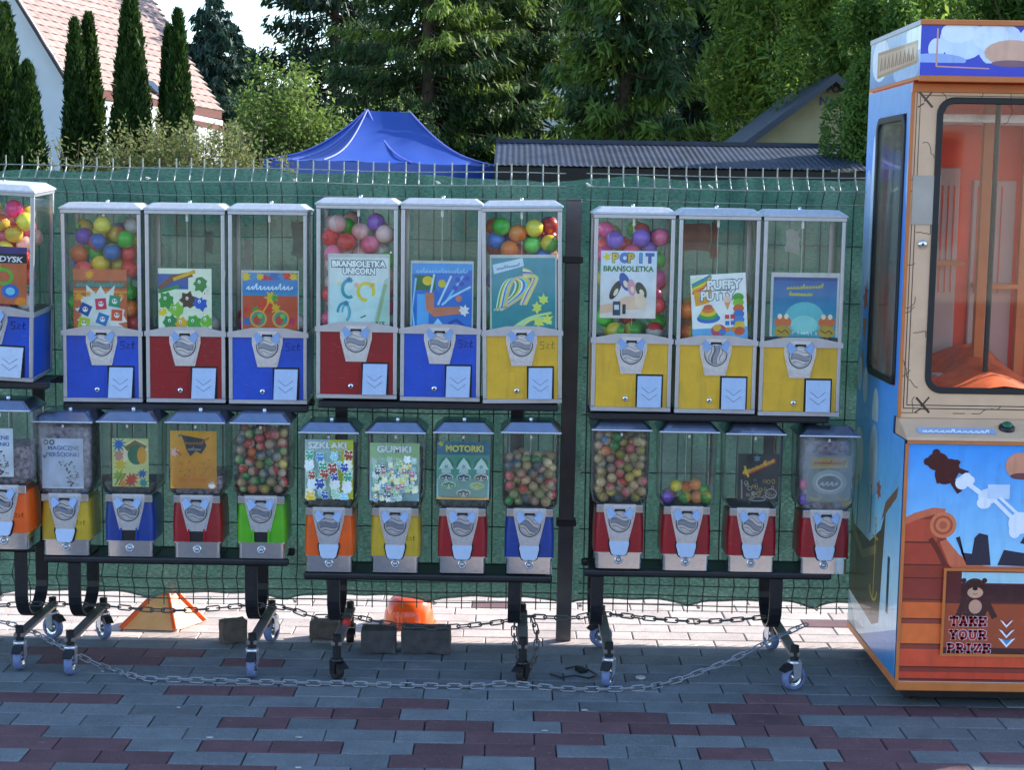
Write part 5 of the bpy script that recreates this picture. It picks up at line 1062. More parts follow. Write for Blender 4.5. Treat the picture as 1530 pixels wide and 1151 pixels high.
# ================================================================== LOW (GLOBE) MACHINES
def rsq(hx, hy, z, r, n=4, cy=0):
    pts = []
    for (sx, sy, a0) in ((1, 1, 0), (-1, 1, 90), (-1, -1, 180), (1, -1, 270)):
        for i in range(n+1):
            a = R(a0+90*i/n); pts.append((sx*(hx-r)+r*math.cos(a), cy+sy*(hy-r)+r*math.sin(a), z))
    return pts
LC = .085   # centre of depth
def make_lower():
    root = empty('gumball_machine')
    MB().loft([rsq(.0755, .075, 0, .012, 4, LC), rsq(.0755, .075, .050, .012, 4, LC)]).build('base', M_CHROME, root, bevel=.0015)
    MB().loft([rsq(.081, .081, .050, .014, 4, LC), rsq(.081, .081, .0535, .014, 4, LC)]).build('base_trim', M_CHROME, root)
    MB().loft([rsq(.0805, .081, .0537, .02, 6, LC), rsq(.0808, .081, .12, .022, 6, LC), rsq(.077, .078, .186, .024, 6, LC)]).build('body', PAN['red'], root)
    MB().loft([rsq(.066, .07, .186, .012, 3, LC), rsq(.069, .075, .2, .012, 3, LC), rsq(.072, .078, .2055, .01, 3, LC)]).build('collar', M_CHROME, root, bevel=.001)
    for sx in (-1, 1): MB().box(*sorted((sx*.05, sx*.0765)), -.0005, .0105, .180, .2055).build('collar_clip', M_CHROME, root, bevel=.002)
    MB().loft([rsq(.074, .08, .2057, .02, 6, LC), rsq(.088, .086, .216, .024, 6, LC), rsq(.0915, .09, .245, .022, 6, LC), rsq(.0925, .0915, .4405, .016, 6, LC)], cap=False).build('globe', M_GLOBE, root)
    MB().loft([rsq(.071, .077, .2059, .018, 4, LC), rsq(.071, .077, .2085, .018, 4, LC)]).build('globe_floor', M_DARK, root)
    l = MB(); l.loft([rsq(.0965, .0955, .440, .012, 4, LC), rsq(.0985, .0975, .4415, .013, 4, LC), rsq(.0985, .0975, .447, .013, 4, LC), rsq(.070, .069, .472, .008, 4, LC), rsq(.066, .065, .473, .008, 4, LC)], smooth=False); l.build('lid', M_LIDL, root, bevel=.001); MB().tube([(-.0975, -.0135, .444), (.0975, -.0135, .444)], .0032, 8).build('lid_lip', M_RIM, root)
    MB().lathe([(.007, 0), (.007, .005), (.004, .007)], 12).build('lid_lock', M_STEEL, root, loc=(0, LC, .473))
    rb = MB().tube([(0, LC, .2085), (0, LC, .44)], .0014, 6); rb.box(-.0035, .0035, -.0065, -.0035, .425, .4345); rb.build('lid_rod', M_STEEL, root)
    add_mech(root, (0, .0035, .155), CM_L)
    dp = [(-.019, .046), (.019, .046), (.025, .052), (.0325, .082), (.031, .091), (.024, .097), (-.024, .097), (-.031, .091), (-.0325, .082), (-.025, .052)]
    f = MB(); n = len(dp); yy = lambda z: -.0115+(z-.046)*.24
    f.add([(x, yy(z), z) for x, z in dp]+[(x, .006, z) for x, z in dp], [tuple(range(n)), tuple(range(2*n-1, n-1, -1))]+[(i, i+n, (i+1) % n+n, (i+1) % n) for i in range(n)]); f.build('chute_door', M_FLAP, root, bevel=.0015, seg=2)
    MB().prism([(x*1.13, .073+(z-.073)*1.09) for x, z in dp], .0002, .006).build('chute_frame', M_DARK, root)
    L = MB(); MX = Matrix.Translation((0, LC-.0745, .028)) @ Matrix.Rotation(R(90), 4, 'X'); L.lathe([(.0135, 0), (.0135, .004), (.0115, .006), (.009, .006), (.0085, .003), (.001, .003)], 18, 0, MX); L.lathe([(.006, .0031), (.006, .007), (.003, .0075)], 12, 0, MX)
    L.build('lock', M_STEEL, root)
    return root
lo0 = make_lower(); LO = []
M_TOYS = pmat('bagged_toys', (.34, .29, .35), .5, 0, .9, 70, 1.0, dirt=.6, dirtcol=(.45, .42, .46)); M_FILL = pmat('bagged_toys_grey', (.13, .15, .14), .6, 0, .6, 60, .7, dirt=.5, dirtcol=(.3, .3, .26))
def lower_at(pxc, pytop, pybot, Y, color, label, card=None, turn=4, open_chute=False, fog=False, first=[True], tilt=(0, 0)):
    root = lo0 if first[0] else copy_tree(lo0); first[0] = False
    p = PY(pxc, pybot, Y); h = PY(pxc, pytop, Y).z-p.z; s = h/.447
    root.location = p; root.scale = (1, 1, s); root.rotation_euler = (R(tilt[0]), R(tilt[1]), 0); tag(root, label, 'gumball machine', 'low globe machines on the lower shelves')
    for c in kids(root):
        nm = c.name.split('.')[0]
        if nm == 'body': set_mat(c, PAN[color])
        if nm == 'globe' and fog: set_mat(c, M_FOG)
        if nm == 'coin_mechanism':
            for q in kids(c):
                if q.name.startswith('handle'): q.rotation_euler = (0, R(turn), 0)
        if nm in ('chute_door', 'chute_frame') and open_chute:
            bpy.data.objects.remove(c)
    if open_chute:
        MB().prism([(-.021, .056), (.021, .056), (.022, .097), (-.022, .097)], .0, .004).build('chute_opening', M_DARK, root)  # solid dark plate, the shade inside the open chute put into its colour
        MB().prism([(-.028, .0545), (-.0215, .0545), (-.0225, .097), (-.028, .097)], -.004, .004).build('chute_cheek', PAN[color], root); MB().prism([(.0215, .0545), (.028, .0545), (.028, .097), (.0225, .097)], -.004, .004).build('chute_cheek', PAN[color], root)
    if card:
        fn, (x0, x1, y0, y1), lab = card; a = fn(); w = (x1-x0)/FPX*Y; a.s = w/a.w
        xc = ((x0+x1)/2-pxc)/FPX*Y; z0 = (pybot-y1)/(pybot-pytop)*.447
        c = a.build('display_card', root, loc=(xc, LC-.0875, z0)); c['label'] = lab
        zs = max(v.co.z for v in c.data.vertices); hh = (y1-y0)/(pybot-pytop)*.447; c.scale = (1, 1, hh/zs)
    LO.append(root); return root
l0 = lower_at(5, 612, 822, 5.06, 'orange', 'orange globe machine at the outer end, under the leaning tall machine', (card_rings, (-38, 22, 640, 712), 'pale blue ring card'), 12)
l1 = lower_at(98, 629, 831, 5.13, 'mustard', 'mustard globe machine stuffed with grey bagged toys and a pale blue ring card', (card_rings, (66, 127, 655, 729), 'pale blue ring card'), 5, fog=True)
l2 = lower_at(193, 629, 833, 5.13, 'navy', 'dark blue globe machine with a tropical pattern card and open chute', (card_palm, (170, 224, 655, 727), 'tropical pattern card'), 6, True)
l3 = lower_at(294, 630, 835, 5.13, 'crimson', 'dark red globe machine with a yellow card and open chute, beside the lime green one', (card_yellow, (256, 325, 644, 730), 'yellow card'), 6, True)
l4 = lower_at(390, 631, 836, 5.13, 'lime', 'lime green globe machine full of small patterned balls', None, 5, True)
l5 = lower_at(491, 645, 856, 5.13, 'orange', 'orange globe machine with a cyan and yellow creature card on the middle rack', (card_szklaki, (455, 528, 657, 745), 'cyan and yellow creature card'), -5)
l6 = lower_at(590, 645, 857, 5.13, 'mustard', 'yellow globe machine with a pale green card on the middle rack', (card_gumki, (551, 626, 662, 748), 'pale green rubber toy card'), 6)
l7 = lower_at(690, 645, 858, 5.13, 'crimson', 'dark red globe machine with a teal scooter card on the middle rack', (card_motorki, (651, 729, 660, 746), 'teal scooter card'), 3)
l8 = lower_at(790, 645, 859, 5.13, 'navy', 'dark blue globe machine half full of small dull balls beside the steel post', None, 28)
l9 = lower_at(924, 641, 851, 5.13, 'crimson', 'dark red globe machine filled to the lid with small patterned balls', None, 8)
l10 = lower_at(1024, 644, 854, 5.13, 'crimson', 'dark red globe machine with only a few bright balls in the bottom', None, 8)
l11 = lower_at(1122, 647, 856, 5.13, 'crimson', 'dark red globe machine with a black card', (card_dark, (1097, 1159, 678, 749), 'black card with slanted lettering'), 24)
l12 = lower_at(1231, 650, 859, 5.13, 'crimson', 'dark red globe machine stuffed with grey toys, nearest the claw machine', (card_oval, (1203, 1264, 680, 750), 'grey card with an oval badge'), 10, fog=True)
for t, c, x in ((l0, '#3a0a05', .052), (l1, '#4a3a08', .05), (l6, '#4a3a08', .05)): price('2zl', c, .035).build('price_writing', t, thick=0, loc=(x, -.0001 if 0 else .0035, .1))
def fill_block(root, mat, z1, label, seed, hx=.084):
    b = MB(); nseg = 9; rd = random.Random(seed); rings = []; zz = .2095
    k = 0
    while zz < z1:
        g = min(1, (zz-.2095)/.03); q = rsq((.069+(hx-.069)*g), (.072+(hx-.074)*g), zz, .02, 6, LC)
        rings.append([(x+.005*noise.noise((x*60, zz*60, seed)), y+.004*noise.noise((x*50+9, y*50, zz*60)), z) for x, y, z in q]); zz += .012
    M = Matrix.LocRotScale(root.location, root.rotation_euler, root.scale); b.loft(rings, 0, None, True)
    o = b.build('bagged_toys', mat); o.matrix_world = M; tag(o, label, 'toys', kind='stuff'); return o
fill_block(l1, M_TOYS, .432, 'grey mauve bagged toys packed in the mustard globe machine', 1); fill_block(l12, M_TOYS, .43, 'grey mauve bagged toys packed in the globe machine nearest the claw machine', 2, .072)
fill_block(l0, M_TOYS, .33, 'grey mauve bagged toys in the orange machine at the outer end', 3); fill_block(l3, M_TOYS, .27, 'grey bagged toys low in the dark red machine with yellow card', 4)
fill_block(l2, M_FILL, .25, 'grey bagged toys low in the dark blue machine with tropical card', 5); fill_block(l5, M_FILL, .4, 'grey bagged toys behind the creature card', 6, .08); fill_block(l6, M_FILL, .385, 'grey bagged toys behind the pale green card', 7, .08); fill_block(l7, M_FILL, .38, 'grey bagged toys behind the scooter card', 8, .08)
SX = (.088, LC-.084, LC+.084, .209)
sc_ = list(SB.keys())
put_capsules(l4, 'in the lime green machine', 470, sc_, 31, True, .425, SX, keep_y=.055, wts=[.2, .1, .14, .12, .12, .12, .08, .07, .05])
put_capsules(l8, 'in the half-full dark blue machine', 270, sc_, 32, True, .375, SX, keep_y=.055, wts=[.14, .2, .14, .02, .2, .1, .1, .08, .02])
put_capsules(l9, 'in the machine filled to its lid', 480, sc_, 33, True, .435, SX, keep_y=.045, wts=[.16, .18, .08, .03, .13, .14, .16, .09, .03])
def put_mid(root, where, spots):
    M = Matrix.LocRotScale(root.location, root.rotation_euler, root.scale)
    for i, (x, y, z, c) in enumerate(spots):
        o = link_mesh('toy_capsule', BM[c], None, M @ Vector((x, y, z)), (i, i*2, i*.7)); o.scale = (.72, .72, .72); tag(o, '%s capsule, %s along the bottom %s' % (c, ORD[i], where), 'capsule', 'toy capsules')
q = .72*RB
put_mid(l10, 'of the nearly empty globe machine', [(-.06, .03, .2105+q, 'purple'), (-.032, .05, .243+q, 'yellow'), (-.005, .03, .2105+q, 'green and yellow'), (.0, .06, .238+q, 'orange and yellow'), (.035, .035, .2105+q, 'orange'), (.06, .07, .225+q, 'green'), (.062, .025, .213+q, 'green and yellow'), (.03, .055, .248+q, 'orange'), (-.05, .1, .2105+q, 'red and white'), (.02, .11, .2105+q, 'brown')])
put_mid(l12, 'of the globe machine nearest the claw machine', [(.066, .028, .212+q, 'yellow'), (.067, .04, .256+q, 'pale pink'), (.066, .03, .3+q, 'pink'), (-.066, .03, .216+q, 'purple'), (.0, .018, .212+q, 'brown'), (-.067, .035, .262+q, 'magenta')])
small_o = small_rest.build('inner_capsules', SRM); tag(small_o, 'small patterned capsules packed deeper in the three ball-filled globe machines', 'capsules', kind='stuff')
# ================================================================== RACKS
def make_caster(parent, loc, rub, yaw, wheel_r=.04, seed=0, mini=False):
    c = MB(); z = wheel_r
    c.box(-.017, .017, -.012, -.0095+.003, z-.008, 2*z+.006) if False else None
    for sx in (-1, 1): c.prism([(-.011, z-.006), (.016, z+.002), (.017, 2*z+.006), (-.014, 2*z+.006)], sx*.0165-.0012, sx*.0165+.0012)
    c.box(-.016, .019, -.0177, .0177, 2*z+.0062, 2*z+.009); c.lathe([(.021, 2*z+.0092), (.021, 2*z+.014), (.014, 2*z+.017)], 16, 0); c.lathe([(.0135, 2*z+.0172), (.0135, .144)], 12, 1, Matrix.Translation((0, 0, 0)))
    o = c.build('caster', [M_STEEL if not mini else M_BLACK, M_BLACK], parent, loc, (0, 0, R(yaw)), bevel=.0008)
    MY = Matrix.Rotation(R(90), 4, 'X'); w = MB(); r = wheel_r
    w.lathe([(r*.66, -.0115), (r*.9, -.0125), (r*.985, -.009), (r, 0), (r*.985, .009), (r*.9, .0125), (r*.66, .0115)], 28, 0, MY, True, False)
    w.build('tyre', rub, o, (0, 0, r))
    h = MB(); h.lathe([(.004, -.0135), (.009, -.013), (.011, -.007), (r*.6, -.0055), (r*.66, -.011), (r*.66, .011), (r*.6, .0055), (.011, .007), (.009, .013), (.004, .0135)], 24, 0, MY)
    h.build('hub', M_CHROME if not mini else M_BLACK, o, (0, 0, r))
    b = MB().prism([(-.016, 1.75*r), (-.046, 1.55*r), (-.05, 1.65*r), (-.03, 2.1*r), (-.012, 2.15*r)], -.014, .014); b.build('brake_pedal', M_BLACK, o, bevel=.002)
    return o
def rack(label, xl, xr, zs, legs, up, rub, yaws, yf=4.985, yr=5.40, mini=False, uplegs=None):
    """xl..xr lower shelf span, zs shelf top, up=(x0,x1,ztop,y0) upper shelf"""
    xc = (xl+xr)/2; root = tag(empty('machine_rack', (xc, 5.2, 0)), label, 'rack', 'black wheeled racks'); lx = lambda x: x-xc; ly = lambda y: y-5.2
    for y, n in ((5.155, 0), (5.305, 1)):
        b = MB(); b.box(lx(xl), lx(xr), ly(y)-.014, ly(y)+.014, zs-.026, zs-.001); b.build('shelf_rail', M_BLACK, root, bevel=.008, seg=3)
    b = MB(); b.box(lx(xl)+.02, lx(xr)-.02, ly(5.17), ly(5.29), zs-.012, zs-.0025); b.build('shelf_plate', M_BLACK, root)
    ux0, ux1, uz, uy = up
    for y in (uy+.02, uy+.19): MB().box(lx(ux0), lx(ux1), ly(y)-.016, ly(y)+.016, uz-.026, uz-.001).build('upper_shelf_rail', M_BLACK, root, bevel=.006, seg=2)
    MB().box(lx(ux0)+.01, lx(ux1)-.01, ly(uy+.03), ly(uy+.18), uz-.010, uz-.0025).build('upper_shelf_plate', M_BLACK, root)
    for i, x in enumerate(legs):
        P = [(lx(x), ly(5.155), zs-.027)]; P += [(lx(x), ly(5.155), zs-.027-(zs-.027-.21)*k/3) for k in (1, 2, 3)]
        for k in range(1, 12): a = math.pi*k/12; P.append((lx(x), ly(5.27-.115*math.cos(a)), .21-.085*math.sin(a)))
        P += [(lx(x), ly(5.385), .21+(uz-.03-.21)*k/4) for k in range(5)]
        MB().bar(P, .042, .011).build('leg', M_BLACK, root, bevel=.003, seg=2)
        MB().box(lx(x)-.017+.03, lx(x)+.017+.03, ly(yf)-.012, ly(yr)+.012, .1105, .1235, 0).build('foot_bar', M_BAR, root, bevel=.002)
        for j, y in enumerate((yf, yr)): make_caster(root, (lx(x)+.03, ly(y), .001), rub, yaws[2*i+j], .04 if not mini else .026, mini=mini)
    return root
def ub(t, d=0): return t.location.z
rack('black wheeled rack cut off at the outer end, its tall machine leaning', -2.28, -1.545, l0.location.z-.001, (-2.16, -1.60), (-2.3, PY(72, 575, 5.14).x, t0.location.z-.004, 5.13), M_RUBBER_B, (80, 20, 90, 150), yf=5.03)
rack('black wheeled rack carrying the mustard, blue, red and lime green globe machines', -1.522, -.722, l1.location.z-.002, (-1.425, -.845), (PY(92, 605, 5.25).x, PY(459, 607, 5.25).x, t2.location.z-.004, 5.26), M_RUBBER_B, (90, 130, 90, 70))
rack('black wheeled middle rack standing on small black casters', -.672, .142, l5.location.z-.002, (-.575, .018), (PY(474, 602, 5.19).x, PY(834, 606, 5.19).x, t5.location.z-.004, 5.19), M_RUBBER_K, (130, 100, 60, 95), mini=True)
rack('black wheeled rack with four dark red globe machines and large blue casters', .243, 1.055, l9.location.z-.004, (.29, .877), (PY(880, 615, 5.13).x, PY(1238, 622, 5.13).x, t8.location.z-.004, 5.13), M_RUBBER_B, (70, 20, 25, 110), yf=4.945)

# ================================================================== CHAINS
def link_mesh_():
    b = MB(); P = []; L, w = .0155, .008
    for i in range(8): a = math.pi*(i/7)-math.pi/2; P.append((L+w*math.cos(a)-.0, 0, w*math.sin(a)))
    for i in range(8): a = math.pi*(i/7)+math.pi/2; P.append((-L+w*math.cos(a), 0, w*math.sin(a)))
    b.tube(P, .0025, 6, closed=True); return b
M_CHAIN = pmat('galvanised_chain', (.36, .38, .42), .45, .5, .15, 80, .2, dirt=.3, dirtcol=(.12, .1, .09)); M_CHAIND = pmat('dull_steel_chain', (.14, .14, .14), .5, .6, .2, 80, .2, dirt=.3)
LMc = link_mesh_().mesh('link', M_CHAIN); LMd = link_mesh_().mesh('link', M_CHAIND)
def chain(label, pts, me, seed, pitch=.037, flat=False):
    pts = [Vector(p) for p in pts]; root = tag(empty('chain', pts[0]), label, 'chain'); rd = random.Random(seed)
    # Catmull-Rom
    S = []
    for i in range(len(pts)-1):
        p0, p1, p2, p3 = pts[max(i-1, 0)], pts[i], pts[i+1], pts[min(i+2, len(pts)-1)]
        for k in range(24):
            t = k/24; S.append(.5*((2*p1)+(p2-p0)*t+(2*p0-5*p1+4*p2-p3)*t*t+(3*p1-p0-3*p2+p3)*t**3))
    S.append(pts[-1]); d = 0; nxt = pitch/2; i = 0
    for a, b_ in zip(S, S[1:]):
        L = (b_-a).length
        while d+L >= nxt:
            p = a.lerp(b_, (nxt-d)/L); dr = (b_-a).normalized(); q = dr.to_track_quat('X', 'Z')
            on_ground = p.z < .02
            roll = (60 if i % 2 else -25) if on_ground else (90 if i % 2 else 5)
            o = link_mesh('link', me, root, p-root.location); o.rotation_mode = 'QUATERNION'
            o.rotation_quaternion = q @ Matrix.Rotation(R(roll+rd.uniform(-14, 14)), 3, 'X').to_quaternion(); i += 1; nxt += pitch
        d += L
def on(px, py): p = PG(px, py, .009); return p
fc = [PY(-20, 925, 5.22), PY(22, 935, 5.2), PY(60, 950, 5.1), PY(100, 971, 5.02), on(150, 995), on(210, 1013), on(270, 1016), on(400, 1020), on(500, 1022), on(620, 1025), on(705, 1026), on(760, 1022), on(850, 1030), on(950, 1029), on(1000, 1020), PY(1050, 1003, 5.0), PY(1100, 983, 5.03), PY(1150, 958, 5.08), PY(1203, 934, 5.15)]
chain('bright galvanised chain trailing over the grey paving in front of the racks', fc, LMc, 1)
bc = [PY(*q) for q in ((-20, 906, 5.25), (60, 903, 5.25), (140, 905, 5.26), (230, 912, 5.25), (290, 912, 5.25), (380, 905, 5.26), (430, 910, 5.25), (470, 922, 5.25), (520, 921, 5.26), (580, 932, 5.25), (655, 938, 5.25), (740, 931, 5.25), (784, 922, 5.27), (850, 924, 5.25), (900, 918, 5.26), (985, 926, 5.25), (1060, 929, 5.25), (1165, 921, 5.26))]
chain('dull dark chain hanging between the rack legs above the sunlit paving', bc, LMd, 2)
chain('short dark chain loop hanging from the second leg of the middle rack', [PY(770, 925, 5.22), PY(768, 945, 5.18), PY(772, 975, 5.1), PY(784, 1005, 5.02), PY(798, 985, 5.1), PY(802, 950, 5.18), PY(796, 925, 5.24)], LMd, 3, .034)
b = MB(); cp = [on(845, 1000), on(862, 996), on(880, 1002), on(893, 1010), on(880, 1014), on(858, 1010), on(838, 1013), on(822, 1008)]; b.tube([p+Vector((0, 0, .0)) for p in cp], .003, 6)
tag(b.build('cord', M_BLACK), 'thin black cord curled on the paving beside a blue caster', 'cord')
p = on(868, 1001); tag(MB().box(-.013, .013, -.02, .02, -.008, .006).build('padlock', M_BLACK, None, p, (0, 0, .5), bevel=.003), 'small black padlock lying on the cord by the paving', 'padlock')
p = PG(957, 1014, .0025); tag(MB().lathe([(.014, 0), (.016, .001), (.0165, .004), (.013, .006), (.001, .0063)], 18).build('bottle_cap', pmat('pale_bottle_cap', (.55, .53, .45), .4), None, p, (.06, 0, 0)), 'pale round bottle cap on the paving near the blue caster', 'bottle cap')
M_LIT = pmat('pale_litter', (.6, .58, .5), .8)
for i, (x, y, lb) in enumerate(((267, 1058, 'tiny pale pebble on grey paving under the lime green machine'), (447, 1103, 'flat pale scrap between two red pavers'), (873, 1062, 'pale paper scrap at the edge of a red paver patch'), (153, 1004, 'tiny pale crumb beside the galvanised chain'), (815, 1093, 'pale splinter on red paving'), (445, 1148, 'small torn paper bit on the lowest visible pavers'), (313, 1103, 'thin pale flake between grey pavers'))):
    p = PG(x, y, .0015); q = MB(); rd = random.Random(i); s_ = .004 if i in (0, 3) else .008; q.loft([[(s_*1.3*math.cos(a)*rd.uniform(.6, 1.2), s_*.6*math.sin(a)*rd.uniform(.6, 1.2), z) for a in [k*1.05 for k in range(6)]] for z in (0, .002)], smooth=False)
    tag(q.build('paper_scrap' if i not in (0, 3) else 'pebble', M_LIT, None, p), lb, 'litter')

# ================================================================== BRICKS, CONE, DOME
M_BRK = pmat('old_concrete_block', (.13, .105, .085), .9, 0, .3, 30, .6, dirt=.5, dirtcol=(.2, .17, .13)); M_BRKD = pmat('dark_concrete_block', (.075, .072, .07), .9, 0, .3, 30, .6, dirt=.4, dirtcol=(.12, .115, .1))
def block(px, py, Y, w, d, h, yaw, mat, label, tilt=0):
    p = PG(px, py) if Y is None else Vector((PY(px, py, Y).x, Y, 0)); b = MB(); bm = bmesh.new(); bmesh.ops.create_cube(bm, size=1); bmesh.ops.subdivide_edges(bm, edges=bm.edges[:], cuts=7, use_grid_fill=True)
    for v in bm.verts:
        c = v.co.copy(); k = (abs(c.x) > .45)+(abs(c.y) > .45)+(abs(c.z) > .45); q = Vector((c.x*w, (c.y+.5)*d, (c.z+.5)*h)); s_ = noise.noise(q*45+Vector((w*90, 0, 0)))
        q += c.normalized()*(.0022*s_-(.0022+.006*max(0, noise.noise(q*22+Vector((5, w*50, 1)))))*(k > 1)); v.co = q; q.z = max(q.z, 0)
    b.add([v.co.copy() for v in bm.verts], [tuple(v.index for v in f_.verts) for f_ in bm.faces]); bm.free()
    tag(b.build('concrete_block', mat, None, (p.x, p.y, .001+math.sin(abs(R(tilt)))*w/2), (0, R(tilt), R(yaw))), label, 'block', 'concrete blocks by the racks')
block(358, 962, None, .07, .12, .078, 0, M_BRK, 'brown concrete block set askew by the second leg of the rack with lime green machine') if False else None
block(352, 962, None, .088, .055, .077, 28, M_BRK, 'brown concrete block set askew in the sunlight beside a caster')
block(484, 957, None, .105, .06, .064, -3, M_BRK, 'flat brown block in the sunlight behind the first leg of the middle rack')
block(565, 979, None, .118, .09, .082, 2, M_BRKD, 'squarer dark block in front of the orange dome')
block(635, 979, None, .165, .09, .085, -2, M_BRKD, 'longer dark block beside the squarer one in front of the orange dome')
M_ORG = pmat('orange_plastic', (.9, .12, .015), .4, 0, .08, 20, .05); M_WHP = pmat('white_glare_patch', (.8, .78, .72), .5, 0, .05)
cn = PG(232, 946); cone = tag(empty('traffic_cone', (cn.x, cn.y+.12, 0)), 'squashed orange and white traffic cone in the sunlight behind the fence', 'traffic cone'); cone.scale = (1.12, 1.1, .95)
# a folded cone: slumped pyramid with orange ribs
base = [(-.115, -.085), (.06, -.095), (.13, .03), (-.06, .09)]; apex = Vector((.012, .01, .135)); am = .0
f = MB()
ringb = [(x, y, .004) for x, y in base]; ringm = [(x*.42+apex.x*.58, y*.42+apex.y*.58, .092) for x, y in base]; ringt = [(x*.16+apex.x*.84, y*.16+apex.y*.84, .138) for x, y in base]
f.loft([ringb, ringm, ringt], 0, None, False); f.build('body', pmat('sun_glare_orange', (.98, .52, .2), .5, 0, .08), cone, bevel=.006, seg=3)  # paler than the ribs: the sun's glare is put into the body colour
for (x, y) in base: MB().tube([(x, y, .008), (x*.42+apex.x*.58, y*.42+apex.y*.58, .096), (x*.16+apex.x*.84, y*.16+apex.y*.84, .14)], [.0085, .008, .005], 8).build('rib', M_ORG, cone)
MB().lathe([(.034, .118), (.026, .146), (.012, .156)], 14, 0, Matrix.Translation((apex.x*.9, apex.y*.9, 0))).build('tip', M_ORG, cone)
dm = PG(608, 944); dome = tag(empty('plastic_dome', (dm.x, dm.y+.11, 0)), 'glossy orange plastic bowl upside down behind the dark blocks', 'bowl')
MB().lathe([(.094, 0), (.092, .012), (.0865, .05), (.077, .08), (.058, .098), (.03, .106), (.001, .108)], 32).build('shell', pmat('glossy_orange_plastic', (.95, .1, .004), .2, 0, .05, spec=.6, coat=.4), dome)
MB().lathe([(.094, .0), (.1, .001), (.1, .006), (.0935, .007)], 32, cap=False).build('rim', M_ORG, dome)
MB().prism([(.02, .03), (.05, .028), (.046, .05), (.03, .085), (.022, .082)], -.001, .001, 0, Matrix.Translation((.0, -.083, 0)) @ Matrix.Rotation(R(-18), 4, 'X')).build('sticker', M_WHP, dome)  # white patch is the sun's glare painted onto the shell
# little red cable tie on the leg
p = PY(518, 931, 5.2); rb = MB(); rb.lathe([(.012, -.012), (.016, 0), (.01, .014)], 8, 0, None); tag(rb.build('red_tag', pmat('red_tag_plastic', (.6, .04, .03), .5), None, p, (.3, .2, 0)), 'small red plastic tag tied to the chain on the first leg of the middle rack', 'tag')

# ================================================================== CLAW MACHINE
M_ORT = pmat('orange_painted_trim', (.66, .2, .05), .4, 0, .08, 20, .05, dirt=.25, dirtcol=(.35, .12, .04)); M_BODY = pmat('cabinet_carcass', (.08, .05, .03), .7)
M_BEIGE = pmat('beige_vinyl', (.8, .53, .34), .4, 0, .06, 14, .05, dirt=.25, dirtcol=(.36, .26, .17)); M_GASK = pmat('black_rubber_gasket', (.015, .016, .018), .5, 0, .1); M_CGL = clear_mat('claw_machine_glass', tint=(.97, .97, .96), haze=.01, gloss=1.3)
M_RED = pmat('orange_red_interior', (.85, .065, .01), .45, 0, .12, 6); M_INW = pmat('pale_reflection', (.6, .42, .38), .5, 0, .06, 6)
X0, X1 = 1.187, 2.16; YF, YB, YL, YH = 4.885, 5.49, 4.765, 4.815
claw = tag(empty('claw_machine', ((X0+X1)/2, 5.2, 0)), 'large orange and blue pirate-ship claw machine beside the racks', 'claw machine'); CO = claw.location.copy()
def cbox(name, x0, x1, y0, y1, z0, z1, mat, par=None, bevel=0, off=True):
    o = CO if True else Vector()
    return MB().box(x0-o.x, x1-o.x, y0-o.y, y1-o.y, z0, z1).build(name, mat, par or claw, bevel=bevel)
# lower cabinet, upper frame, header
def cprofile(name, poly, x0, x1, mat, bevel=0):      # poly in (y,z), extruded in x
    b = MB(); n = len(poly); vs = [(x0-CO.x, y-CO.y, z) for y, z in poly]+[(x1-CO.x, y-CO.y, z) for y, z in poly]
    b.add(vs, [tuple(range(n)), tuple(range(2*n-1, n-1, -1))]+[(i, i+n, (i+1) % n+n, (i+1) % n) for i in range(n)]); return b.build(name, mat, claw, bevel=bevel)
PX0, PX1, PZ0, PZ1 = 1.355, 1.62, .14, .415        # prize door opening
cprofile('cabinet', [(YL+.06, .075), (YB-.012, .075), (YB-.012, .83), (YL+.06, .83)], X0+.012, X1, M_BODY)
cbox('base_trim', X0-.002, X1, YL-.004, YL+.03, .06, .088, M_ORT, bevel=.003); cbox('base_trim', X0-.002, X0+.02, YL+.031, YB, .06, .088, M_ORT, bevel=.003); cbox('plinth', X0+.04, X1-.02, YL+.06, YB-.05, .022, .0745, M_DARK)
for x in (X0+.07, X1-.1):
    for y in (YL+.1, YB-.1): MB().lathe([(.022, 0), (.022, .01), (.008, .012), (.008, .022)], 12).build('foot', M_DARK, claw, (x-CO.x, y-CO.y, .0))
cprofile('control_ledge', [(YL-.004, .832), (YL-.004, .842), (YF-.012, .885), (YF+.03, .885), (YF+.03, .832)], X0-.001, X1, M_BEIGE, .003)
MB().box(X0+.0-CO.x, X1-CO.x, YL-.008-CO.y, YL-.0005-CO.y, .824, .8318).build('ledge_trim', M_ORT, claw, bevel=.001)
# upper box: four corner posts, roof plate, back panel
for x in (X0, X1-.05): cbox('corner_post', x, x+.05, YB-.05, YB, .885, 1.905, M_BEIGE)
cbox('roof_plate', X0+.002, X1, YF+.004, YB-.001, 1.886, 1.9045, M_RED); cbox('window_floor', X0+.0505, X1-.05, YF+.02, YB-.051, .8855, .9, M_RED)
cbox('rear_panel', X0+.051, X1-.051, YB-.02, YB-.004, .886, 1.885, M_RED)
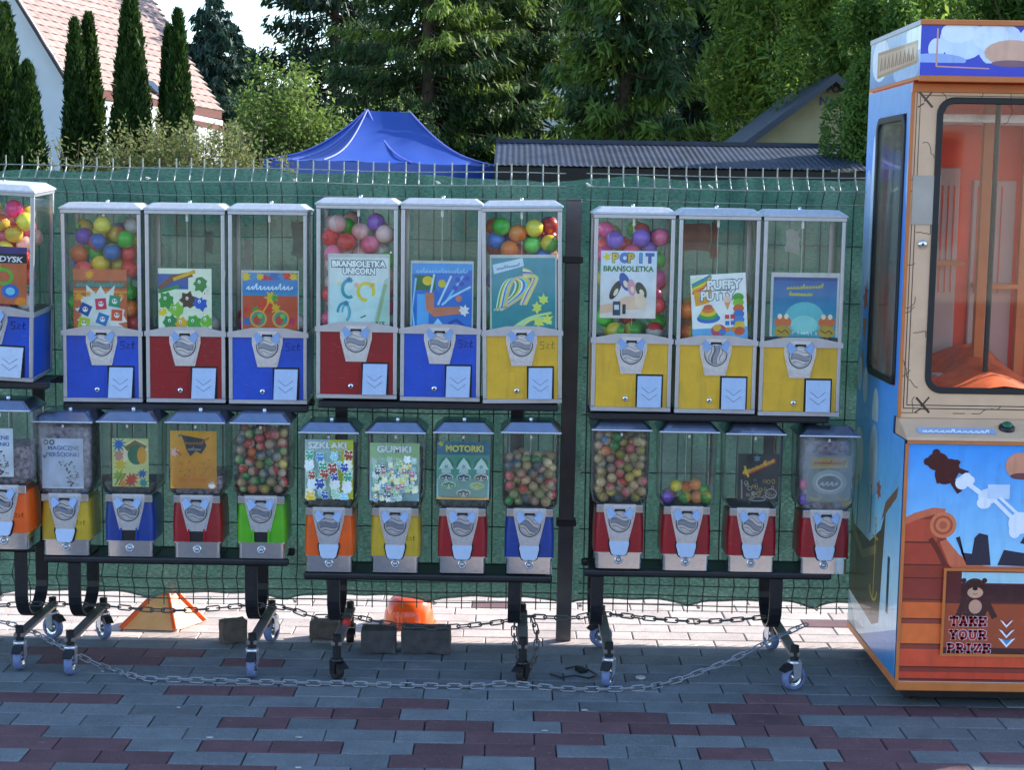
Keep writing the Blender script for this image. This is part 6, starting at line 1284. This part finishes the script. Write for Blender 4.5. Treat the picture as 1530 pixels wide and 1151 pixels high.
# front fascia plates with a rounded window cut out (frame ring mesh)
def rrect(x0, x1, z0, z1, r, n=6):
    P = []
    for (cx, cz, a0) in ((x1-r, z1-r, 0), (x0+r, z1-r, 90), (x0+r, z0+r, 180), (x1-r, z0+r, 270)):
        for i in range(n+1): a = R(a0+90*i/n); P.append((cx+r*math.cos(a), cz+r*math.sin(a)))
    return P
def ring_plate(name, outer, inner, d0, d1, mat, axis='y', bevel=0):
    """plate between outer and inner rounded outlines; axis y: (x,z) at depth y; axis x: (y,z) at x"""
    n = len(outer); b = MB()
    mk = (lambda u, v, d: (u-CO.x, d-CO.y, v)) if axis == 'y' else (lambda u, v, d: (d-CO.x, u-CO.y, v))
    vs = [mk(u, v, d0) for u, v in outer]+[mk(u, v, d0) for u, v in inner]+[mk(u, v, d1) for u, v in outer]+[mk(u, v, d1) for u, v in inner]
    fs = []
    for i in range(n):
        j = (i+1) % n; fs += [(i, j, n+j, n+i), (2*n+i, 3*n+i, 3*n+j, 2*n+j), (i, 2*n+i, 2*n+j, j), (n+i, n+j, 3*n+j, 3*n+i)]
    b.add(vs, fs); return b.build(name, mat, claw, bevel=bevel)
WX0, WX1, WZ0, WZ1 = 1.262, 2.085, .962, 1.858
def sharp(P, x0, x1, z0, z1):     # project the rounded outline onto the rectangle edge so that plates are gap free
    cx, cz = (x0+x1)/2, (z0+z1)/2; out = []
    for i, (u, v) in enumerate(P):
        k = i//7; cor = [(x1, z1), (x0, z1), (x0, z0), (x1, z0)][k]; j = i % 7
        if j == 3: out.append(cor)
        elif (k in (0, 2) and j < 3) or (k in (1, 3) and j > 3): out.append((cor[0], v+(cor[1]-v)*(j if j < 3 else 6-j)/3))
        else: out.append((u+(cor[0]-u)*(j if j < 3 else 6-j)/3, cor[1]))
    return out
inn = rrect(WX0, WX1, WZ0, WZ1, .052)
ring_plate('window_surround', sharp(inn, X0+.001, X1, .886, 1.886), inn, YF, YF+.012, M_BEIGE)
gi = rrect(WX0+.019, WX1-.019, WZ0+.019, WZ1-.019, .036); ring_plate('window_gasket', inn, gi, YF-.006, YF+.004, M_GASK, bevel=.002)
MB().box(WX0+.01-CO.x, WX1-.01-CO.x, YF+.005-CO.y, YF+.009-CO.y, WZ0+.01, WZ1-.01).build('front_glass', M_CGL, claw)
# side skin with a tall window
SY0, SY1, SZ0, SZ1 = 4.945, 5.33, .975, 1.812
inn = rrect(SY0, SY1, SZ0, SZ1, .045); M_BLUEP = None
def side_art():
    W_, H_ = 400, 1000
    return None
gi2 = rrect(SY0+.02, SY1-.02, SZ0+.02, SZ1-.02, .032); ring_plate('side_gasket', inn, gi2, X0-.007, X0+.006, M_GASK, 'x', .002)
b = MB().box(X0+.001-CO.x, X0+.004-CO.x, SY0+.01-CO.y, SY1-.01-CO.y, SZ0+.01, SZ1-.01); b.build('side_glass', clear_mat('hazy_side_glass', tint=(.85, .9, .88), haze=.35, gloss=.55, hazecol=(.3, .36, .34)), claw)
# side vinyl: sheets around the window, then the printed picture
def side_sheet(y0, y1, z0, z1, cb, ct, name='side_panel'):
    a = Art((y1-y0)*1000, (z1-z0)*1000, .001, .00002); a.rect(0, 0, a.w, a.h, ct, cb)
    return a
def put_side(a, y0, z0, name, thick=.004, x=None):     # sheet's local x runs from back (u=0) to front (u=w)
    o = a.build(name, claw, M_VINYL, back='#3a5f9a', thick=thick); o.rotation_euler = (0, 0, R(-90)); o.location = ((x or X0)-CO.x, y0+(a.w/2)*a.s-CO.y, z0); return o
# colours by height: blue at the top, paler near the sea, teal low
def skycol(z):
    K = [(.06, '#6fc4e8'), (.35, '#d5eef4'), (.6, '#74bfe4'), (.95, '#4a94ea'), (1.5, '#5a94e8'), (1.91, '#86b0e0')]
    for (a, ca), (b_, cb) in zip(K, K[1:]):
        if z <= b_:
            t = max(0, (z-a)/(b_-a)); A1, B1 = hexc(ca), hexc(cb); return tuple(A1[i]*(1-t)+B1[i]*t for i in range(3))
    return hexc(K[-1][1])
def sheet_sky(y0, y1, z0, z1, bands):
    a = Art((y1-y0)*1000, (z1-z0)*1000, .001, .00003); zs = [z0+(z1-z0)*i/bands for i in range(bands+1)]
    for p, q in zip(zs, zs[1:]):
        s0, s1 = skycol(p), skycol(q); ya, yb = (z1-q)*1000, (z1-p)*1000; a.hold = True
        a.k = 1; a.poly([(0, yb), (a.w, yb), (a.w, ya), (0, ya)], s1); a.c[-16:] = [*s0, 1, *s0, 1, *s1, 1, *s1, 1]
    a.k = 1; a.hold = False; return a
# local art x = distance from the back edge (mm)
def blob(a, pts, col): a.poly(pts, col)
lowp = sheet_sky(YL+.031, YB, .0885, .83, 6); w_, h_ = lowp.w, lowp.h     # 804 x 741
P_ = lambda y, z: ((YB-y)*1000, (.83-z)*1000)
lowp.poly([P_(YB, .28), P_(5.25, .24), P_(4.8, .3), P_(4.8, .0885), P_(YB, .0885)], '#d9e6ea'); lowp.poly([P_(5.3, .0885), P_(4.8, .24), P_(4.8, .0885)], '#2f83c0'); lowp.poly([P_(YB, .2), P_(5.35, .0885), P_(YB, .0885)], '#8fb6c4')
lowp.poly([P_(YB, .5), P_(5.45, .44), P_(5.2, .43), P_(5.05, .5), P_(4.99, .58), P_(5.03, .2), P_(5.12, .17), P_(YB, .2)], '#5a4634'); lowp.poly([P_(5.0, .6), P_(4.84, .68), P_(4.86, .64), P_(5.05, .53)], '#8a5a3a')
lowp.poly([P_(YB, .46), P_(5.3, .38), P_(5.1, .44), P_(5.1, .41), P_(5.3, .35), P_(YB, .42)], '#8a744a'); lowp.stroke([P_(5.12, .5), P_(5.12, .26)], 9, '#c8a83a'); lowp.ring(*P_(5.12, .3), 52, 46, 9, '#c8a83a', 190, 350); lowp.ring(*P_(5.12, .51), 14, 14, 6, '#c8a83a'); lowp.stroke([P_(5.16, .46), P_(5.08, .46)], 8, '#c8a83a')
for y, z, r1, r2 in ((5.42, .68, 75, 100), (5.2, .7, 62, 120)): lowp.ell(*P_(y, z), r1, r2, '#cfd6da'); lowp.ell(*P_(y+.02, z-.03), r1*.5, r2*.6, '#b9c4ca')
lowp.stroke([P_(5.4, .62), P_(5.4, .44)], 10, '#4a3a30'); lowp.stroke([P_(5.2, .62), P_(5.2, .46)], 10, '#4a3a30'); lowp.splat(*P_(5.1, .62), 34, '#b4483a', 6, .4); lowp.rect(*P_(4.94, .44), *P_(4.91, .26), '#24384a')
put_side(lowp, YL+.031, .0885, 'side_vinyl')
def upsheet(y0, y1, z0, z1, name, deco=None):
    a = sheet_sky(y0, y1, z0, z1, 8); P2 = lambda y, z: ((y1-y)*1000, (z1-z)*1000)
    if deco: deco(a, P2)
    return put_side(a, y0, z0, name)
def deco_back(a, P2):
    for y, z, r1, r2, c in ((5.44, 1.42, 60, 230, '#b9cbee'), (5.375, 1.5, 26, 260, '#dfe7f8'), (5.47, 1.2, 34, 150, '#a9bfe6'), (5.36, 1.3, 18, 120, '#a9bfe6')): a.ell(*P2(y, z), r1, r2, c, 24)
    a.splat(*P2(5.41, 1.22), 40, '#b0483a', 7, .5, 2, 1.6); a.poly([P2(5.44, 1.15), P2(5.38, 1.15), P2(5.41, 1.05)], '#b8583a'); a.ell(*P2(5.42, 1.0), 18, 50, '#9a5a4a')
    for y, z in ((5.45, .96), (5.36, .93)): a.ell(*P2(y, z), 36, 60, '#c3cbd6')
upsheet(SY1, YB, .8301, 1.9, 'side_vinyl', deco_back)
upsheet(YF, SY0, .8301+.0555, 1.9, 'side_vinyl', lambda a, P2: a.ell(*P2(4.905, 1.6), 14, 70, '#a9bfe6'))
upsheet(SY0, SY1, SZ1, 1.9, 'side_vinyl'); upsheet(SY0, SY1, .8301, SZ0, 'side_vinyl', lambda a, P2: a.ell(*P2(5.2, .85), 45, 90, '#cfd6e0'))
# header
cprofile('header', [(YH+.004, 1.916), (YB, 1.916), (YB, 2.062), (YH+.004, 2.062)], X0+.005, X1, M_BODY)
hs = Art((YB-YH)*1000, 146, .001, .00003); hs.rect(0, 0, hs.w, 146, '#b9cfe2', '#6f93c0'); hs.ell(150, 60, 120, 70, '#dfe9f2'); hs.ell(640, 20, 150, 50, '#e6eef6'); hs.ell(500, 120, 160, 40, '#a3bfe0'); hs.poly([(110, 118), (640, 108), (640, 40), (110, 34)], '#a88a6a'); hs.poly([(125, 108), (625, 98), (625, 50), (125, 44)], '#c9a98c')
for i in range(9): hs.stroke([(150+i*52, 96), (165+i*52, 56), (178+i*52, 95)], 12, '#6a4a3a')
put_side(hs, YH, 1.916, 'header_side_vinyl', x=X0+.001)
hf = Art((X1-X0)*1000, 146, .001, .00004); hf.rect(0, 0, hf.w, 146, '#1c35b8'); k = 3.05   # mm per photo px
def H(px, py): return ((px-1379)*2.03, (py-41)*146/66)
for cx, cy, rx, ry, c in ((1402, 72, 12, 14, '#cfdcf4'), (1440, 60, 34, 26, '#c9daf4'), (1432, 50, 24, 14, '#dbe6f8'), (1495, 66, 34, 30, '#c6d4ee'), (1480, 56, 26, 18, '#d6e2f4'), (1400, 87, 46, 9, '#8fa9e0'), (1560, 60, 40, 26, '#c9daf4'), (1660, 66, 34, 22, '#c9daf4'), (1740, 60, 30, 26, '#dbe6f8')): hf.ell(*H(cx, cy), rx*2.03, ry*146/66, c, 24)
hf.rect(*H(1379, 90), hf.w, 146, '#1c35b8'); hf.ell(*H(1512, 76), 82, 38, '#d0a088'); hf.ell(*H(1512, 90), 60, 10, '#7a5064')
hf.stroke([H(1403, 45), H(1403, 95)], 5, '#c98f7a'); hf.stroke([H(1403, 95), H(1480, 97)], 4, '#c98f7a')
o = hf.build('header_front_vinyl', claw, M_VINYL, thick=.004); o.location = ((X0+X1)/2-CO.x, YH-CO.y, 1.916)
cbox('header_trim', X0-.003, X1, YH-.008, YH+.004-.0005, 2.0622, 2.078, M_ORT, bevel=.002); cbox('header_trim', X0-.003, X0+.012, YH+.004, YB, 2.0622, 2.078, M_LID, bevel=.002); cbox('header_top', X0+.0125, X1, YH+.004, YB, 2.063, 2.072, M_BODY)
cbox('header_trim', X0-.003, X1, YH-.008, YH+.0, 1.898, 1.9155, M_ORT, bevel=.002); cbox('header_soffit', X0, X1, YH+.001, YB, 1.9052, 1.9155, M_ORT)
cbox('top_trim', X0-.002, X1, YF-.006, YF-.0005, 1.872, 1.897, M_ORT, bevel=.001)
for x0_, x1_ in ((X0-.004, X0+.006),): cbox('edge_trim', x0_, x1_, YF-.006, YF+.0015, .886, 1.8715, M_ORT, bevel=.001); cbox('edge_trim', x0_, x1_, YL-.005, YL+.0015, .0885, .823, M_ORT, bevel=.001)
# beige front decoration: line borders and curls
fd = Art((X1-X0)*1000, 1000, .001, .00001); F_ = lambda px, py: ((PY(px, py, YF).x-X0)*1000, (1.886-PY(px, py, YF).z)*1000)
ink = '#3f3029'
for o_ in (14, 24): fd.stroke([(o_, 985-o_), (o_, o_), (960, o_)], 3, ink); fd.stroke([(o_, 985-o_), (960, 985-o_)], 3, ink)
def curl(cx, cy, s_, seed):
    rd = random.Random(seed); P = []; x, y, a = cx, cy, rd.uniform(0, 6.28)
    for i in range(16): a += rd.uniform(-.2, .75)*rd.choice((1, 1, -1)); x += math.cos(a)*s_; y += math.sin(a)*s_; P.append((min(max(x, 4), 72 if cy < 850 and cy > 80 else 900), min(max(y, 4), 985)))
    fd.stroke(P, 2, ink)
for i, (px, py) in enumerate(((1375, 215), (1372, 270), (1365, 345), (1368, 390), (1367, 440), (1370, 460), (1362, 500), (1362, 550), (1368, 590), (1390, 612), (1375, 580), (1440, 132), (1480, 132), (1510, 136), (1400, 135), (1420, 620), (1500, 605))): curl(*F_(px, py), 7, i)
for px, py in ((1383, 148), (1378, 605)):
    x, y = F_(px, py); fd.stroke([(x-20, y-22), (x+22, y+24)], 7, ink); fd.stroke([(x+20, y-24), (x-4, y+6)], 5, ink); fd.stroke([(x-22, y+24), (x-4, y+12)], 4, ink)
o = fd.build('front_line_art', claw, M_VINYL, thick=0); o.location = ((X0+X1)/2-CO.x, YF-.0004-CO.y, .886)
a, b_ = PY(1364, 262, YF), PY(1404, 336, YF); sp = MB().box(a.x-CO.x, b_.x-.004-CO.x, YF-.004-CO.y, YF-.0008-CO.y, b_.z, a.z); sp.build('bill_label', pmat('worn_beige_sticker', (.5, .44, .38), .5, 0, .08, 20), claw, bevel=.001)
lk = PY(1378, 365, YF); L = MB(); MXc = Matrix.Rotation(R(90), 4, 'X'); L.lathe([(.014, 0), (.014, .005), (.010, .008), (.001, .008)], 18, 0, MXc); L.lathe([(.004, .0082), (.004, .0095)], 8, 1, MXc); L.build('lock', [M_CHROME, M_DARK], claw, (lk.x-CO.x, YF-CO.y, lk.z))
# ledge print and green button
lg = Art(84, 16, .0028, .00005); lg.rect(0, 0, 84, 16, '#8fa6c4'); lg.script(5, 79, 13, 9, '#e9eef6', 1.8, 5); sl = math.atan2(.043, YF-.012-(YL-.004))
p = PY(1428, 641, 4.81); o = lg.build('ledge_sticker', claw, M_VINYL, thick=0); o.location = (p.x-CO.x, 4.785-CO.y, .8525); o.rotation_euler = (-(math.pi/2-sl), 0, 0); o.scale = (1, 1, .85)
bt = MB(); bt.lathe([(.024, 0), (.024, .008), (.018, .012)], 20, 0); bt.lathe([(.015, .0122), (.015, .018), (.01, .022), (.001, .023)], 20, 1); p = PY(1504, 639, 4.82); bt.build('push_button', [M_BLACK, pmat('green_button', (.02, .16, .08), .3)], claw, (p.x-CO.x, 4.82-CO.y, .8645), (sl, 0, 0))
# lower front print
S_ = 2.0; lf = Art((X1-X0)*1000, 735, .001, .00004); 
def Q(px, py): p = PY(px, py, YL); return ((p.x-X0)*1000, (.8235-p.z)*1000)
lf.rect(0, 0, lf.w, 735, '#3590e6', '#c4f4f0'); 
# ship hull
hull = [Q(1350, 790), Q(1372, 776), Q(1400, 764), Q(1428, 770), Q(1424, 800), Q(1408, 812), Q(1430, 845), Q(1470, 850), Q(1760, 852), Q(1760, 1020), Q(1340, 1020)]
lf.poly([(0, 734), (0, Q(1350, 776)[1]), Q(1372, 772), Q(1400, 766), Q(1412, 800), Q(1432, 848), Q(1760, 852), (lf.w, 734)], '#8c3a2c')
for y0, y1, c in ((776, 812, '#b84a34'), (812, 846, '#a8402e'), (846, 866, '#93382a'), (866, 898, '#8a342c'), (900, 932, '#d8642e'), (932, 970, '#dc6a30'), (970, 1004, '#d44e30'), (1004, 1022, '#c6462e')):
    xr = 1400 if y1 <= 812 else 1418 if y1 <= 846 else 1432 if y1 < 900 else 1760
    q0, q1 = Q(1352, y0), Q(xr, y1); lf.rect(0, q0[1], min(q1[0], lf.w), q1[1]-4, c); lf.rect(0, q1[1]-4, min(q1[0], lf.w), q1[1], '#5c241c')
lf.stroke([(0, Q(1350, 780)[1]), Q(1368, 772), Q(1395, 764), Q(1412, 766)], 22, '#c9694a')
lf.poly([Q(1404, 810), Q(1414, 806), Q(1432, 828), Q(1452, 843), Q(1480, 847), Q(1760, 848), Q(1760, 862), Q(1436, 862), Q(1418, 845)], '#c9694a')
lf.ell(*Q(1409, 785), 40, 40, '#cf7450', 28); lf.ring(*Q(1409, 785), 26, 26, 7, '#a94e36'); lf.ell(*Q(1409, 785), 12, 12, '#b35a3e'); lf.stroke([Q(1390, 805), Q(1400, 820), Q(1412, 845)], 16, '#6a2a22')
for pts in ([Q(1428, 804), Q(1434, 802), Q(1436, 826), Q(1452, 828), Q(1456, 804), Q(1463, 797), Q(1476, 800), Q(1480, 845), Q(1444, 845)], [Q(1490, 845), Q(1500, 822), Q(1560, 832), Q(1560, 848)], [Q(1524, 812), Q(1536, 792), Q(1600, 780), Q(1640, 815), Q(1600, 832)]): lf.poly(pts, '#2c2a3c')
# bear thrown from a bony arm
bc_ = '#46181a'
lf.ell(*Q(1401, 690), 33, 28, bc_, 20); lf.ell(*Q(1386, 690), 12, 12, bc_); lf.ell(*Q(1399, 677), 12, 12, bc_); lf.ell(*Q(1415, 705), 34, 42, bc_, 20, rot=-35); lf.ell(*Q(1427, 692), 16, 10, bc_, rot=10); lf.stroke([Q(1402, 714), Q(1404, 722)], 18, bc_); lf.stroke([Q(1424, 700), Q(1446, 708)], 15, bc_); lf.stroke([Q(1420, 715), Q(1434, 736)], 18, bc_)
w1 = '#dfe6f4'
for x, y, r_ in ((1437, 722, 20), (1444, 714, 15), (1450, 718, 13), (1440, 716, 14)): lf.ell(*Q(x, y), r_, r_, w1)
lf.stroke([Q(1445, 722), Q(1466, 738)], 14, w1); lf.ell(*Q(1476, 742), 30, 24, '#d3def0'); lf.ell(*Q(1470, 752), 22, 18, w1); lf.rect(*Q(1476, 724), *Q(1508, 746), '#bcd0ea'); lf.stroke([Q(1486, 748), Q(1514, 776)], 12, w1); lf.stroke([Q(1494, 744), Q(1520, 768)], 9, w1); lf.ell(*Q(1524, 782), 36, 34, w1); lf.ell(*Q(1516, 794), 18, 22, w1)
lf.ell(*Q(1524, 696), 44, 40, '#c98a70'); lf.ell(*Q(1526, 712), 34, 10, '#6a4048')
o = lf.build('front_vinyl', claw, M_VINYL, thick=.004); o.location = ((X0+X1)/2-CO.x, YL-CO.y, .0885)
# prize door: frame, dark box print, bear, lettering
a, b_ = PY(1409, 848, YL), PY(1600, 982, YL)
for (u0, u1, v0, v1) in ((a.x, b_.x, a.z-.008, a.z), (a.x, b_.x, b_.z, b_.z+.008), (a.x, a.x+.008, b_.z+.0082, a.z-.0082), (b_.x-.008, b_.x, b_.z+.0082, a.z-.0082)): cbox('door_frame', u0, u1, YL-.014, YL-.0105, v0, v1, M_ORT)
door = Art((b_.x-a.x-.017)*1000, (a.z-b_.z-.017)*1000, .001, .00004)
def D(px, py): p = PY(px, py, YL-.008); return ((p.x-a.x-.0085)*1000, (a.z-.0085-p.z)*1000)
door.rect(0, 0, door.w, door.h, '#5a1f22'); door.rect(0, *D(0, 902)[1:], door.w, door.h, '#a8502a') if False else door.rect(0, D(1420, 902)[1], door.w, door.h, '#9c4426'); door.rect(0, D(1420, 968)[1], door.w, door.h, '#3c1a1c'); door.rect(D(1480, 0)[0], 4, door.w, D(0, 872)[1] if False else D(1480, 872)[1], '#9fc8d8'); door.rect(D(1480, 0)[0], D(1480, 874)[1], door.w, D(1480, 900)[1], '#3a1820')
bb = '#3a161a'
door.ell(*D(1440, 868), 8, 8, bb); door.ell(*D(1471, 868), 8, 8, bb); door.ell(*D(1456, 882), 36, 36, bb, 22); door.ell(*D(1456, 908), 40, 44, bb, 22); door.stroke([D(1440, 900), D(1430, 925)], 18, bb); door.stroke([D(1474, 900), D(1486, 924)], 18, bb)
door.ell(*D(1457, 886), 24, 17, '#c99a80', 18); door.ell(*D(1457, 880), 8, 6, '#1c0a0c'); door.ell(*D(1447, 876), 3, 3, '#0a0506'); door.ell(*D(1467, 876), 3, 3, '#0a0506'); door.ring(*D(1457, 886), 7, 5, 1.6, '#1c0a0c', 200, 340, 8); door.ell(*D(1457, 907), 20, 22, '#c0907a', 18)
def slab_text(A, s_, x, y, h, w, col, out):
    """heavy slab lettering: stems and serifs as bars"""
    G = {'T': (['M.5,0 .5,1', 'M.08,1 .92,1'], [(.5, 0)], [(.08, .8, 1), (.92, .8, 1)]), }
    L = {'T': [[(.5, 0), (.5, 1)], [(.05, .93), (.95, .93)], [(.1, .93), (.1, .7)], [(.9, .93), (.9, .7)], [(.3, .06), (.7, .06)]],
         'A': [[(.15, 0), (.48, 1)], [(.85, 0), (.52, 1)], [(.28, .36), (.72, .36)], [(0, .06), (.33, .06)], [(.67, .06), (1, .06)], [(.35, .95), (.55, .95)]],
         'K': [[(.22, 0), (.22, 1)], [(.25, .45), (.8, .95)], [(.42, .58), (.85, .05)], [(.03, .06), (.42, .06)], [(.03, .94), (.42, .94)], [(.66, .06), (1, .06)], [(.62, .94), (.97, .94)]],
         'E': [[(.22, 0), (.22, 1)], [(.03, .06), (.9, .06)], [(.03, .94), (.9, .94)], [(.22, .5), (.62, .5)], [(.88, .06), (.88, .3)], [(.88, .94), (.88, .7)], [(.6, .38), (.6, .62)]],
         'Y': [[(.5, 0), (.5, .5)], [(.5, .45), (.15, .95)], [(.5, .45), (.85, .95)], [(.3, .06), (.7, .06)], [(0, .94), (.33, .94)], [(.67, .94), (1, .94)]],
         'O': [[(.5, .04), (.2, .16), (.1, .5), (.2, .84), (.5, .96), (.8, .84), (.9, .5), (.8, .16), (.5, .04), (.3, .1)]],
         'U': [[(.2, .95), (.2, .25), (.35, .07), (.65, .07), (.8, .25), (.8, .95)], [(.02, .94), (.38, .94)], [(.62, .94), (.98, .94)]],
         'R': [[(.22, 0), (.22, 1)], [(.03, .06), (.42, .06)], [(.03, .94), (.6, .94), (.82, .84), (.82, .62), (.6, .5), (.22, .5)], [(.55, .5), (.8, .06)], [(.7, .06), (1, .06)]],
         'P': [[(.22, 0), (.22, 1)], [(.03, .06), (.45, .06)], [(.03, .94), (.6, .94), (.85, .82), (.85, .6), (.6, .46), (.22, .46)]],
         'I': [[(.5, 0), (.5, 1)], [(.22, .06), (.78, .06)], [(.22, .94), (.78, .94)]],
         'Z': [[(.1, .94), (.88, .94)], [(.84, .94), (.14, .06)], [(.1, .06), (.9, .06)], [(.12, .94), (.12, .7)], [(.88, .06), (.88, .3)]]}
    n = len(s_); adv = w/n
    for wd, c in ((h*.4, out), (h*.3, col)):
        A.k += 1; A.hold = True
        for i, ch in enumerate(s_):
            for P in L[ch]:
                Pp = [(x+adv*(i+.04+.86*u), y-h*v) for u, v in P]; dz = Vector((Pp[-1][0]-Pp[-2][0], Pp[-1][1]-Pp[-2][1])).normalized()*wd*.22; d0 = Vector((Pp[0][0]-Pp[1][0], Pp[0][1]-Pp[1][1])).normalized()*wd*.22
                Pp[-1] = (Pp[-1][0]+dz.x, Pp[-1][1]+dz.y); Pp[0] = (Pp[0][0]+d0.x, Pp[0][1]+d0.y); A.stroke(Pp, wd*(.8 if len(P) == 2 and abs(P[0][1]-P[1][1]) < .01 else 1), c)
        A.hold = False
for s_, x, y, w in (('TAKE', 1418, 935, 57), ('YOUR', 1417, 955, 58), ('PRIZE', 1414, 975, 66)):
    x0_, y0_ = D(x, y); x1_ = D(x+w, y)[0]; slab_text(door, s_, x0_, y0_, 27, x1_-x0_, '#981626', '#d4d6e0')
for i, (yy, c, wd) in enumerate(((927, '#8a2430', 20), (941, '#7a3a4a', 24), (954, '#3f86b8', 26))):
    for s2, cc_ in ((1.0, '#e4e4ea'), (.72, c)):
        cx_, cy_ = D(1504, yy); u = wd*s2; door.poly([(cx_-u, cy_), (cx_, cy_+u*.2+5*s2), (cx_+u, cy_), (cx_, cy_+u*.95+5*s2)], cc_)
o = door.build('prize_door', claw, M_VINYL, thick=.003); o.location = ((a.x+b_.x)/2-CO.x, YL-.0085-CO.y, b_.z+.0085)
# inside: gantry, posts, hanging claw, chute wall, prizes
cbox('inner_post', 1.505, 1.535, 5.22, 5.25, .9, 1.885, M_ORT); cbox('inner_post', 1.70, 1.73, 5.42, 5.45, .9, 1.885, M_ORT); cbox('gantry_rail', X0+.06, X1-.06, 5.2, 5.23, 1.80, 1.825, M_STEEL); cbox('gantry_rail', X0+.06, X1-.06, 5.38, 5.41, 1.80, 1.825, M_STEEL)
b = MB().tube([(1.51-CO.x, 5.1-CO.y, 1.86), (1.51-CO.x, 5.1-CO.y, .93)], .009, 8); b.build('inner_rod', M_BLACK, claw)
for (x0_, x1_, z0_, z1_, mt, nm) in ((1.27, 1.335, 1.3, 1.72, M_INW, 'reflection_panel'), (1.405, 1.5, .93, 1.66, M_INW, 'reflection_panel'), (1.545, 1.69, .95, 1.62, M_INW, 'reflection_panel'), (1.28, 1.4, 1.21, 1.29, M_RED, 'inner_board')): cbox(nm, x0_, x1_, YB-.034, YB-.021, z0_, z1_, mt, bevel=.004)  # pale panels stand in for reflections in the front glass
for i, x in enumerate((1.42, 1.44, 1.46, 1.48, 1.56, 1.58, 1.61, 1.64)): cbox('panel_batten', x, x+.003, YB-.037, YB-.0345, 1.24, 1.6, M_RED)
cbox('claw_motor_box', 1.515, 1.62, 5.12, 5.22, .92, .985, M_GASK, bevel=.006); cbox('inner_shelf', 1.26, 1.5, 5.36, 5.44, 1.335, 1.35, M_ORT); cbox('inner_shelf', 1.545, 1.69, 5.36, 5.44, 1.26, 1.275, M_ORT)
pl = MB(); nn = 16; vs = []
for i in range(nn+1):
    for j in range(nn+1):
        u, v = i/nn, j/nn; x = X0+.07+(X1-X0-.14)*u; y = YF+.03+(YB-YF-.1)*v; vs.append((x-CO.x, y-CO.y, .9+.16*math.exp(-((x-1.52)/.16)**2)*(.4+.6*v)+.06*noise.noise((x*9, y*9, 2))*v+.02))
pl.add(vs, [(i*(nn+1)+j, (i+1)*(nn+1)+j, (i+1)*(nn+1)+j+1, i*(nn+1)+j+1) for i in range(nn) for j in range(nn)], 0, None, True); tag(pl.build('prize_heap', pmat('orange_prize_cloth', (.7, .13, .03), .6, 0, .3, 20, .3), claw), kind='stuff')
cbx_ = [(1.33, 5.15, '#c94f2a'), (1.42, 5.25, '#e0d8d4'), (1.6, 5.1, '#8a2f24')]
for x, y, c in cbx_:
    o = tag(MB().box(-.04, .04, -.03, .03, 0, .06).build('prize_box', pmat('prize_card_'+c[1:], hexc(c), .5), None, (x, y, .925), (0, 0, x*9), bevel=.003), {'#c94f2a': 'small orange prize box inside the claw machine window', '#e0d8d4': 'small white prize box inside the claw machine window', '#8a2f24': 'dark red prize box inside the claw machine window'}[c], 'prize box')
# hanging claw
ck = MB().tube([(1.86-CO.x, 5.25-CO.y, 1.8), (1.86-CO.x, 5.25-CO.y, 1.55)], .003, 6); ck.lathe([(.03, 1.5), (.03, 1.55), (.01, 1.56)], 16, 0, Matrix.Translation((1.86-CO.x, 5.25-CO.y, 0)))
for k in range(3):
    a_ = k*2.09; ck.tube([(1.86-CO.x+.02*math.cos(a_), 5.25-CO.y+.02*math.sin(a_), 1.505), (1.86-CO.x+.06*math.cos(a_), 5.25-CO.y+.06*math.sin(a_), 1.45), (1.86-CO.x+.03*math.cos(a_), 5.25-CO.y+.03*math.sin(a_), 1.38)], .004, 6)
ck.build('claw', M_CHROME, claw)
